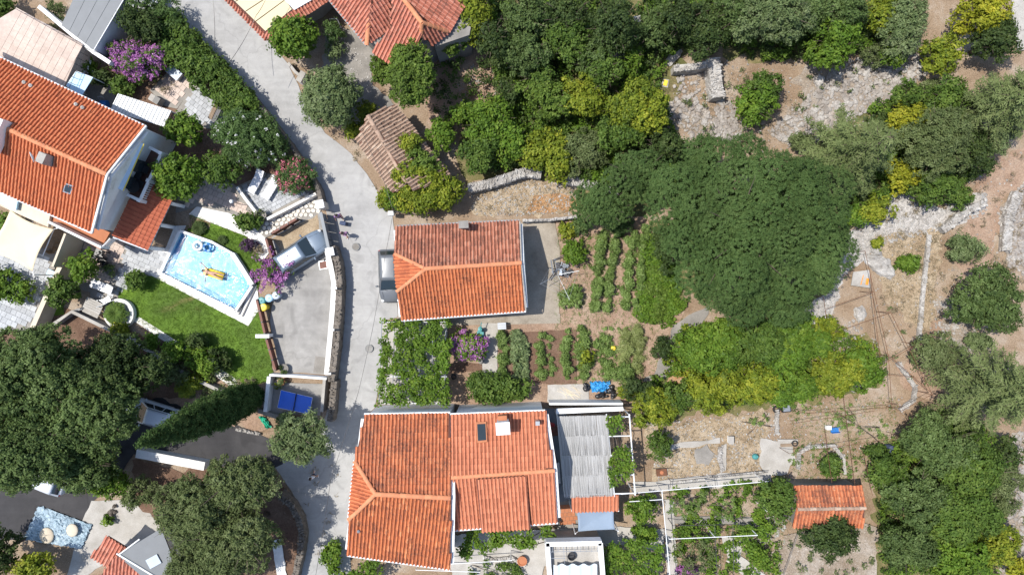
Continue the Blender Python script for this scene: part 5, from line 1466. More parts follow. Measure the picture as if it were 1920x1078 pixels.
# ================================================================== CARS
def put(o, px, py, h, head):
    c = W(px, py, h); o.location = (c.x, c.y, LEVEL[0] * .4); o.rotation_euler = (0, 0, head)
car = make_car('parked_car', 'silver', 'silver estate car parked in the courtyard behind the sliding gate', 4.35, 1.80, 1.52, True)
put(car, 563, 474, .9, math.radians(33))
c2 = make_car('parked_car', 'greycar', 'grey car parked on the road edge under the small house eaves', 3.9, 1.68, 1.45, hood=.80); put(c2, 731, 517, .8, math.radians(-88))
c3 = make_car('parked_car', 'whitecar', 'white car parked in deep shade between oaks and cypress', 4.1, 1.75, 1.5, True); put(c3, 284, 777, .9, math.radians(163))
c4 = make_car('parked_car', 'whitecar', 'pale car mostly hidden below the big oaks at the lower left', 4.1, 1.72, 1.48); put(c4, 72, 893, .9, math.radians(158))

# ================================================================== PEOPLE
def stand(o, px, py, h, head): c = W(px, py, h); o.location = (c.x, c.y, LEVEL[0] * .35); o.rotation_euler = (0, 0, head)
p1 = make_person('person in violet top walking on the road near the gate pillar', [((-.24, -.10, 1.14), (-.25, .08, .92)), ((.24, .05, 1.12), (.27, .16, .90))], LEGS_WALK, 'violet_cloth', 'pink_cloth', .3); stand(p1, 633, 405, 1.2, math.radians(200))
p2 = make_person('person in purple and white top walking behind the suitcase', [((-.25, .06, 1.14), (-.26, .24, .98)), ((.24, -.05, 1.12), (.26, -.02, .88))], LEGS_WALK, 'pink_cloth', 'violet_cloth', .3); stand(p2, 644, 438, 1.2, math.radians(170))
p3 = make_person('person in white shirt walking down the shaded lower road', ARMS_DOWN, LEGS_WALK, 'white_cloth', 'navy_cloth', .1); stand(p3, 585, 894, 1.2, math.radians(190))
c = W(644, 419, .4); su = wroot('suitcase', (c.x, c.y, 0), 'dark blue wheeled suitcase between the two people on the road', 'suitcase')
MB().box((c.x, c.y, .38), (.46, .30, .62), -.2).obj('case', M['navy_cloth'], su, bevel=.04)
MB().path([(c.x - .1, c.y + .12, .69), (c.x - .1, c.y + .14, .98), (c.x + .1, c.y + .14, .98), (c.x + .1, c.y + .12, .69)], .014, 5).obj('handle', M['steel'], su)
for dx in (-.16, .16):
    for dy in (-.09, .09): MB().tube((c.x + dx - .02, c.y + dy, .035), (c.x + dx + .02, c.y + dy, .035), .035, n=8).obj('wheel', M['rubber'], su)

# ================================================================== STREET AND COURTYARD
def manhole(px, py, r, label, m='concrete_dark'):
    c = W(px, py); o = wroot('manhole_cover', (c.x, c.y, LEVEL[0]), label, 'manhole cover')
    MB().lathe((c.x, c.y, LEVEL[0] - .03), [(r, 0), (r, .035), (r * .88, .036)], 20).obj('frame', M['sheet_grey'], o)
    MB().lathe((c.x, c.y, LEVEL[0] - .03), [(r * .86, 0), (r * .86, .038), (r * .2, .040)], 20).obj('lid', M[m], o)
manhole(668, 463, .30, 'round iron manhole cover in the pale road', 'concrete_dark')
manhole(693, 653, .30, 'faint round manhole cover in the road beside the vine pergola', 'yard')
c = W(607, 497); dc = wroot('drain_cover', (c.x, c.y, LEVEL[0]), 'square brown drain cover in the courtyard floor', 'drain cover')
MB().box((c.x, c.y, LEVEL[0] + .01), (.62, .62, .04), .15).obj('frame', M['steel'], dc); MB().box((c.x, c.y, LEVEL[0] + .02), (.52, .52, .045), .15).obj('lid', M['wood_red'], dc)
for px, py, m, lb in ((490,564,'teal','teal round bin in the bin corner'), (504,559,'paleblue','sky blue round bin between teal and pale bin'), (517,554,'greyblue','pale grey blue round bin nearest the driveway'), (493,576,'yellow','yellow lidded round bin in front of the others')):
    c = W(px, py, .9); b_ = wroot('waste_bin', (c.x, c.y, 0), lb, 'bin', 'round bins by the bougainvillea')
    MB().lathe((c.x, c.y, 0), [(.21, 0), (.25, .84)], 18).obj('barrel', M[m], b_)
    MB().lathe((c.x, c.y, .84), [(.29, 0), (.29, .05), (.22, .10), (.05, .115), (.05, .15), (.02, .16)], 18).obj('lid', M[m], b_, smooth=False)
def pot(px, py, r, h, m, label, plant='mid', full=True):
    c = W(px, py, h); o = wroot('flower_pot', (c.x, c.y, 0), label, 'flower pot')
    MB().lathe((c.x, c.y, 0), [(r * .65, 0), (r * .95, h * .9), (r * 1.08, h * .9), (r * 1.08, h), (r * .85, h), (r * .82, h * .88), (.01, h * .88)], 16).obj('pot', M[m], o)
    if full:
        s = LEAF[plant]; V, T = lobes_np([(c.x, c.y, h + .12, r * .9, r * .9, r * .8)], s, NP, 1.4)
        link('plant', np_mesh('pot_plant', V, s['n'], T, s['m']), o, below(o))
    return o
pot(490,403,.34,.7,'concrete_dark','round grey stone pot at the corner of the low white wall', 'olive')
pot(532,691,.32,.5,'concrete_dark','dark planter bowl at the lower end of the lawn fence', 'oak')
pot(527,716,.27,.5,'terracotta','small pot with pale plant on the table tennis patio wall', 'silver')
pot(520,717,.20,.4,'concrete','second smaller pot beside it on the table tennis patio wall', 'lime')
pot(979,1052,.34,.6,'terracotta','bright terracotta pot at the end of the curved stone edging', full=False)
pot(206,487+20,.36,.5,'concrete_dark','dark round planter on the pink patio under the citrus', 'oak')
pot(1040,973,.25,.45,'white','white flower pot with red flowers beside the tiled step', 'pinkfl')
# table tennis
ttr = wroot('table_tennis_table', W(552,754,.76), 'blue table tennis table on the walled patio', 'table tennis table')
q = [W(x, y, .76) for x, y in ((527,731),(586,745),(580,776),(520,764))]
cx_ = [q[0].lerp(q[1], .5), q[3].lerp(q[2], .5)]
for nm, pts in (('a', [q[0], cx_[0] - (q[1]-q[0]).normalized() * .01, cx_[1] - (q[1]-q[0]).normalized() * .01, q[3]]), ('b', [cx_[0] + (q[1]-q[0]).normalized() * .01, q[1], q[2], cx_[1] + (q[1]-q[0]).normalized() * .01])):
    top = MB().slab(pts, (0, 0, 1), .03).obj('table_half', M['tt_blue'], ttr)
for i in range(4):
    a, b = q[i], q[(i+1) % 4]; MB().tube(a.lerp(b, .01) + Vector((0, 0, .002)), a.lerp(b, .99) + Vector((0, 0, .002)), .012, n=4).obj('edge_line', M['white'], ttr)
MB().tube(cx_[0] + Vector((0, .1, .15)), cx_[1] + Vector((0, -.1, .15)), .012, n=5).slab([cx_[0], cx_[1], cx_[1] + Vector((0, 0, .14)), cx_[0] + Vector((0, 0, .14))], (1, 0, 0), .01).obj('net', M['black'], ttr)
for p in (q[0].lerp(q[2], .15), q[0].lerp(q[2], .85), q[1].lerp(q[3], .15), q[1].lerp(q[3], .85)): MB().tube((p.x, p.y, 0), (p.x, p.y, .74), .035, n=6).obj('leg', M['steel'], ttr)
o = wroot('garden_netting', W(497,793), 'crumpled green garden netting on the bank below the table tennis patio', 'netting')
mb = MB()
crumple(o, 'net_folds', [(484,780),(495,781),(510,800),(499,804)], .25, .05, M['green_pl'], 12)

# ================================================================== FURNITURE
def lounger(px, py, ang, label, group):
    c = W(px, py, .4); o = empty('sun_lounger', (c.x, c.y, LEVEL[0]), label, 'sun lounger', group, ang)
    MB().box((-.3, 0, .34), (1.25, .62, .06)).obj('seat', M['white_cloth'], o, bevel=.02)
    MB().box((.62, 0, .46), (.72, .62, .06), m=Matrix.Rotation(-.45, 3, 'Y')).obj('backrest', M['white_cloth'], o, bevel=.02)
    MB().box((0, .30, .29), (1.9, .05, .06)).box((0, -.30, .29), (1.9, .05, .06)).obj('frame', M['steel'], o)
    for x in (-.8, .7):
        for y in (-.28, .28): MB().box((x, y, .14), (.05, .05, .28)).obj('leg', M['steel'], o)
lounger(481,341,math.radians(62),'sun lounger half under the oleander on the slab patio','loungers on the slab patio')
lounger(509,353,math.radians(58),'sun lounger standing free in the middle of the slab patio','loungers on the slab patio')
def table(px, py, sx, sy, h, ang, m, label, name='garden_table', cat='table'):
    c = W(px, py, h); o = empty(name, (c.x, c.y, LEVEL[0]), label, cat, None, ang)
    n = max(3, int(sy / .16))
    for i in range(n): MB().box((0, -sy / 2 + (i + .5) * sy / n, h - .025), (sx, sy / n - .012, .045)).obj('plank', M[m], o)
    for x in (-.42, .42):
        for y in (-.40, .40): MB().box((x * sx, y * sy, h / 2 - .03), (.07, .07, h - .05)).obj('leg', M[m], o)
    return o
def bench(px, py, sx, ang, m, label): return table(px, py, sx, .36, .45, ang, m, label, 'bench', 'bench')
def chair(px, py, ang, m, label, group):
    c = W(px, py, .5); o = empty('garden_chair', (c.x, c.y, LEVEL[0]), label, 'chair', group, ang)
    MB().box((0, 0, .44), (.48, .48, .05)).obj('seat', M[m], o, bevel=.015)
    MB().box((-.24, 0, .72), (.05, .46, .5), m=Matrix.Rotation(-.18, 3, 'Y')).obj('backrest', M[m], o, bevel=.015)
    for x in (-.2, .2):
        for y in (-.2, .2): MB().tube((x, y, 0), (x, y, .43), .022, n=5).obj('leg', M[m], o)
    for y in (-.25, .25): MB().box((.0, y, .64), (.44, .05, .04)).obj('armrest', M[m], o)
table(177,573,1.35,.85,.74,DL,'concrete','pale stone garden table left of the cycad ring')
bench(172,586,1.25,DL,'concrete','stone bench below the pale garden table')
chair(194,567,DL+2.2,'steel','grey garden chair at the upper right of the stone table','chairs round the stone table')
chair(203,563,DL+2.5,'steel','grey garden chair nearest the cycad ring','chairs round the stone table')
lounger(193,538,math.radians(-20),'wooden slatted lounger between citrus tree and stone table','loungers by the stone table')
chair(178,480,DL,'black','dark metal chair on the pink patio near the long balcony','dark chairs on the pink patio')
chair(190,486,DL+1.7,'black','dark metal chair beside the citrus on the pink patio','dark chairs on the pink patio')
chair(197,494,DL+3.0,'black','dark metal chair nearest the round dark planter','dark chairs on the pink patio')
table(188,476,.7,.7,.72,DL,'black','small dark patio table under the long balcony')
def on_balcony(px, py, f, *a):
    f(px, py, *a)
for (px, py, sx, lb) in ((250,350,.9,'dark round balcony table above the veranda'),):
    c = W(px, py, zb + .7); o = wroot('balcony_table', (c.x, c.y, zb), lb, 'table')
    MB().lathe((c.x, c.y, zb), [(.05, 0), (.05, .68), (.45, .69), (.45, .73)], 16).obj('top_and_stem', M['black'], o)
for (px, py, lb) in ((258,330,'dark chair on the balcony, nearest the awning end'), (262,345,'dark chair on the balcony beside the round table'), (272,318,'dark box seat at the upper end of the balcony')):
    c = W(px, py, zb + .4); o = empty('balcony_chair', (c.x, c.y, zb), lb, 'chair', 'dark balcony seats', DL)
    MB().box((0, 0, .42), (.5, .5, .08)).obj('seat', M['black'], o, bevel=.02); MB().box((-.24, 0, .7), (.06, .5, .5)).obj('backrest', M['black'], o)
    for x in (-.2, .2):
        for y in (-.2, .2): MB().tube((x, y, 0), (x, y, .4), .022, n=5).obj('leg', M['black'], o)
bench(403,207,1.5,math.radians(65),'wood','weathered plank bench on the slate patio')
bench(409,212,1.4,math.radians(65),'metal_dark','dark narrow bench right beside the weathered plank bench')
c = W(327,137,.5); o = wroot('storage_box', (c.x, c.y, 0), 'grey lidded garden box at the end of the purple bougainvillea', 'box')
MB().box((c.x, c.y, .28), (1.05, .62, .56), -.7).obj('box', M['steel'], o); MB().box((c.x, c.y, .59), (1.12, .68, .06), -.7).obj('lid', M['greyblue'], o)
c = W(289,186,.8); o = wroot('barbecue', (c.x, c.y, 0), 'small grey and black barbecue behind the white carport', 'barbecue')
MB().box((c.x, c.y, .4), (.8, .5, .8), -.55).obj('base', M['concrete'], o); MB().box((c.x + .2, c.y - .1, .84), (.42, .5, .08), -.55).obj('grill', M['black'], o)
c = W(192,194,.6); o = wroot('garden_hose_cart', (c.x, c.y, 0), 'blue hose cart in the small concrete court behind the villa', 'hose cart')
MB().tube((c.x - .25, c.y, .35), (c.x + .25, c.y, .35), .28, n=14).obj('drum', M['blue'], o)
mb = MB()
for i in range(20): mb.tube((c.x + .5 + .3 * math.cos(i * .6), c.y - .1 + .24 * math.sin(i * .6), .06), (c.x + .5 + .3 * math.cos(i * .6 + .6), c.y - .1 + .24 * math.sin(i * .6 + .6), .06), .018, n=5)
mb.obj('hose', M['blue'], o); MB().path([(c.x - .2, c.y + .1, .35), (c.x - .2, c.y + .4, .9), (c.x + .2, c.y + .4, .9), (c.x + .2, c.y + .1, .35)], .02, 5).obj('handle', M['steel'], o)
c = W(434,378,1.7); o = wroot('garden_lamp', (c.x, c.y, 0), 'garden lamp post with white globe by the low wall', 'lamp')
MB().tube((c.x, c.y, 0), (c.x, c.y, 1.6), .03, n=6).obj('post', M['metal_dark'], o); MB().ball((c.x, c.y, 1.72), .15, 12, 8).obj('globe', M['white'], o, smooth=True)
# sail shades
def sail(name, corners, m, label, sag=.14, cut=.16, posts=True, rings=7):
    o = wroot(name, (*corners[0].xy, 0), label, 'shade sail')
    c = sum(corners, Vector()) / len(corners); n = len(corners); K = 8
    rim_ = []
    for i in range(n):
        a, b = corners[i], corners[(i+1) % n]
        for k in range(K):
            t = k / K; p = a.lerp(b, t); rim_.append(p + (c - p) * (cut * 4 * t * (1 - t)))
    v, f = [], []
    nr = len(rim_)
    for r_ in range(rings):
        s_ = r_ / rings
        for p in rim_: v.append(p.lerp(c, s_) - Vector((0, 0, sag * (1 - (1 - s_) ** 2))))
    v.append(c - Vector((0, 0, sag)))
    for r_ in range(rings - 1):
        for i in range(nr): f.append((r_*nr + i, r_*nr + (i+1) % nr, (r_+1)*nr + (i+1) % nr, (r_+1)*nr + i))
    for i in range(nr): f.append(((rings-1)*nr + i, (rings-1)*nr + (i+1) % nr, len(v) - 1))
    s_ = MB().add(v, f).obj('cloth', M[m], o, smooth=True); md = s_.modifiers.new('thick', 'SOLIDIFY'); md.thickness = .006
    if posts:
        for p in corners:
            d = (p - c); d.z = 0; d.normalize(); e = p + d * .25
            MB().tube((e.x, e.y, 0), (e.x, e.y, p.z + .05), .045, n=7).tube(p, (e.x, e.y, p.z), .012, n=4).obj('post', M['metal_white'], o)
    return o
sail('shade_sail', [W(19,394,3.0), W(101,430,2.8), W(61,509,2.9), W(-32,470,2.8)], 'sail_cream', 'large cream shade sail over the terrace below the villa', .22, .13)
sail('shade_sail', [W(1081,956,2.4), W(1151,954,2.4), W(1153,992,2.2), W(1084,996,2.2)], 'sail_blue', 'blue grey shade awning below the small tiled lean-to roof', .22, .04)
# frames and furniture beneath the cream sail
pf = wroot('pergola_frame', W(90,450), 'white metal frame posts beside the cream shade sail', 'frame')
for a, b in (((101,430),(80,480)), ((80,480),(-10,440)), ((62,415),(45,460))): MB().tube(W(*a, 2.5), W(*b, 2.5), .035, n=6).obj('rail', M['metal_white'], pf)
table(92,456,.9,.6,.72,DL,'wood','brown wooden table between shade sail and beige partition')
chair(78,453,DL,'wood_red','reddish wooden chair at the brown table','wooden chairs under the sail'); chair(100,468,DL+1.5,'wood','pale wooden chair by the beige partition','wooden chairs under the sail')
c = W(96,512,.4); o = wroot('plastic_tub', (c.x, c.y, 0), 'white plastic tub at the end of the beige partition', 'tub')
MB().box((c.x, c.y, .22), (.5, .4, .44), DL).obj('tub', M['white'], o, bevel=.03); MB().box((c.x, c.y, .46), (.54, .44, .04), DL).obj('lid', M['paleblue'], o)
# lower left foil
o = wroot('foil_cover', W(110,985,.3), 'crumpled pale blue foil sheet spread over a heap beside the asphalt', 'tarpaulin')
v, f = [], []; cn = [W(x, y, .3) for x, y in ((70,948),(170,985),(150,1030),(42,1012))]; n_ = 26
for j in range(n_ + 1):
    for i in range(n_ + 1):
        s_, t = i / n_, j / n_; p = cn[0].lerp(cn[1], s_).lerp(cn[3].lerp(cn[2], s_), t)
        v.append((p.x + R.gauss(0, .03), p.y + R.gauss(0, .03), .18 + .35 * math.sin(math.pi * s_) * math.sin(math.pi * t) + R.gauss(0, .045)))
for j in range(n_):
    for i in range(n_): f.append((j*(n_+1)+i, j*(n_+1)+i+1, (j+1)*(n_+1)+i+1, (j+1)*(n_+1)+i))
MB().add(v, f).obj('sheet', M['foil'], o)
for px, py, rx in ((85,1005,.55),(133,995,.45)):
    c = W(px, py, .7); MB().ball((c.x, c.y, .55), rx, 14, 8, (1, 1.1, .25)).obj('sand_heap', M['cream'], o, smooth=True)
o = wroot('stone_heap', W(205,965), 'small heap of grey stones on the pale concrete yard', 'stone heap')
for i in range(18): link('stone', rock_meshes('stone_dark')[i % 8], o, loc=W(R.gauss(207,7), R.gauss(964,5), .1 + R.random() * .15) - o.location, rot=(R.random()*6, R.random()*6, R.random()*6), scale=[R.uniform(.2, .45)] * 3)
# ================================================================== SOUTH TERRACE
pg = wroot('reed_pergola', W(1100,850), 'pergola roofed with bleached grey reed mats and white frame', 'pergola')
h_ = 2.9
Q = [Vector((1045,780)), Vector((1138,778)), Vector((1150,927)), Vector((1059,931))]
VV, TT_ = [], []
for band in range(4):
    for i in range(230):
        s0 = i / 230; t0, t1 = band / 4 + R.uniform(-.012, .012), (band + 1) / 4 + R.uniform(-.012, .03)
        a = Q[0].lerp(Q[1], s0).lerp(Q[3].lerp(Q[2], s0), max(0, t0)); b = Q[0].lerp(Q[1], s0).lerp(Q[3].lerp(Q[2], s0), min(1.02, t1))
        A_, B_ = W(a.x, a.y, h_ + R.uniform(0, .012)), W(b.x + R.uniform(-.8, .8), b.y, h_ + R.uniform(0, .012)); w_ = R.uniform(.008, .014); tv = min(1, max(0, R.gauss(.6, .3)))
        for k in range(3):
            o0, o1 = (-1, 0, 1)[k], (0, 1, -1)[k]; z0, z1 = (0, .008, 0)[k], (.008, 0, 0)[k]
            VV.append([A_ + Vector((o0 * w_, 0, z0)), B_ + Vector((o0 * w_, 0, z0)), B_ + Vector((o1 * w_, 0, z1)), A_ + Vector((o1 * w_, 0, z1))]); TT_.append(tv)
link('reeds', np_mesh('reeds', np.array([[tuple(p) for p in q_] for q_ in VV]), 4, TT_, M['reed']), pg, below(pg), kind='stuff')
for t in (.02, .26, .5, .75, .98):
    a, b = Q[0].lerp(Q[3], t), Q[1].lerp(Q[2], t) + Vector((42, 0)); MB().tube(W(a.x, a.y, h_ - .07), W(b.x, b.y, h_ - .07), .045, n=6).obj('beam', M['metal_white'], pg)
for a, b in ((Q[0], Q[3]), (Vector((1137,776)), Vector((1152,930))), (Vector((1180,776)), Vector((1191,928)))): MB().tube(W(a.x, a.y, h_ - .12), W(b.x, b.y, h_ - .12), .05, n=6).obj('rail', M['metal_white'], pg)
for x, y in ((1046,782),(1060,930),(1180,778),(1190,926),(1186,850),(1152,930)): p = W(x, y, h_ - .1); MB().tube((p.x, p.y, 0), p, .05, n=7).obj('post', M['metal_white'], pg)
sheet(pg, 'edge_board', [(1043,766),(1168,762),(1169,770),(1043,776)], 2.75, 'white', .1)
lt = wroot('lean_to', W(1115,945), 'narrow lean-to roof of orange tiles under the reed pergola', 'lean-to')
rl2 = Roof(lt); rl2.slope(W(1072,958,2.45), W(1160,955,2.45), W(1072,930,2.8), [(1072,931),(1160,927),(1160,956),(1072,959)], .26, .38, 'tile_flat', False, .004); rl2.build()
for x in (1074,1158): p = W(x, 956, 2.4); MB().box((p.x, p.y, 1.2), (.2, .2, 2.4)).obj('pillar', M['white'], lt)
table(1037,808,.9,.7,.74,.2,'wood_red','red brown table in the shaded gap beside the reed pergola')
chair(1032,797,1.2,'red_pl','red chair in the shaded gap beside the reed pergola','chairs in the shaded gap')
table(1044,886,.45,1.5,.75,.06,'white','narrow white table against the wall beside the reed pergola')
dn = wroot('terrace_house', W(1080,1050), 'white walled roof terrace with pale blue sunshade at the bottom edge', 'house')
hz = 2.8
MB().prism([tuple(W(x, y, hz).xy) for x, y in ((1026,1019),(1127,1017),(1134,1110),(1032,1110))], -.1, hz).obj('wall', M['concrete'], dn)
for a, b in (((1024,1020),(1128,1018)), ((1026,1018),(1033,1110)), ((1126,1018),(1133,1110))): MB().prism(strip_poly([tuple(W(*a, 3.4).xy), tuple(W(*b, 3.4).xy)], .32), hz - .2, 3.4).obj('parapet', M['white'], dn)
for i in range(9): a = W(1036 + i * 10.5, 1024, 3.3); b = W(1036 + i * 10.5, 1034, 3.3); MB().tube(a, b, .02, n=4).obj('slat', M['steel'], dn)
for a, b in (((1032,1022),(1036,1100)), ((1056,1022),(1060,1070)), ((1032,1034),(1126,1032)), ((1032,1046),(1060,1046))): MB().tube(W(*a, 3.3), W(*b, 3.3), .02, n=4).obj('frame_bar', M['steel'], dn)
v, f = [], []
for i in range(25):
    for (y0, dy) in ((1058, 0), (1110, 4)):
        x = 1038 + i * 3.4; v.append(W(x, y0 + (2.2 * math.sin(i * 1.05) if dy == 0 else 0), 3.45 + .09 * math.sin(i * 1.05)))
for i in range(24): f.append((i*2, i*2+1, i*2+3, i*2+2))
MB().add(v, f).obj('sunshade', plain('pale_sunshade_cloth', (.56, .63, .68), .9), dn, smooth=True)
c = W(1072,1043,3.1); bk = wroot('wicker_basket', (c.x, c.y, hz), 'dark wicker basket on the roof terrace at the bottom edge', 'basket')
MB().lathe((c.x, c.y, hz), [(.22, 0), (.30, .30), (.27, .30), (.2, .05), (.02, .04)], 14).obj('basket', M['metal_dark'], bk); MB().path([(c.x - .28, c.y, hz + .3), (c.x, c.y, hz + .5), (c.x + .28, c.y, hz + .3)], .02, 5).obj('handle', M['metal_dark'], bk)
# ================================================================== PLOT OBJECTS
vp = wroot('vine_pergola', W(775,680), 'vine covered pergola between road and purple bougainvillea', 'pergola')
for i in range(6): MB().tube(W(716 + i * 24, 602, 2.3), W(711 + i * 24.5, 757, 2.3), .03, n=5).obj('rafter', M['steel'], vp)
for y in (604, 655, 706, 756): MB().tube(W(714, y, 2.25), W(838, y, 2.25), .035, n=5).obj('beam', M['steel'], vp)
for x in (716, 775, 836):
    for y in (604, 756): p = W(x, y, 2.25); MB().tube((p.x, p.y, 0), p, .045, n=6).obj('post', M['steel'], vp)
V, T = cover([[(717,600),(838,598),(846,640),(838,700),(842,757),(709,757)]], 2.35, .5, 'fresh', 330, NP, .30)
s = LEAF['fresh']; link('vine', np_mesh('pergola_vine', V, LEAF['fresh']['n'], T, s['m']), vp, below(vp))
ra = wroot('rotary_dryer', W(1045,512,1.5), 'rotary clothes dryer with sagging lines beside the shaded yard', 'clothes dryer')
cc = W(1046,515,1.7); MB().tube((cc.x, cc.y, 0), (cc.x, cc.y, 1.85), .03, n=7).obj('pole', M['steel'], ra)
tips = [W(x, y, 1.8) for x, y in ((1012,533),(1040,484),(1086,508),(1068,562))]
for t in tips: MB().tube((cc.x, cc.y, 1.5), t, .018, n=5).obj('arm', M['steel'], ra)
for k in (.35, .55, .75, .95):
    pts = [Vector((cc.x, cc.y, 1.5)).lerp(t, k) for t in tips]; MB().path(pts + [pts[0]], .005, 4).obj('line', M['steel'], ra)
sc_ = wroot('scrap_heap', W(1050,505), 'heap of dark metal pipes and folding frames beside the round leafy bush', 'scrap heap')
for i in range(14):
    x, y, a, l = 1052 + R.gauss(0, 10), 503 + R.gauss(0, 9), R.uniform(0, 3.1), R.uniform(.5, 1.1)
    c = W(x, y, .3); zz = .25 + R.random() * .4; d = Vector((math.cos(a), math.sin(a), R.uniform(-.15, .15))) * l / 2
    MB().tube(Vector((c.x, c.y, zz)) - d, Vector((c.x, c.y, zz)) + d, R.uniform(.02, .055), n=6).obj('pipe', M[['metal_dark','steel','bluegrey','greyblue'][i % 4]], sc_)
for i in range(4):
    c = W(1046 + i * 7, 498 + (i % 2) * 12, .5); MB().box((c.x, c.y, .4), (.5, .3, .05), R.uniform(0, 3), ).obj('panel', M[['metal_dark','greyblue','bluegrey','black'][i]], sc_)
c = W(900,618,.9); o = wroot('water_pump', (c.x, c.y, 0), 'teal hand pump standing above the purple bougainvillea', 'pump')
MB().lathe((c.x, c.y, 0), [(.2, 0), (.2, .1), (.11, .12), (.11, .8), (.17, .82), (.15, .95), (.03, .98)], 12).obj('cylinder', M['teal'], o); MB().tube((c.x, c.y, .9), (c.x + .12, c.y + .55, 1.05), .03, n=6).obj('handle', M['teal'], o); MB().tube((c.x, c.y, .6), (c.x + .32, c.y, .5), .04, n=6).obj('spout', M['teal'], o)
MB().box((c.x, c.y - .38, .2), (.5, .5, .4)).obj('trough', M['teal'], o)
table(941,611,.62,.5,.7,.05,'steel','small grey metal table on the path below the small house')
c = W(902,677,.8); o = wroot('stone_pedestal', (c.x, c.y, 0), 'weathered grey stone pedestal below the purple bougainvillea', 'pedestal')
MB().lathe((c.x, c.y, 0), [(.24, 0), (.24, .08), (.13, .14), (.11, .6), (.22, .7), (.22, .8)], 12).obj('column', M['concrete_dark'], o); MB().ball((c.x, c.y, .95), .17, 10, 8).obj('ball', M['concrete_dark'], o, smooth=True)
def tyre(px, py, r, label, group='old tyres', name='old_tyre'):
    c = W(px, py, .1); o = wroot(name, (c.x, c.y, 0), label, 'tyre', group); mb = MB(); n_ = 16; pts = []
    v, f = [], []
    for i in range(n_):
        t = 2 * math.pi * i / n_
        for (rr, z) in ((r, .06), (r, .20), (r * .85, .25), (r * .62, .22), (r * .60, .12), (r * .62, .03), (r * .85, .0)): v.append((c.x + rr * math.cos(t), c.y + rr * math.sin(t), z + LEVEL[0] * .5))
    for i in range(n_):
        for j in range(7): f.append((i*7+j, ((i+1) % n_)*7+j, ((i+1) % n_)*7+(j+1) % 7, i*7+(j+1) % 7))
    MB().add(v, f).obj('tread', M['rubber'], o, smooth=True)
tyre(851,706,.20,'small black tyre lying on bare soil left of the lemon bush')
tyre(1455,767,.28,'dark tyre left of the square tub, by the stone edging')
tyre(1489,830,.24,'old tyre among planks on the round white slab')
c = W(1475,765,.3); o = wroot('square_tub', (c.x, c.y, 0), 'square black tub with grey water above the stone edging', 'tub')
MB().box((c.x, c.y, .15), (.66, .62, .3), .1).obj('tub', M['black'], o); MB().box((c.x, c.y, .30), (.52, .48, .02), .1).obj('water', M['steel'], o)
o = wroot('blue_tarpaulin', W(1123,724), 'crumpled bright blue tarpaulin at the lower edge of the plot', 'tarpaulin'); mb = MB()
crumple(o, 'folds', [(1106,716),(1144,715),(1142,736),(1110,734)], .45, .075, plain('bright_blue_sheet', (.05, .30, .62), .35))
def bag(px, py, r, label):
    c = W(px, py, .3); o = wroot('rubbish_bag', (c.x, c.y, 0), label, 'bag', 'black bags by the blue tarpaulin'); mb = MB()
    for i in range(9): mb.ball((c.x + R.gauss(0, r * .42), c.y + R.gauss(0, r * .42), .2 + R.random() * .18), r * R.uniform(.35, .75), 8, 5, (R.uniform(.8, 1.3), R.uniform(.7, 1.1), .8))
    mb.obj('bag', M['black'], o); MB().ball((c.x, c.y, .52), r * .25, 6, 4, (1, 1, 1.6)).obj('knot', M['black'], o)
bag(1099,725,.32,'black rubbish bag left of the blue tarpaulin'); bag(1128,738,.30,'black rubbish bag below the blue tarpaulin'); bag(1146,730,.34,'black rubbish bag right of the blue tarpaulin'); bag(1150,741,.26,'lowest black rubbish bag beside the green bush')
sb = wroot('straw_bundle', W(1065,738), 'loose bundle of dry canes on the pale slab by the bags', 'canes')
for i in range(40):
    c = W(1070 + R.gauss(0, 9), 738 + R.gauss(0, 5), .1); a = R.gauss(-.5, .25); d = Vector((math.cos(a), math.sin(a), 0)) * R.uniform(.3, .6)
    MB().tube(Vector((c.x, c.y, .07 + i * .002)) - d, Vector((c.x, c.y, .07 + i * .002)) + d, .012, n=4).obj('cane', M['sail_cream'], sb)
# ================================================================== GARDEN FRAMES
def frame(name, rails, posts, h, m, label, r=.03, cat='frame'):
    a0 = W(*rails[0][0], h); o = wroot(name, (a0.x, a0.y, 0), label, cat)
    for a, b in rails: MB().tube(W(*a, h), W(*b, h), r, n=5).obj('rail', M[m], o)
    for x, y in posts: p = W(x, y, h); MB().tube((p.x, p.y, 0), p, r * 1.15, n=6).obj('post', M[m], o)
frame('pergola_frame', [((1155,927),(1441,902)), ((1241,920),(1257,1090)), ((1180,940),(1241,936)), ((1255,1010),(1420,1003))], [(1241,920),(1334,911),(1434,903),(1438,958),(1255,1010),(1340,1006),(1420,1003)], 2.2, 'metal_white', 'white pipe pergola over the lower vine garden', .032)
frame('trellis_frame', [((1622,471),(1666,668)), ((1631,510),(1650,670)), ((1549,579),(1638,547)), ((1555,627),(1670,586)), ((1670,586),(1748,740)), ((1544,557),(1557,649)), ((1660,680),(1720,645)), ((1666,668),(1672,760)), ((1640,700),(1720,708)), ((1660,660),(1745,735)), ((1690,770),(1750,738))],
      [(1622,471),(1666,668),(1544,557),(1557,649),(1670,586),(1748,740),(1638,547),(1720,645),(1690,770)], 2.0, 'rusty', 'rusty iron trellis frame along the dry terrace', .019)
frame('trellis_frame', [((1581,740),(1603,910)), ((1510,775),(1690,762)), ((1480,850),(1690,820)), ((1480,795),(1640,770)), ((1620,850),(1636,930)), ((1545,800),(1560,905))], [(1581,740),(1510,775),(1690,762),(1480,850),(1690,820)], 2.0, 'rusty', 'thin dark trellis frame over the small beds above the garden shed', .016)
frame('trellis_frame', [((1258,902),(1440,885)), ((1258,902),(1256,915)), ((1340,897),(1342,915))], [(1258,902),(1340,897),(1436,886)], .9, 'metal_dark', 'low dark iron railing along the garden path', .02, 'railing')
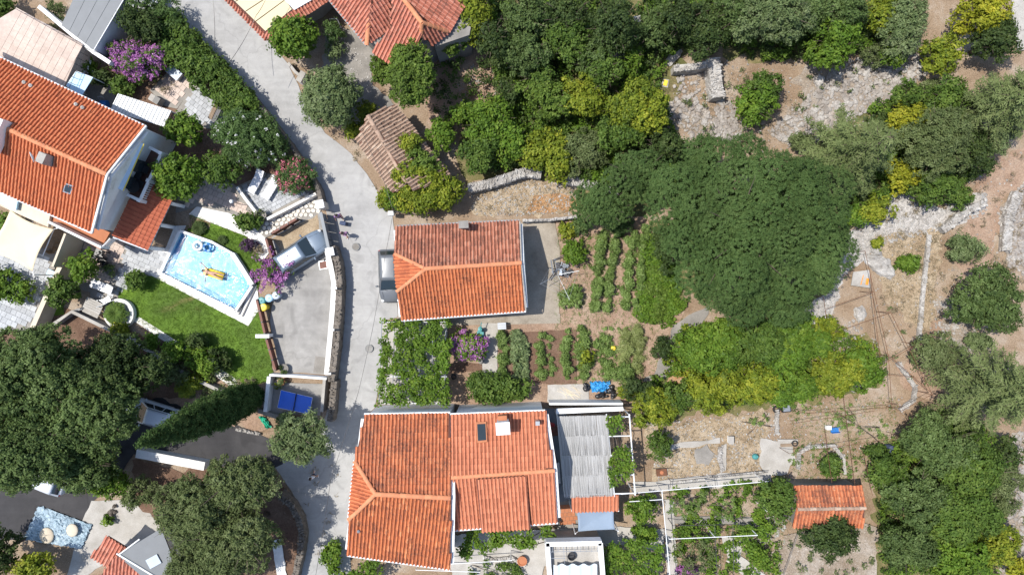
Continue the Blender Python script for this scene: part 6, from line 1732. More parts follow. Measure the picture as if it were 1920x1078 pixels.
frame('trellis_frame', [((1262,985),(1400,982)), ((1340,985),(1345,1080)), ((1374,985),(1376,1078)), ((1500,990),(1465,1090))], [(1262,985),(1400,982),(1345,1080),(1376,1078)], 1.8, 'metal_dark', 'dark pipe frame over the lowest garden beds', .022)
for px, py, sx, a, lb in ((1477,826,1.5,.0,'grey plank lying above the round white slab'), (1480,834,1.3,.05,'brown plank lying beside the old tyre'), (1583,870,1.5,math.radians(95),'pale plank leaning beside the horseshoe bed'), (1378,1058,1.4,math.radians(-30),'pale plank at the lower garden path')):
    c = W(px, py, .2); o = wroot('plank', (c.x, c.y, .1), lb, 'plank'); MB().box((c.x, c.y, .2), (sx, .22, .05), a).obj('board', M['wood' if 'brown' in lb else 'concrete'], o)
c = W(1242,887,.4); o = wroot('fire_bowl', (c.x, c.y, 0), 'rusty square fire tray on the dry grass', 'fire tray')
MB().box((c.x, c.y, .1), (.78, .52, .2), .1).obj('tray', M['rusty'], o); MB().ball((c.x, c.y, .22), .16, 8, 5, (1, 1, .4)).obj('ash', M['terracotta'], o); MB().tube((c.x - .7, c.y + .3, .24), (c.x + .9, c.y + .34, .24), .015, n=5).obj('rod', M['metal_dark'], o)
c = W(1418,857,.4); o = wroot('waste_sack', (c.x, c.y, 0), 'small dark green sack beside the grass ring bed', 'sack')
MB().ball((c.x, c.y, .2), .26, 9, 6, (1, .9, .8)).ball((c.x + .06, c.y + .05, .4), .12, 7, 5).obj('sack', M['teal'], o)
c = W(1371,825,.5); o = wroot('stone_stand', (c.x, c.y, 0), 'small white stone stand at the end of the garden strip', 'stand')
MB().box((c.x, c.y, .25), (.3, .5, .5)).obj('block', M['white'], o); MB().box((c.x, c.y, .53), (.38, .58, .05)).obj('cap', M['concrete'], o)
c = W(1569,807,.4); o = wroot('blue_crate', (c.x, c.y, 0), 'blue plastic crate among the vegetable plants above the shed', 'crate')
MB().box((c.x, c.y, .04), (.6, .4, .06), .1).box((c.x, c.y + .19, .2), (.6, .03, .3), .1).box((c.x, c.y - .19, .2), (.6, .03, .3), .1).obj('crate', M['blue'], o); MB().box((c.x - .55, c.y + .2, .2), (.35, .3, .35)).obj('white_box', M['white'], o)
c = W(1667,840,.4); o = wroot('water_barrel', (c.x, c.y, 0), 'dark blue water barrel beside the lower right thicket', 'barrel')
MB().lathe((c.x, c.y, 0), [(.26, 0), (.3, .4), (.26, .8), (.2, .8), (.2, .7), (.02, .7)], 14).obj('barrel', M['navy_cloth'], o)
c = W(1612,524,.4); o = wroot('board_sheet', (c.x, c.y, 0), 'pale grey panel with orange stripes lying on the stony slope', 'panel')
MB().slab([W(x, y, .35) for x, y in ((1600,510),(1630,506),(1632,540),(1596,535))], (0, 0, 1), .05).obj('panel', M['bluegrey'] if False else M['concrete'], o)
for a, b, w_ in (((1619,516),(1614,534),.10), ((1627,522),(1625,534),.35)): MB().tube(W(*a, .36), W(*b, .36), w_ * .3, n=6).obj('stripe', plain('orange_paint', (.75, .27, .03), .6), o)
c = W(1247,155,.3); o = wroot('yellow_sack', (c.x, c.y, 0), 'yellow folded sack lying in the stony clearing', 'sack')
MB().slab([W(x, y, .12) for x, y in ((1243,160),(1246,149),(1253,152),(1250,162))], (0, 0, 1), .12).obj('sack', M['yellow'], o, bevel=.02); MB().slab([W(x, y, .06) for x, y in ((1240,162),(1243,148),(1255,150),(1252,165))], (0, 0, 1), .05).obj('sheet', M['concrete'], o)
for i, (px, py, sx, sy, rz, lb) in enumerate(((1655,500,1.6,3.4,.9,'long white boulder on the dry terrace beside the trellis'), (1645,470,1.0,1.2,.3,'smaller white boulder above the long boulder'), (1537,150,1.0,1.3,.4,'pale grey boulder in the stony slope at the top'), (1265,105,.9,1.9,-.7,'grey boulder lying above the ruined wall'), (1840,378,1.2,1.6,.2,'white boulder at the end of the stony track'), (1615,590,1.0,1.4,.2,'white boulder under the trellis cross rail'))):
    c = W(px, py, .3); v = ICO_V * np.random.default_rng(i).uniform(.75, 1.15, (12, 1)) * np.array([sx * .5, sy * .5, .42])
    me = MB().add(v.tolist(), ICO_F).mesh('boulder', M['stone']); o = link('boulder', me, loc=(c.x, c.y, .1), rot=(0, 0, rz), label=lb, cat='boulder')
    md = o.modifiers.new('facet', 'SUBSURF'); md.subdivision_type = 'SIMPLE'; md.levels = md.render_levels = 3
    tx = bpy.data.textures.get('rough') or bpy.data.textures.new('rough', 'CLOUDS'); tx.noise_scale = .35
    dp = o.modifiers.new('rough', 'DISPLACE'); dp.texture = tx; dp.strength = .28; dp.mid_level = .5; dp.texture_coords = 'GLOBAL'
c = W(565,145,.8); o = wroot('gate_pillar', (c.x, c.y, 0), 'white concrete pillar at the road beside the grey green tree', 'gate pillar')
MB().box((c.x, c.y, .45), (.34, .75, .9), -.5).obj('shaft', M['white'], o); MB().box((c.x, c.y, .93), (.42, .82, .06), -.5).obj('cap', M['concrete'], o)
wall('kerb_wall', [(540,118),(553,135),(562,142)], .7, .2, 'concrete', 'low concrete wall under the bright green tree by the road')
c = W(733,400,1.2); o = wroot('meter_post', (c.x, c.y, 0), 'small white meter box on posts by the ivy at the road bend', 'meter box')
MB().box((c.x, c.y, 1.0), (.4, .3, .6)).obj('box', M['white'], o)
for dx in (.5, .9, 1.2): MB().tube((c.x + dx, c.y + .1, 0), (c.x + dx, c.y + .1, 1.2), .03, n=5).obj('post', M['metal_dark'], o)
MB().tube((c.x + .2, c.y + .1, 1.1), (c.x + 1.3, c.y + .1, 1.1), .025, n=5).tube((c.x + .2, c.y + .1, .7), (c.x + 1.3, c.y + .1, .7), .025, n=5).obj('rail', M['metal_dark'], o)
c = W(637,46,.5); o = wroot('metal_frame', (c.x, c.y, 0), 'pale rectangular metal frame leaning in the yard of the red roofed house', 'frame')
MB().path([W(618,36,.9), W(628,52,.1), W(640,52,.1), W(632,36,.9), W(618,36,.9)], .035, 5).obj('frame', M['metal_white'], o)
# overhead cables
def cable(pts, label, hs=6.5, sag=.35):
    P = []
    for (a, b) in zip(pts[:-1], pts[1:]):
        for i in range(12):
            t = i / 12; p = W(a[0] + (b[0]-a[0]) * t, a[1] + (b[1]-a[1]) * t, hs); p.z -= sag * 4 * t * (1 - t); P.append(p)
    P.append(W(*pts[-1], hs)); o = MB().path(P, .016, 4).obj('overhead_cable', M['black'], label=label, cat='cable'); return o
cable([(735,410),(722,480),(700,610),(672,735),(620,900),(590,1090)], 'black overhead cable running down above the road', 5.0, .1)
cable([(505,-20),(480,30),(432,115)], 'thin cable crossing the road at the top', 5, .2); cable([(398,-10),(402,90)], 'thin cable hanging over the upper road toward the hedge', 5, .2); cable([(680,250),(720,340),(738,400)], 'thin cable above the ruined shed', 4, .1)
# ================================================================== TREES AND SHRUBS
T_ = plantlike
# --- north-west gardens
T_(266,50,46,42,3.6,'dark','dark green bush between grey sheet roof and road hedge','tree','bush_tree')
T_(270,10,36,20,3.0,'oleander','white flowering oleander at the top left by the road','shrub','oleander',flowers='whitefl',nfl=.9)
hl = []
def hedge(pts, w, h, species, label, name='hedge', step=.55, dens=1.0):
    P = wp(pts, h * .6); root = empty(name, (P[0].x, P[0].y, 0), label, 'hedge'); s = LEAF[species]; lb = []; mb = MB()
    for a, b in zip(P[:-1], P[1:]):
        n = max(1, int((b - a).length / step)); nr = (b - a).normalized(); nr = Vector((-nr.y, nr.x, 0))
        for i in range(n):
            for o_ in (-.30, .30):
                c = a.lerp(b, (i + .5) / n) + nr * (o_ * w + R.gauss(0, .08 * w)); r = w * R.uniform(.32, .46)
                lb.append((c.x - P[0].x, c.y - P[0].y, h * R.uniform(.55, .75), r, r, h * R.uniform(.28, .42)))
            c = a.lerp(b, (i + .5) / n); mb.tube((c.x - P[0].x, c.y - P[0].y, -.05), (c.x - P[0].x + R.gauss(0, .1), c.y - P[0].y, h * .6), .035, .015, 5)
    V, T = lobes_np(lb, s, NP, dens); link('foliage', np_mesh('hedge_foliage', V, s['n'], T, s['m']), root); mb.obj('stem', M['bark'], root)
    return root
hedge([(312,48),(345,88),(385,130)], 1.9, 2.0, 'mid', 'upper stretch of the long green hedge along the road wall')
hedge([(385,130),(425,172),(462,215)], 1.8, 2.0, 'mid', 'middle stretch of the long green hedge along the road wall')
hedge([(295,30),(318,56)], 2.0, 2.1, 'oleander', 'flowering hedge start beside the white oleander')
T_(262,112,60,40,2.5,'mid','big purple bougainvillea beside the grey sheet roof','shrub','bougainvillea',dens=.9,n=26,lr=.42,flowers='boug',nfl=1.5)
T_(212,70,14,12,1.6,'boug','stray purple bougainvillea branch below the grey roof','shrub','bougainvillea')
T_(229,160,22,21,1.8,'mid','round green bush below the big purple bougainvillea','shrub','round_bush')
T_(160,123,22,20,1.5,'fresh','white flowering bush at the edge of the pink terrace','shrub','flowering_bush',flowers='whitefl',nfl=1.1)
T_(196,147,22,15,1.3,'dark','low dark shrub between white flowers and round bush','shrub','shrub')
T_(305,163,22,15,1.0,'dryleaf','sparse twiggy shrub on the pale patio','shrub','shrub',dens=.5,gap=.3)
T_(110,28,20,32,1.8,'olive','grey green shrub left of the grey sheet roof','shrub','shrub',dens=.7)
T_(5,12,22,26,2.4,'mid','green shrub in the upper left corner','shrub','shrub')
T_(348,245,44,32,3.6,'fresh','bright green tree right of the white carport','tree','garden_tree')
T_(338,332,50,50,4.6,'fresh','round citrus tree with yellowish leaves beside the villa balcony','tree','citrus_tree')
T_(412,318,42,38,3.4,'mid','dark leaved citrus between round citrus and white oleander','tree','citrus_tree')
T_(470,262,72,54,3.4,'oleander','large oleander with small white flowers inside the road bend','tree','oleander',flowers='whitefl',nfl=.12,n=30)
T_(556,332,38,40,2.5,'oleander','oleander with pink flowers above the gate','shrub','oleander',flowers='pinkfl',nfl=.8,n=16)
T_(465,416,24,22,1.7,'mid','clipped round bush beside the grey stone pot','shrub','round_bush',gap=.05)
T_(155,501,33,31,3.2,'fresh','citrus tree over the dark patio chairs','tree','citrus_tree')
T_(121,547,33,30,2.8,'mid','dark citrus tree at the end of the thick beige wall','tree','citrus_tree')
T_(255,524,21,20,1.6,'mid','round clipped bush at the corner of the pool deck','shrub','round_bush',dens=1.4,gap=0)
hedge([(-20,515),(20,535),(58,552)], 1.35, 1.5, 'fresh', 'clipped bright hedge on the terrace at the left edge')
T_(20,420,24,20,1.4,'fresh','green shrub beside the cream sail at the left edge','shrub','shrub')
T_(333,660,28,24,1.9,'fresh','bright lemon bush on the white side path','shrub','lemon_bush')
T_(383,678,34,30,2.2,'fresh','larger lemon bush at the lower end of the white side path','shrub','lemon_bush')
T_(412,676,22,26,2.0,'dark','dark bush shading the lower corner of the lawn','shrub','shrub')
T_(372,640,20,16,1.6,'dark','small dark bush between lawn and lemon bushes','shrub','shrub')
T_(285,640,18,14,1.0,'fresh','small bush by the white side path nearest the cycad','shrub','shrub')
T_(225,617,18,12,.9,'lime','yellowish plant below the planter ring','shrub','shrub')
T_(468,458,15,16,.9,'purple','dark purple leaved bush between lawn and white path','shrub','purple_bush')
T_(486,470,12,9,.6,'dryleaf','dry pale shrub next to the purple leaved bush','shrub','shrub')
T_(325,700,44,26,1.8,'olive','loose olive green shrub under the garden wall','shrub','shrub',dens=.8)
T_(368,712,28,16,1.0,'lime','yellow green shrub at the lower end of the garden wall','shrub','shrub',dens=.8)
T_(465,722,26,12,.9,'dryleaf','brownish low shrub at the tip of the lawn','shrub','shrub',dens=.7)
rosette(217,588,22,.75,46,'spiky cycad in the round white planter','cycad','cycad','mid',4)
rosette(350,726,22,.8,24,'young palm with yellow green fronds on the bank','palm','palm','lime',5,.3)
rosette(373,428,14,.35,30,'small spiky cycad in the bed above the pool','cycad','cycad','dark',6)
rosette(417,450,9,.25,22,'tiny spiky plant in the lawn above the pool','cycad','cycad','dark',7)
# star shaped bougainvillea by the bins
def spiky(px, py, r, h, n, species, label):
    rng = np.random.default_rng(9); s = LEAF[species]; c = W(px, py, h); root = empty('bougainvillea', (c.x, c.y, 0), label, 'shrub'); lb = [(0, 0, h * .7, .45, .45, .5)]; wd = MB(); wd.tube((0, 0, -.1), (0, 0, h * .7), .05, .03, 6)
    for i in range(n):
        t = i * 2.39996 + rng.normal(0, .2); L = r / S * rng.uniform(.55, 1.12); el = rng.uniform(.15, .75)
        e = np.array([math.cos(t) * L, math.sin(t) * L, h * .6 + L * el * .5]); wd.tube((0, 0, h * .4), tuple(e * .9), .02, .006, 4, False)
        for q in range(5):
            p = e * ((q + 1.6) / 6); p[2] = h * .6 + L * el * .5 * (q + 1.6) / 6; w_ = .20 - .027 * q; lb.append((*p, w_, w_, w_ * .9))
    V, T = lobes_np(lb, s, rng, 1.3, K=10, zmin=-.8); link('flowering_sprays', np_mesh('sprays', V, s['n'], T, s['m']), root); wd.obj('stem', M['bark'], root, loc=(0, 0, 0))
    g = LEAF['mid']; V, T = lobes_np(lb[:18], g, rng, .5, K=8); link('leaves', np_mesh('boug_leaves', V, g['n'], T, g['m']), root)
spiky(508,506,40,1.9,26,'boug','star shaped purple bougainvillea between bins and silver car')
# --- dark oaks at the lower left
T_(70,705,112,98,9.5,'oak','largest dark oak at the left edge below the terrace wall','tree','oak_tree',n=46,lr=.95,dens=1.1)
T_(60,830,108,92,9.0,'oak','dark oak above the asphalt at the left edge','tree','oak_tree',n=42,lr=.95,dens=1.1)
T_(185,765,92,92,8.5,'oak','dark oak shading the white car','tree','oak_tree',n=38,lr=.95,dens=1.0)
T_(225,690,88,66,6.0,'dark','shaded dark tree below the garden wall of the pool lawn','tree','dark_tree',n=26)
T_(165,870,60,52,6.5,'oak','oak crown overhanging the driveway bend','tree','oak_tree',n=22)
T_(205,900,40,38,3.0,'fresh','bright yellow green tree beside the white wall top','tree','garden_tree')
T_(268,922,46,30,2.5,'olive','grey green shrub row above the concrete yard','shrub','shrub')
T_(60,1062,58,30,3.2,'lime','yellow green tree at the bottom left corner','tree','garden_tree')
T_(5,1030,40,52,4.0,'dark','dark tree at the left edge below the asphalt','tree','dark_tree')
T_(205,973,9,7,.5,'fresh','little green plant on the stone heap','shrub','plant')
T_(452,905,72,58,9.0,'olive','upper grey green oak left of the lower road','tree','holm_oak',n=30,lr=.8,dens=1.1)
T_(372,955,78,76,8.5,'olive','left grey green oak above the grey flat roof','tree','holm_oak',n=34,lr=.85,dens=1.1)
T_(448,1012,74,66,9.0,'olive','lower grey green oak beside the curved stone wall','tree','holm_oak',n=30,lr=.85,dens=1.1)
T_(385,1062,80,52,6.5,'olive','grey green oak at the bottom edge','tree','holm_oak',n=30,lr=.85)
T_(566,818,64,50,8.0,'silver','feathery grey green pine leaning over the lower road','tree','pine_tree',n=30,lr=.6)
T_(625,1045,22,42,1.7,'fresh','climbing vine along the wall below the lower road','shrub','vine')
T_(545,790,26,14,1.6,'dark','dark bush under the feathery pine','shrub','shrub')
def cypress():
    rng = np.random.default_rng(31); s = LEAF['cypress']; b = W(476,742,0); root = empty('cypress_tree', (b.x, b.y, 0), 'tall dark cypress seen from above beside the driveway', 'tree'); lb = []
    top = W(263,832,15.0); d = top - b
    for i in range(84):
        z = .5 + 14.2 * (i / 83); r = 1.2 * math.sin(math.pi * min(1, (z / 15) * .72 + .24)) ** .8 * (1 - .35 * (z / 15) ** 3)
        t = i * 2.39996; f = z / 15
        o_ = r * .48
        lb.append((d.x * f + math.cos(t) * o_, d.y * f + math.sin(t) * o_, z, r * .58, r * .58, .62))
    V, T = lobes_np(lb, s, rng, 1.25, zmin=-.7); link('crown', np_mesh('cypress_crown', V, 3, T, s['m']), root)
    MB().tube((0, 0, -.2), (d.x * .9, d.y * .9, 13.5), .22, .03, 8).obj('trunk', M['bark'], root)
cypress()
# --- along the road, top middle
T_(552,75,48,46,4.2,'fresh','bright green fig tree beside the beige roof','tree','fig_tree',n=22)
T_(622,185,58,62,4.6,'silver','big grey green tree leaning over the road edge','tree','olive_tree',n=26)
T_(628,62,20,24,1.8,'oleander','thin green shrub in the yard of the red roofed house','shrub','shrub',dens=.6)
T_(628,100,20,18,1.6,'silver','sparse grey shrub in the yard of the red roofed house','shrub','shrub',dens=.5)
T_(773,135,46,66,8.0,'ivy','tall ivy covered tree against the red roof','tree','ivy_tree',n=30,lr=.7,dens=1.15)
T_(714,132,15,34,3.2,'ivy','strip of ivy climbing the wall of the red roofed house','climber','ivy')
T_(688,212,18,20,2.2,'lime','yellow green creeper at the gable of the ruined shed','shrub','creeper')
T_(662,243,16,18,2.0,'lime','yellow green creeper between grey tree and ruined shed','shrub','creeper')
T_(770,268,25,20,3.4,'lime','creeper spreading over the ridge of the ruined shed','shrub','creeper',zc=3.0,cz=.35)
T_(790,305,42,32,3.4,'ivy','creeper covering the right slope of the ruined shed','shrub','creeper',zc=2.9,cz=.4)
T_(782,330,46,34,3.6,'lime','creeper spread over the lower right corner of the ruined shed','shrub','creeper',zc=2.9,cz=.45)
T_(805,362,66,42,3.0,'lime','large yellow green bush at the lower end of the ruined shed','tree','creeper_bush',n=22)
T_(745,372,24,28,2.3,'fresh','green bush where the road bends at the ruined shed','shrub','shrub')
T_(722,375,14,22,1.2,'lime','low creeper on the road edge below the ruined shed','shrub','creeper')
T_(830,252,28,34,2.6,'fresh','fresh green bush right of the ruined shed','tree','bush_tree')
T_(888,35,40,46,5.2,'lime','yellowish ivy mound on the right of the red roof','tree','ivy_mound',n=20)
T_(848,85,26,18,4.4,'ivy','ivy hanging over the side wing of the red roofed house','climber','ivy')
# --- forest
F = [(925,80,36,44,5.5,'dark','dark evergreen next to the yellowish ivy mound'),(985,35,50,46,5.5,'oak','olive green evergreen at the top edge, left in the wood'),
(1062,28,42,36,5.5,'dark','dark evergreen at the top edge in the middle of the wood'),(1062,82,46,42,5,'mid','mid green tree in the upper wood'),
(1150,52,52,54,6,'dark','broad dark evergreen beside the narrow ruined wall'),(1108,112,44,36,4.5,'oak','evergreen under the broad dark one'),
(985,108,50,42,5,'oak','rounded oak in the left of the wood'),(950,176,25,28,3,'dark','small round dark bush tree at the left wood edge'),
(1008,152,40,32,4,'mid','green tree above the yellowish pair'),(1030,188,48,38,4.2,'ivy','yellowish green crown, left of a pair in the wood'),
(1088,182,48,42,4.4,'lime','yellowish green crown, right of a pair in the wood'),(1132,132,42,38,4.4,'mid','mid green tree below the broad dark evergreen'),
(1190,202,62,54,5,'lime','large yellow green tree at the edge of the stony clearing'),(1168,252,50,36,4,'mid','green tree below the large yellow green tree'),
(1238,276,46,34,3.8,'dark','dark bushy tree at the lower left of the clearing'),(1186,112,20,32,3.2,'fresh','narrow fresh green tree along the ruined wall'),
(918,228,50,46,4,'fresh','bright leafy tree above the curved dry stone wall'),(902,288,42,38,3.4,'mid','green tree touching the curved dry stone wall'),
(955,268,40,34,3.4,'fresh','fresh green tree between two others above the dry stone wall'),(1022,282,52,36,3,'lime','yellow green thicket above the crumbling wall'),
(1045,312,26,34,2.7,'lime','yellow green tree hanging over the crumbling wall'),(1092,285,44,46,3,'olive','grey twiggy tree left of the big pine'),
(870,212,25,20,2.7,'fresh','small bright tree beside the pale wall stub'),(1225,55,44,44,4,'oak','olive green tree right of the narrow ruined wall'),
(1275,40,50,46,5,'dark','dark tree above the clearing'),(1322,68,38,52,4.6,'dark','dark tree hanging into the clearing'),
(1382,20,58,40,5,'oak','oak at the top edge right of the clearing'),(1448,30,80,46,6,'silver','silvery olive crown at the top edge'),
(1395,45,36,34,4.5,'silver','smaller silvery crown left of the big silvery one'),(1505,25,54,38,5,'oak','dark oak right of the silvery olive'),
(1556,85,54,50,4,'fresh','bright green tree at the stony slope, upper right'),(1582,30,48,42,4.5,'oak','oak behind the bright green tree at the top'),
(1648,22,36,36,4,'lime','lime green tree at the top edge beside the feathery blue tree'),(1690,50,46,60,4,'silver','feathery blue green tree at the top right'),
(1672,95,26,30,3,'fresh','small fresh tree under the feathery blue tree'),(1640,108,28,24,2,'olive','small grey bush on the stony slope'),
(1430,172,44,40,3.2,'mid','upper part of the bushy tree pair in the clearing'),(1416,200,44,38,3.2,'fresh','lower part of the bushy tree pair in the clearing'),
(1760,100,38,38,3,'lime','lone lime green tree at the top right'),(1836,30,62,44,4.5,'yellow','broad yellow green tree at the top right corner'),
(1860,78,50,40,4,'dark','dark tree under the broad yellow one'),(1700,232,42,40,3.2,'yellow','yellow leaved tree between the two cedars'),
(1705,178,34,28,3,'mid','green tree above the yellow leaved tree'),(1772,188,42,38,3.4,'mid','dark green tree near the right cedar'),
(1752,270,60,70,5.5,'olive','big grey olive tree in the right thicket'),(1690,330,32,34,2.8,'yellow','yellow bush under the left cedar'),
(1745,352,50,36,3.4,'mid','green tree at the lower end of the right thicket'),(1640,395,36,26,2.6,'lime','lime bush beside the stony track'),
(1600,402,28,24,2.4,'fresh','small bush between big pine and stony track'),(1825,292,44,42,3.4,'dark','dark bush tree under the right cedar'),
(1862,262,34,30,3,'silver','light blue green tree under the right cedar'),(1795,370,28,18,1.6,'mid','low green bush by the white boulder'),
(1745,165,22,14,1.2,'olive','low grey bush on the stony slope above the dark tree'),(1500,265,24,20,1.8,'olive','grey shrub at the upper tip of the left cedar'),
(1845,562,70,62,4.4,'oak','large round dark green tree on the right terrace'),(1745,665,46,44,3.2,'olive','round olive tree by the trellis'),
(1806,466,38,30,2.0,'silver','sage grey bush on the reddish terrace'),(1835,640,26,16,1.2,'silver','small grey bush below the large round tree'),
(1702,493,22,13,.9,'fresh','small bright bush on the dry grass terrace'),(1645,455,12,8,.6,'lime','little yellow green plant at the head of the trellis')]
for x, y, a, b, h, s_, lb in F: T_(x, y, a * 1.06, b * 1.06, h, s_, lb, 'tree' if h >= 2 else 'shrub', {'silver':'olive_tree','olive':'olive_tree','dark':'evergreen_tree','oak':'oak_tree'}.get(s_, 'leafy_tree') if h >= 2 else 'shrub', dens=1.0)
def undergrowth(poly, n, label, species=('mid', 'dark', 'fresh')):
    for q, s_ in enumerate(species):
        s = LEAF[s_]; V, T = cover([poly], .7, .9, s_, n, NP, .42, .6)
        link('undergrowth', np_mesh('undergrowth', V, s['n'], T, s['m']), label=label % ('dark', 'low', 'bright')[q], cat='undergrowth', kind='stuff')
undergrowth([(900,-20),(1260,-20),(1260,110),(1230,150),(1270,250),(1320,320),(1200,380),(1080,330),(1000,320),(890,320),(860,220),(930,200),(930,120)], 130, '%s undergrowth between the trees of the wood')
undergrowth([(800,120),(930,100),(930,200),(860,230),(800,200)], 60, '%s leaves added in place of shade beside the red roofed house', ('dark', 'mid', 'dark'))  # mostly dark leaf layer added over bare soil to stand in for shade
undergrowth([(1270,-20),(1710,-20),(1690,60),(1600,100),(1500,110),(1420,110),(1330,80),(1270,90)], 130, '%s undergrowth along the upper edge')
undergrowth([(1640,190),(1700,170),(1800,190),(1830,330),(1760,370),(1700,340),(1640,390),(1580,380)], 130, '%s undergrowth in the right thicket')
undergrowth([(1660,850),(1760,770),(1860,800),(1880,930),(1870,1080),(1660,1080),(1650,930)], 130, '%s undergrowth in the lower right thicket')
undergrowth([(1280,610),(1520,600),(1640,650),(1640,710),(1490,745),(1300,765),(1200,780),(1210,740)], 120, '%s undergrowth below the orchard trees', ('mid', 'fresh', 'lime'))
# --- the big pine
def big_pine():
    rng = np.random.default_rng(12); s = LEAF['pine']; zc = 7.5; k = (H - zc) / H; c = W(1400,430,zc); root = empty('pine_tree', (c.x, c.y, 0), 'huge dense dark pine spreading right of the vegetable plot', 'tree'); lb = []
    out = [(1248,345),(1305,278),(1400,265),(1478,305),(1552,345),(1585,405),(1570,475),(1520,545),(1470,582),(1390,578),(1345,562),(1310,516),(1282,456),(1256,395)]
    pts = []; guard = 0
    pool_ = scatter(out, 4000, rng)
    for p in pool_:
        if all((p[0]-q[0])**2 + (p[1]-q[1])**2 > 42**2 for q in pts): pts.append(p)
    for p in pts:
        d = math.hypot((p[0]-1405)/195, (p[1]-430)/182); z = zc + 3.4 * math.sqrt(max(0, 1 - min(1, d)**2)) - 2.4 + rng.normal(0, .35)
        q = W(p[0], p[1], z); r = rng.uniform(1.0, 1.55); lb.append((q.x - c.x, q.y - c.y, z, r * rng.uniform(.95, 1.3), r, r * .72))
    for p in pool_[:90]:
        d = math.hypot((p[0]-1405)/195, (p[1]-430)/182); z = zc + 3.2 * math.sqrt(max(0, 1 - min(1, d)**2)) - 3.4
        q = W(p[0], p[1], z); lb.append((q.x - c.x, q.y - c.y, z, .9, .9, .5))
    V, T = lobes_np(lb, s, rng, 1.0, K=14, zmin=-.15); T = np.clip(T * .8 + .1, 0, 1)
    link('crown', np_mesh('pine_crown', V, 3, T, s['m']), root); link('trunk', trunk_mesh(11, 5, 5, rng, 'pine_trunk', .42), root)
big_pine()
T_(1130,385,62,48,5.0,'pine','lower dark pine crown at the top of the vegetable plot','tree','pine_tree',n=24,lr=.7,dens=.9)
T_(1190,330,62,50,6.0,'pine','dark pine crown left of the huge pine','tree','pine_tree',n=24,lr=.75,dens=.9)
T_(1250,460,30,50,3.5,'dark','dark shrub tree under the left edge of the huge pine','tree','dark_tree')
cedar(1602,285,100,9.5,'large light green cedar with feathery branches right of the huge pine',seed=2)
cedar(1895,190,82,9.0,'light green cedar at the right edge, upper one',seed=3)
cedar(1872,735,105,10.0,'large feathery cedar at the right edge, lower one',seed=4)
# --- orchard and lower right
G = [(1330,650,76,54,4.2,'fresh','green fruit tree at the left end of the orchard row'),(1418,636,72,50,4.4,'mid','dark green fruit tree under the huge pine'),(1495,640,66,52,4.2,'fresh','green fruit tree in the middle of the orchard row'),
(1562,700,58,46,3.6,'lime','yellow green tree near the trellis'),(1612,690,50,42,3.4,'fresh','green tree at the right end of the orchard row'),(1400,712,72,46,3.8,'lime','yellow green fruit tree at the front of the orchard'),
(1325,738,54,42,3.4,'lime','yellow green tree at the lower left of the orchard'),(1482,722,60,40,3.6,'fresh','green fruit tree above the square tub'),(1440,675,40,30,4.2,'fresh','small fruit tree between two larger ones'),(1545,620,34,28,3,'lime','yellow tips beside the pale slope'),
(1222,762,54,44,3.4,'lime','yellow green tree between plot corner and reed pergola'),(1200,732,38,26,3,'dark','dark green tree at the plot corner'),(1265,745,36,30,3,'mid','green tree right of the plot corner'),
(1236,832,26,32,2.7,'mid','small dull green tree on the dry grass'),(1555,1000,58,44,3.6,'dark','round dark green tree below the garden shed'),(1455,932,44,50,3.2,'mid','round fruit tree left of the garden shed'),
(1200,955,34,30,2.6,'fresh','bright bush right of the blue grey awning'),(1206,997,27,13,1.3,'fresh','low bright hedge below the bright bush'),(1556,873,22,24,1.5,'mid','round bush inside the horseshoe bed'),(1640,848,22,15,1.2,'mid','low bush left of the water barrel'),
(1420,1040,18,28,1.3,'fresh','clipped bush between the lowest paths'),
(1660,890,40,38,3.2,'mid','bush tree at the left edge of the lower right thicket'),(1752,830,76,62,4.6,'oak','upper crown of the lower right thicket'),(1820,880,72,66,4.6,'mid','right crown of the lower right thicket'),
(1712,930,66,56,4.6,'oak','left crown of the lower right thicket'),(1790,960,80,60,4.8,'mid','middle crown of the lower right thicket'),(1712,1020,62,52,4.2,'oak','lower left crown of the lower right thicket'),(1780,1045,70,48,4.2,'fresh','lowest crown of the lower right thicket'),
(1870,905,44,54,3.6,'olive','grey olive at the right of the lower right thicket'),(1858,1015,50,54,3.8,'lime','yellow green crown at the right of the thicket'),(1910,1065,30,26,2.4,'yellow','yellow bush in the bottom right corner'),
(1885,855,30,36,2.6,'dark','dark bush between lower cedar and stones')]
for x, y, a, b, h, s_, lb in G: T_(x, y, a, b, h, s_, lb, 'tree' if h >= 2.6 else 'shrub', ('fruit_tree' if 'fruit' in lb else 'leafy_tree') if h >= 2.6 else 'bush')
# --- the plot
T_(880,646,38,30,1.9,'fresh','purple bougainvillea inside the vegetable plot','shrub','bougainvillea',n=18,lr=.34,flowers='boug',nfl=1.5)
T_(1076,474,28,27,1.5,'fresh','round leafy bush beside the heap of pipes','shrub','round_bush')
T_(1062,432,20,14,.8,'lime','small bright bush at the top of the plot','shrub','bush')
T_(1088,425,20,14,1.0,'oak','olive green bush next to the small bright bush','shrub','bush')
T_(1072,556,30,24,.9,'crop','low feathery green patch beside the rotary dryer','shrub','plant')
T_(937,728,62,28,2.0,'mid','spreading lemon bush at the lower edge of the plot','shrub','lemon_bush',n=18)
T_(893,715,20,22,1.6,'mid','small lemon bush left of the spreading one','shrub','lemon_bush')
T_(1168,700,24,20,1.3,'crop','soft green bush at the lower right of the plot','shrub','bush')
T_(1176,735,24,14,1.0,'lime','bright green bush beside the lowest black bag','shrub','bush')
T_(1240,652,25,25,1.9,'dark','dark round bush at the right boundary of the plot','shrub','round_bush')
T_(1160,425,30,18,2.0,'pine','dark low branches over the top of the bean rows','shrub','low_branches')
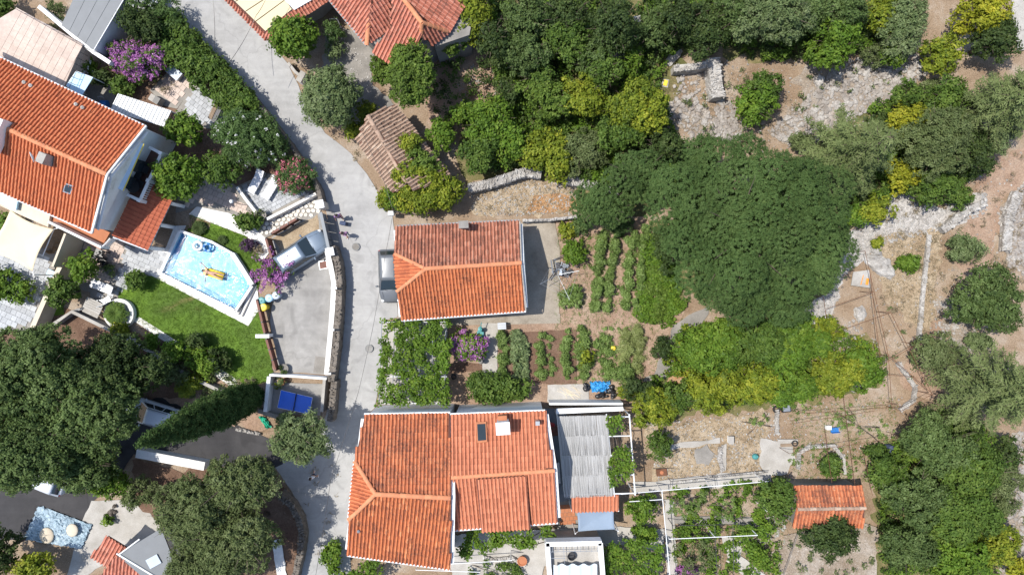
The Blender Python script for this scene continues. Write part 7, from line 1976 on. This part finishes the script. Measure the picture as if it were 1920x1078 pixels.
ORD = 'topmost second third fourth fifth sixth seventh eighth ninth tenth eleventh twelfth thirteenth fourteenth fifteenth sixteenth seventeenth eighteenth nineteenth twentieth twenty-first twenty-second twenty-third twenty-fourth twenty-fifth twenty-sixth'.split()
PLANT = {}
def crop_plant(species, r, h, q):
    key = (species, r, h, q)
    if key not in PLANT:
        rng = np.random.default_rng(len(PLANT) + 50); s = LEAF[species]
        lb = [(rng.normal(0, r * .35), rng.normal(0, r * .35), h * rng.uniform(.3, .75), r * .55, r * .55, h * .35) for _ in range(4)] + [(0, 0, h * .4, r * .6, r * .6, h * .4)]
        V, T = lobes_np(lb, s, rng, 1.0, K=8)
        PLANT[key] = np_mesh(species + '_plant', V, s['n'], T, s['m'])
    return PLANT[key]
def crop_row(x0, y0, x1, y1, n, species, r, h, name, label, cat, group, jit=.10):
    for i in range(n):
        t = (i + .5) / n; c = W(x0 + (x1 - x0) * t, y0 + (y1 - y0) * t)
        k = R.uniform(.5, 1.4)
        if R.random() < .07: continue
        link(name, crop_plant(species, r, h, R.randrange(4)), loc=(c.x + R.gauss(0, jit), c.y + R.gauss(0, jit), LEVEL[0] * .5), rot=(0, 0, R.uniform(0, 6.28)), scale=(k, k, k * R.uniform(.8, 1.2)), label='%s plant from the top %s' % (ORD[i], label.split(' plant ')[-1].split(' stalk ')[-1]), cat=cat, group=group)
crop_row(1130,432,1111,578,26,'crop',0.32,.8,'bean_plant','feathery green plant in the first upper row right of the round bush','plant','plants of the first upper row')
crop_row(1154,434,1137,580,26,'crop',0.30,.7,'bean_plant','green plant in the second upper row from the left','plant','plants of the second upper row')
crop_row(1184,432,1167,580,26,'crop',0.26,.7,'bean_plant','green plant in the third upper row from the left','plant','plants of the third upper row')
crop_row(1208,428,1193,578,26,'crop',0.23,.7,'bean_plant','green plant in the narrow fourth upper row','plant','plants of the fourth upper row')
crop_row(1240,480,1228,592,26,'ivy',.55,.45,'ground_creeper','low green creeper plant in the wide patch near the right corner','plant','creepers near the right corner',.42)
crop_row(1222,455,1262,572,24,'fresh',.5,.45,'ground_creeper','bright creeper plant along the right boundary of the plot','plant','creepers along the right boundary',.3)
crop_row(944,624,942,708,20,'crop',0.26,.7,'tomato_plant','leafy plant in the first lower row right of the concrete path','plant','plants of the first lower row')
crop_row(964,620,968,655,10,'croppale',0.27,.6,'cabbage_plant','pale leafy plant at the top of the second lower row','plant','plants at the top of the second lower row')
crop_row(981,626,984,712,22,'croppale',0.33,.5,'squash_plant','pale broad leaved plant in the widest lower row','plant','plants of the widest lower row')
crop_row(966,660,970,710,11,'croppale',0.26,.5,'squash_plant','pale plant left of the widest lower row','plant','plants left of the widest row')
crop_row(1012,630,1016,710,20,'crop',0.20,.5,'pepper_plant','green plant in the narrow lower row on dark soil','plant','plants of the narrow lower row')
crop_row(1029,628,1035,706,15,'crop',0.14,.35,'pepper_plant','tiny seedling plant in the sparse lower row','plant','seedlings of the sparse row')
crop_row(1060,622,1063,710,18,'crop',0.24,.6,'tomato_plant','soft green plant in the row right of the seedlings','plant','plants right of the seedlings')
crop_row(1092,622,1094,700,20,'crop',0.35,.6,'tomato_plant','mixed green plant in the wide row in the middle right','plant','plants of the wide middle right row',.2)
crop_row(1095,640,1096,690,9,'lime',0.17,.8,'maize_plant','bright yellow green stalk inside the wide middle right row','plant','stalks in the wide row')
crop_row(1130,630,1134,690,15,'crop',0.30,.4,'ground_creeper','low thin green plant left of the long leaved patch','plant','thin plants left of the long leaved patch',.3)
crop_row(1172,622,1170,692,14,'croptall',.42,.6,'leek_plant','long leaved pale plant in the left half of the leek patch','plant','leeks, left half',.12)
crop_row(1194,622,1192,690,14,'croptall',.42,.6,'leek_plant','long leaved pale plant in the right half of the leek patch','plant','leeks, right half',.12)
c = W(1150,653,.3); pk = wroot('pumpkin', (c.x, c.y, 0), 'yellow pumpkin lying among thin green plants', 'pumpkin')
mb = MB()
for i in range(9): t = i * .698; mb.ball((c.x + .07 * math.cos(t), c.y + .07 * math.sin(t), .24), .14, 8, 6, (1, 1, .8))
mb.obj('fruit', M['yellow'], pk, smooth=True); MB().tube((c.x, c.y, .3), (c.x + .03, c.y, .42), .025, n=5).obj('stalk', M['bark'], pk)
# --- vines of the south garden
def vine(name, polys, h, thick, species, dens, holes, label, cat='vine', stems=4):
    p0 = W(*polys[0][0], h); root = wroot(name, (p0.x, p0.y, 0), label, cat)
    V, T = cover(polys, h, thick, species, dens, NP, holes); s = LEAF[species]
    link('foliage', np_mesh(name + '_leaves', V, s['n'], T, s['m']), root, below(root))
    mb = MB()
    for i in range(stems):
        q = polys[i % len(polys)]; a = W(*q[i % len(q)], 0); b = W(sum(p[0] for p in q) / len(q), sum(p[1] for p in q) / len(q), h); mb.tube(a, a.lerp(b, .5) + Vector((0, 0, h * .4)), .04, .03, 5).tube(a.lerp(b, .5) + Vector((0, 0, h * .4)), b, .03, .012, 5)
    mb.obj('stem', M['bark'], root); return root
vine('grape_vine', [[(1140,782),(1165,780),(1172,830),(1188,850),(1186,882),(1165,905),(1150,915),(1138,880),(1155,855),(1145,830)]], 3.15, .3, 'fresh', 260, .32, 'vine trailing over the right edge of the reed pergola')
vine('grape_vine', [[(870,998),(1035,984),(1040,1010),(1000,1024),(940,1020),(880,1050),(860,1040)]], 2.3, .5, 'fresh', 300, .25, 'vine arbour below the salmon tiled house block')
vine('grape_vine', [[(1128,1018),(1180,1012),(1240,1020),(1250,1110),(1130,1110)]], 2.2, .4, 'fresh', 280, .28, 'dense vine right of the white roof terrace')
def greens(name, polys, h, thick, species, dens, holes, label):
    V, T = cover(polys, h, thick, species, dens, NP, holes, 1.3); s = LEAF[species]
    link(name, np_mesh(name, V, s['n'], T, s['m']), label=label, cat='ground cover', kind='stuff')
greens('ground_cover', [[(1070,618),(1205,612),(1210,700),(1080,716)]], .2, .2, 'crop', 260, .44, 'low mixed greens covering the right half of the lower beds')
greens('ground_cover', [[(1100,440),(1215,430),(1230,590),(1085,590)]], .15, .15, 'crop', 110, .58, 'sparse weeds between the upper rows')
greens('ground_cover', [[(1208,440),(1230,445),(1288,566),(1255,612),(1190,600)]], .3, .3, 'fresh', 420, .12, 'bright creepers covering the right corner of the plot')
greens('ground_cover', [[(1255,915),(1440,900),(1470,960),(1460,1085),(1270,1085)]], .3, .4, 'fresh', 190, .54, 'scattered low greens of the lower vine garden')
greens('leaf_litter', [strip_poly([(318,15),(365,65),(420,113),(472,166),(512,215),(553,268),(578,305),(606,350)], 9)], .02, .02, 'dryleaf', 60, .5, 'dry leaves gathered along the hedge side of the road')
greens('leaf_litter', [strip_poly([(545,120),(568,160),(585,205),(618,250),(662,288),(692,325),(716,370),(728,395)], 12)], .02, .02, 'dryleaf', 80, .45, 'dry leaves gathered along the house side of the road')
greens('leaf_litter', [strip_poly([(648,530),(640,640),(632,712),(622,760)], 7), [(520,840),(600,830),(640,900),(600,1060),(580,1000)]], .02, .02, 'dryleaf', 40, .55, 'dry leaves scattered on the lower road')
greens('scrub', [[(1230,150),(1400,120),(1560,130),(1740,100),(1740,170),(1560,240),(1480,300),(1330,260)]], .25, .4, 'olive', 60, .66, 'low grey scrub on the stony slope')
greens('scrub', [[(1640,380),(1860,300),(1960,270),(1960,560),(1800,560),(1740,700),(1660,660)]], .2, .3, 'dryleaf', 70, .6, 'dry scrub on the right hand terraces')
greens('scrub', [[(1540,600),(1760,560),(1840,640),(1800,780),(1660,770),(1560,740)]], .25, .35, 'olive', 45, .7, 'sparse scrub round the trellis')
greens('scrub', [[(1440,985),(1640,985),(1640,1085),(1440,1085)]], .3, .4, 'olive', 80, .6, 'low scrub below the garden shed')
greens('scrub', [[(1850,820),(1950,780),(1950,1080),(1860,1080)]], .3, .4, 'olive', 60, .62, 'low scrub along the lower right edge')
greens('ground_cover', [[(1480,760),(1670,745),(1680,860),(1640,900),(1480,890)]], .25, .3, 'crop', 130, .6, 'scattered weeds above the garden shed')
greens('ground_cover', [[(290,690),(420,700),(480,725),(440,770),(330,745)]], .3, .4, 'olive', 160, .5, 'low scrub on the bank under the garden wall')
vine('grape_vine', [[(1248,930),(1330,918),(1380,935),(1385,975),(1250,968)]], 2.2, .4, 'crop', 300, .48, 'sparse vine under the white pipe pergola')
vine('grape_vine', [[(1260,990),(1350,985),(1355,1010),(1265,1015)]], 1.0, .4, 'fresh', 240, .32, 'row of vines above the lowest paths')
vine('grape_vine', [[(1365,988),(1450,985),(1452,1008),(1370,1006)]], 1.0, .4, 'fresh', 240, .32, 'short row of vines right of the lowest paths')
vine('grape_vine', [[(1265,1020),(1330,1015),(1345,1060),(1280,1110),(1262,1080)]], 1.3, .5, 'olive', 150, .5, 'loose grey green plants at the bottom edge')
vine('tomato_row', [[(1560,770),(1590,764),(1650,800),(1655,835),(1620,830),(1590,800)]], .7, .4, 'crop', 130, .55, 'scattered tomato plants above the garden shed', 'plants')
vine('weed_patch', [[(1390,790),(1440,775),(1450,800),(1400,815)]], .5, .3, 'crop', 130, .4, 'green weeds on the dry grass below the orchard', 'weeds')
vine('grape_vine', [[(640,1078),(690,1046),(720,1058),(700,1110),(640,1110)]], 2.0, .4, 'fresh', 260, .3, 'vine on the wall under the bottom edge of the long roof')
vine('flower_bed', [[(880,1056),(930,1052),(975,1062),(985,1090),(880,1100)]], .5, .3, 'mid', 200, .4, 'small planted bed inside the curved stone edging', 'bed')
T_(1290,1070,24,10,.8,'boug','purple flowering branch at the bottom edge','shrub','bougainvillea')
T_(1035,920+10,10,10,.9,'pinkfl','small red flowering plant beside the tiled step','shrub','plant') if False else None
frame('pipe_frame', [((820,1058),(960,1050)), ((780,1068),(900,1072)), ((690,1045),(760,1058))], [(820,1058),(958,1050),(780,1068)], 2.0, 'metal_white', 'white pipe rails under the bottom eaves of the long roof', .028)
# ================================================================== LOOSE STONES AND GRASS
rocks_stuff('rubble', [([(1240,200),(1300,170),(1330,215),(1400,230),(1385,262),(1310,262),(1260,240)], .4), ([(1270,140),(1330,130),(1330,230),(1250,220)], .2), ([(1345,185),(1375,190),(1390,260),(1330,260)], .4)], 950, .05, .5, 'rubble', 'pale rubble round the ruined walls in the clearing', 'rubble')
rocks_stuff('rubble', [([(1440,250),(1500,190),(1560,130),(1690,70),(1740,140),(1690,180),(1560,240),(1500,290)], 1.0)], 1900, .05, .55, 'rubble', 'pale rubble on the upper right slope', 'rubble')
rocks_stuff('rubble', [([(1590,440),(1640,400),(1680,360),(1760,390),(1850,360),(1850,400),(1770,430),(1650,460),(1580,520),(1560,600),(1575,640),(1540,655),(1510,580),(1560,540)], 1.0)], 3200, .04, .26, 'stone', 'white gravel of the stony track', 'rubble')
rocks_stuff('rubble', [([(1870,400),(1930,330),(1930,520),(1890,500)], .4), ([(1865,850),(1940,780),(1940,1090),(1870,1090),(1890,960)], .6)], 1700, .06, .5, 'rubble', 'pale rubble along the right edge', 'rubble')
rocks_stuff('rubble', [([(1740,560),(1790,560),(1830,620),(1820,680),(1760,640)], .5), ([(1540,650),(1610,580),(1640,700),(1600,740)], .5)], 900, .05, .35, 'rubble', 'loose stones on the reddish terrace', 'rubble')
rocks_stuff('gravel', [([(1470,1000),(1640,985),(1640,1080),(1440,1080)], .6), ([(1380,980),(1480,960),(1470,1000),(1400,1040)], .4)], 1300, .05, .28, 'stone', 'stones around the garden shed', 'rubble')
rocks_stuff('gravel', [([(880,360),(1000,335),(1080,350),(1080,405),(890,405)], .4), ([(1210,790),(1440,770),(1480,830),(1440,890),(1230,900)], .6)], 2600, .03, .2, 'stone', 'scattered small stones on dry grass', 'rubble')
rocks_stuff('soil_clods', [([(840,600),(1000,600),(1040,415),(1215,405),(1290,568),(1205,750),(840,760)], 1.0)], 2600, .03, .12, 'wood', 'clods of reddish soil in the vegetable plot', 'soil')
rocks_stuff('litter', [([(620,60),(690,100),(700,170),(640,160)], .7), ([(850,130),(930,110),(930,180),(860,190)], .3)], 420, .03, .2, 'stone', 'broken stones in the yard of the red roofed house', 'rubble')
rocks_stuff('gravel', [([(1270,120),(1740,90),(1740,180),(1480,300),(1260,260)], .3), ([(1640,380),(1960,270),(1960,560),(1740,700),(1620,720)], .35), ([(1440,760),(1700,740),(1680,900),(1480,900)], .2), ([(1250,905),(1480,890),(1470,1085),(1260,1085)], .15)], 5200, .03, .19, 'rubble', 'small stones strewn over the terraces on the right', 'rubble')
tufts_stuff('dry_grass', [([(1210,800),(1440,770),(1440,880),(1230,900)], .3), ([(1640,440),(1770,430),(1745,640),(1660,560)], .3), ([(890,360),(1000,335),(1080,350),(1080,400),(890,405)], .15), ([(1230,150),(1400,130),(1500,200),(1440,280),(1260,240)], .25)], 3000, .16, 'dryleaf', 'dry yellow grass tufts on the terraces', 'grass')
tufts_stuff('weeds', [([(1040,420),(1215,410),(1285,570),(1205,740),(1040,720)], .5), ([(1250,900),(1480,890),(1480,1080),(1260,1080)], .3), ([(1480,760),(1680,740),(1680,900),(1490,900)], .2)], 3200, .2, 'crop', 'green weeds between the vegetable rows', 'grass')
tufts_stuff('lawn_blades', [([(226,535),(250,515),(300,520),(466,611),(483,575),(498,620),(516,712),(470,722),(430,714),(330,645),(260,602),(222,563)], .75), ([(352,432),(358,402),(463,444),(492,490),(484,545),(468,533),(434,474),(396,450)], .25)], 6000, .08, 'fresh', 'short blades of the garden lawn', 'grass', .1)
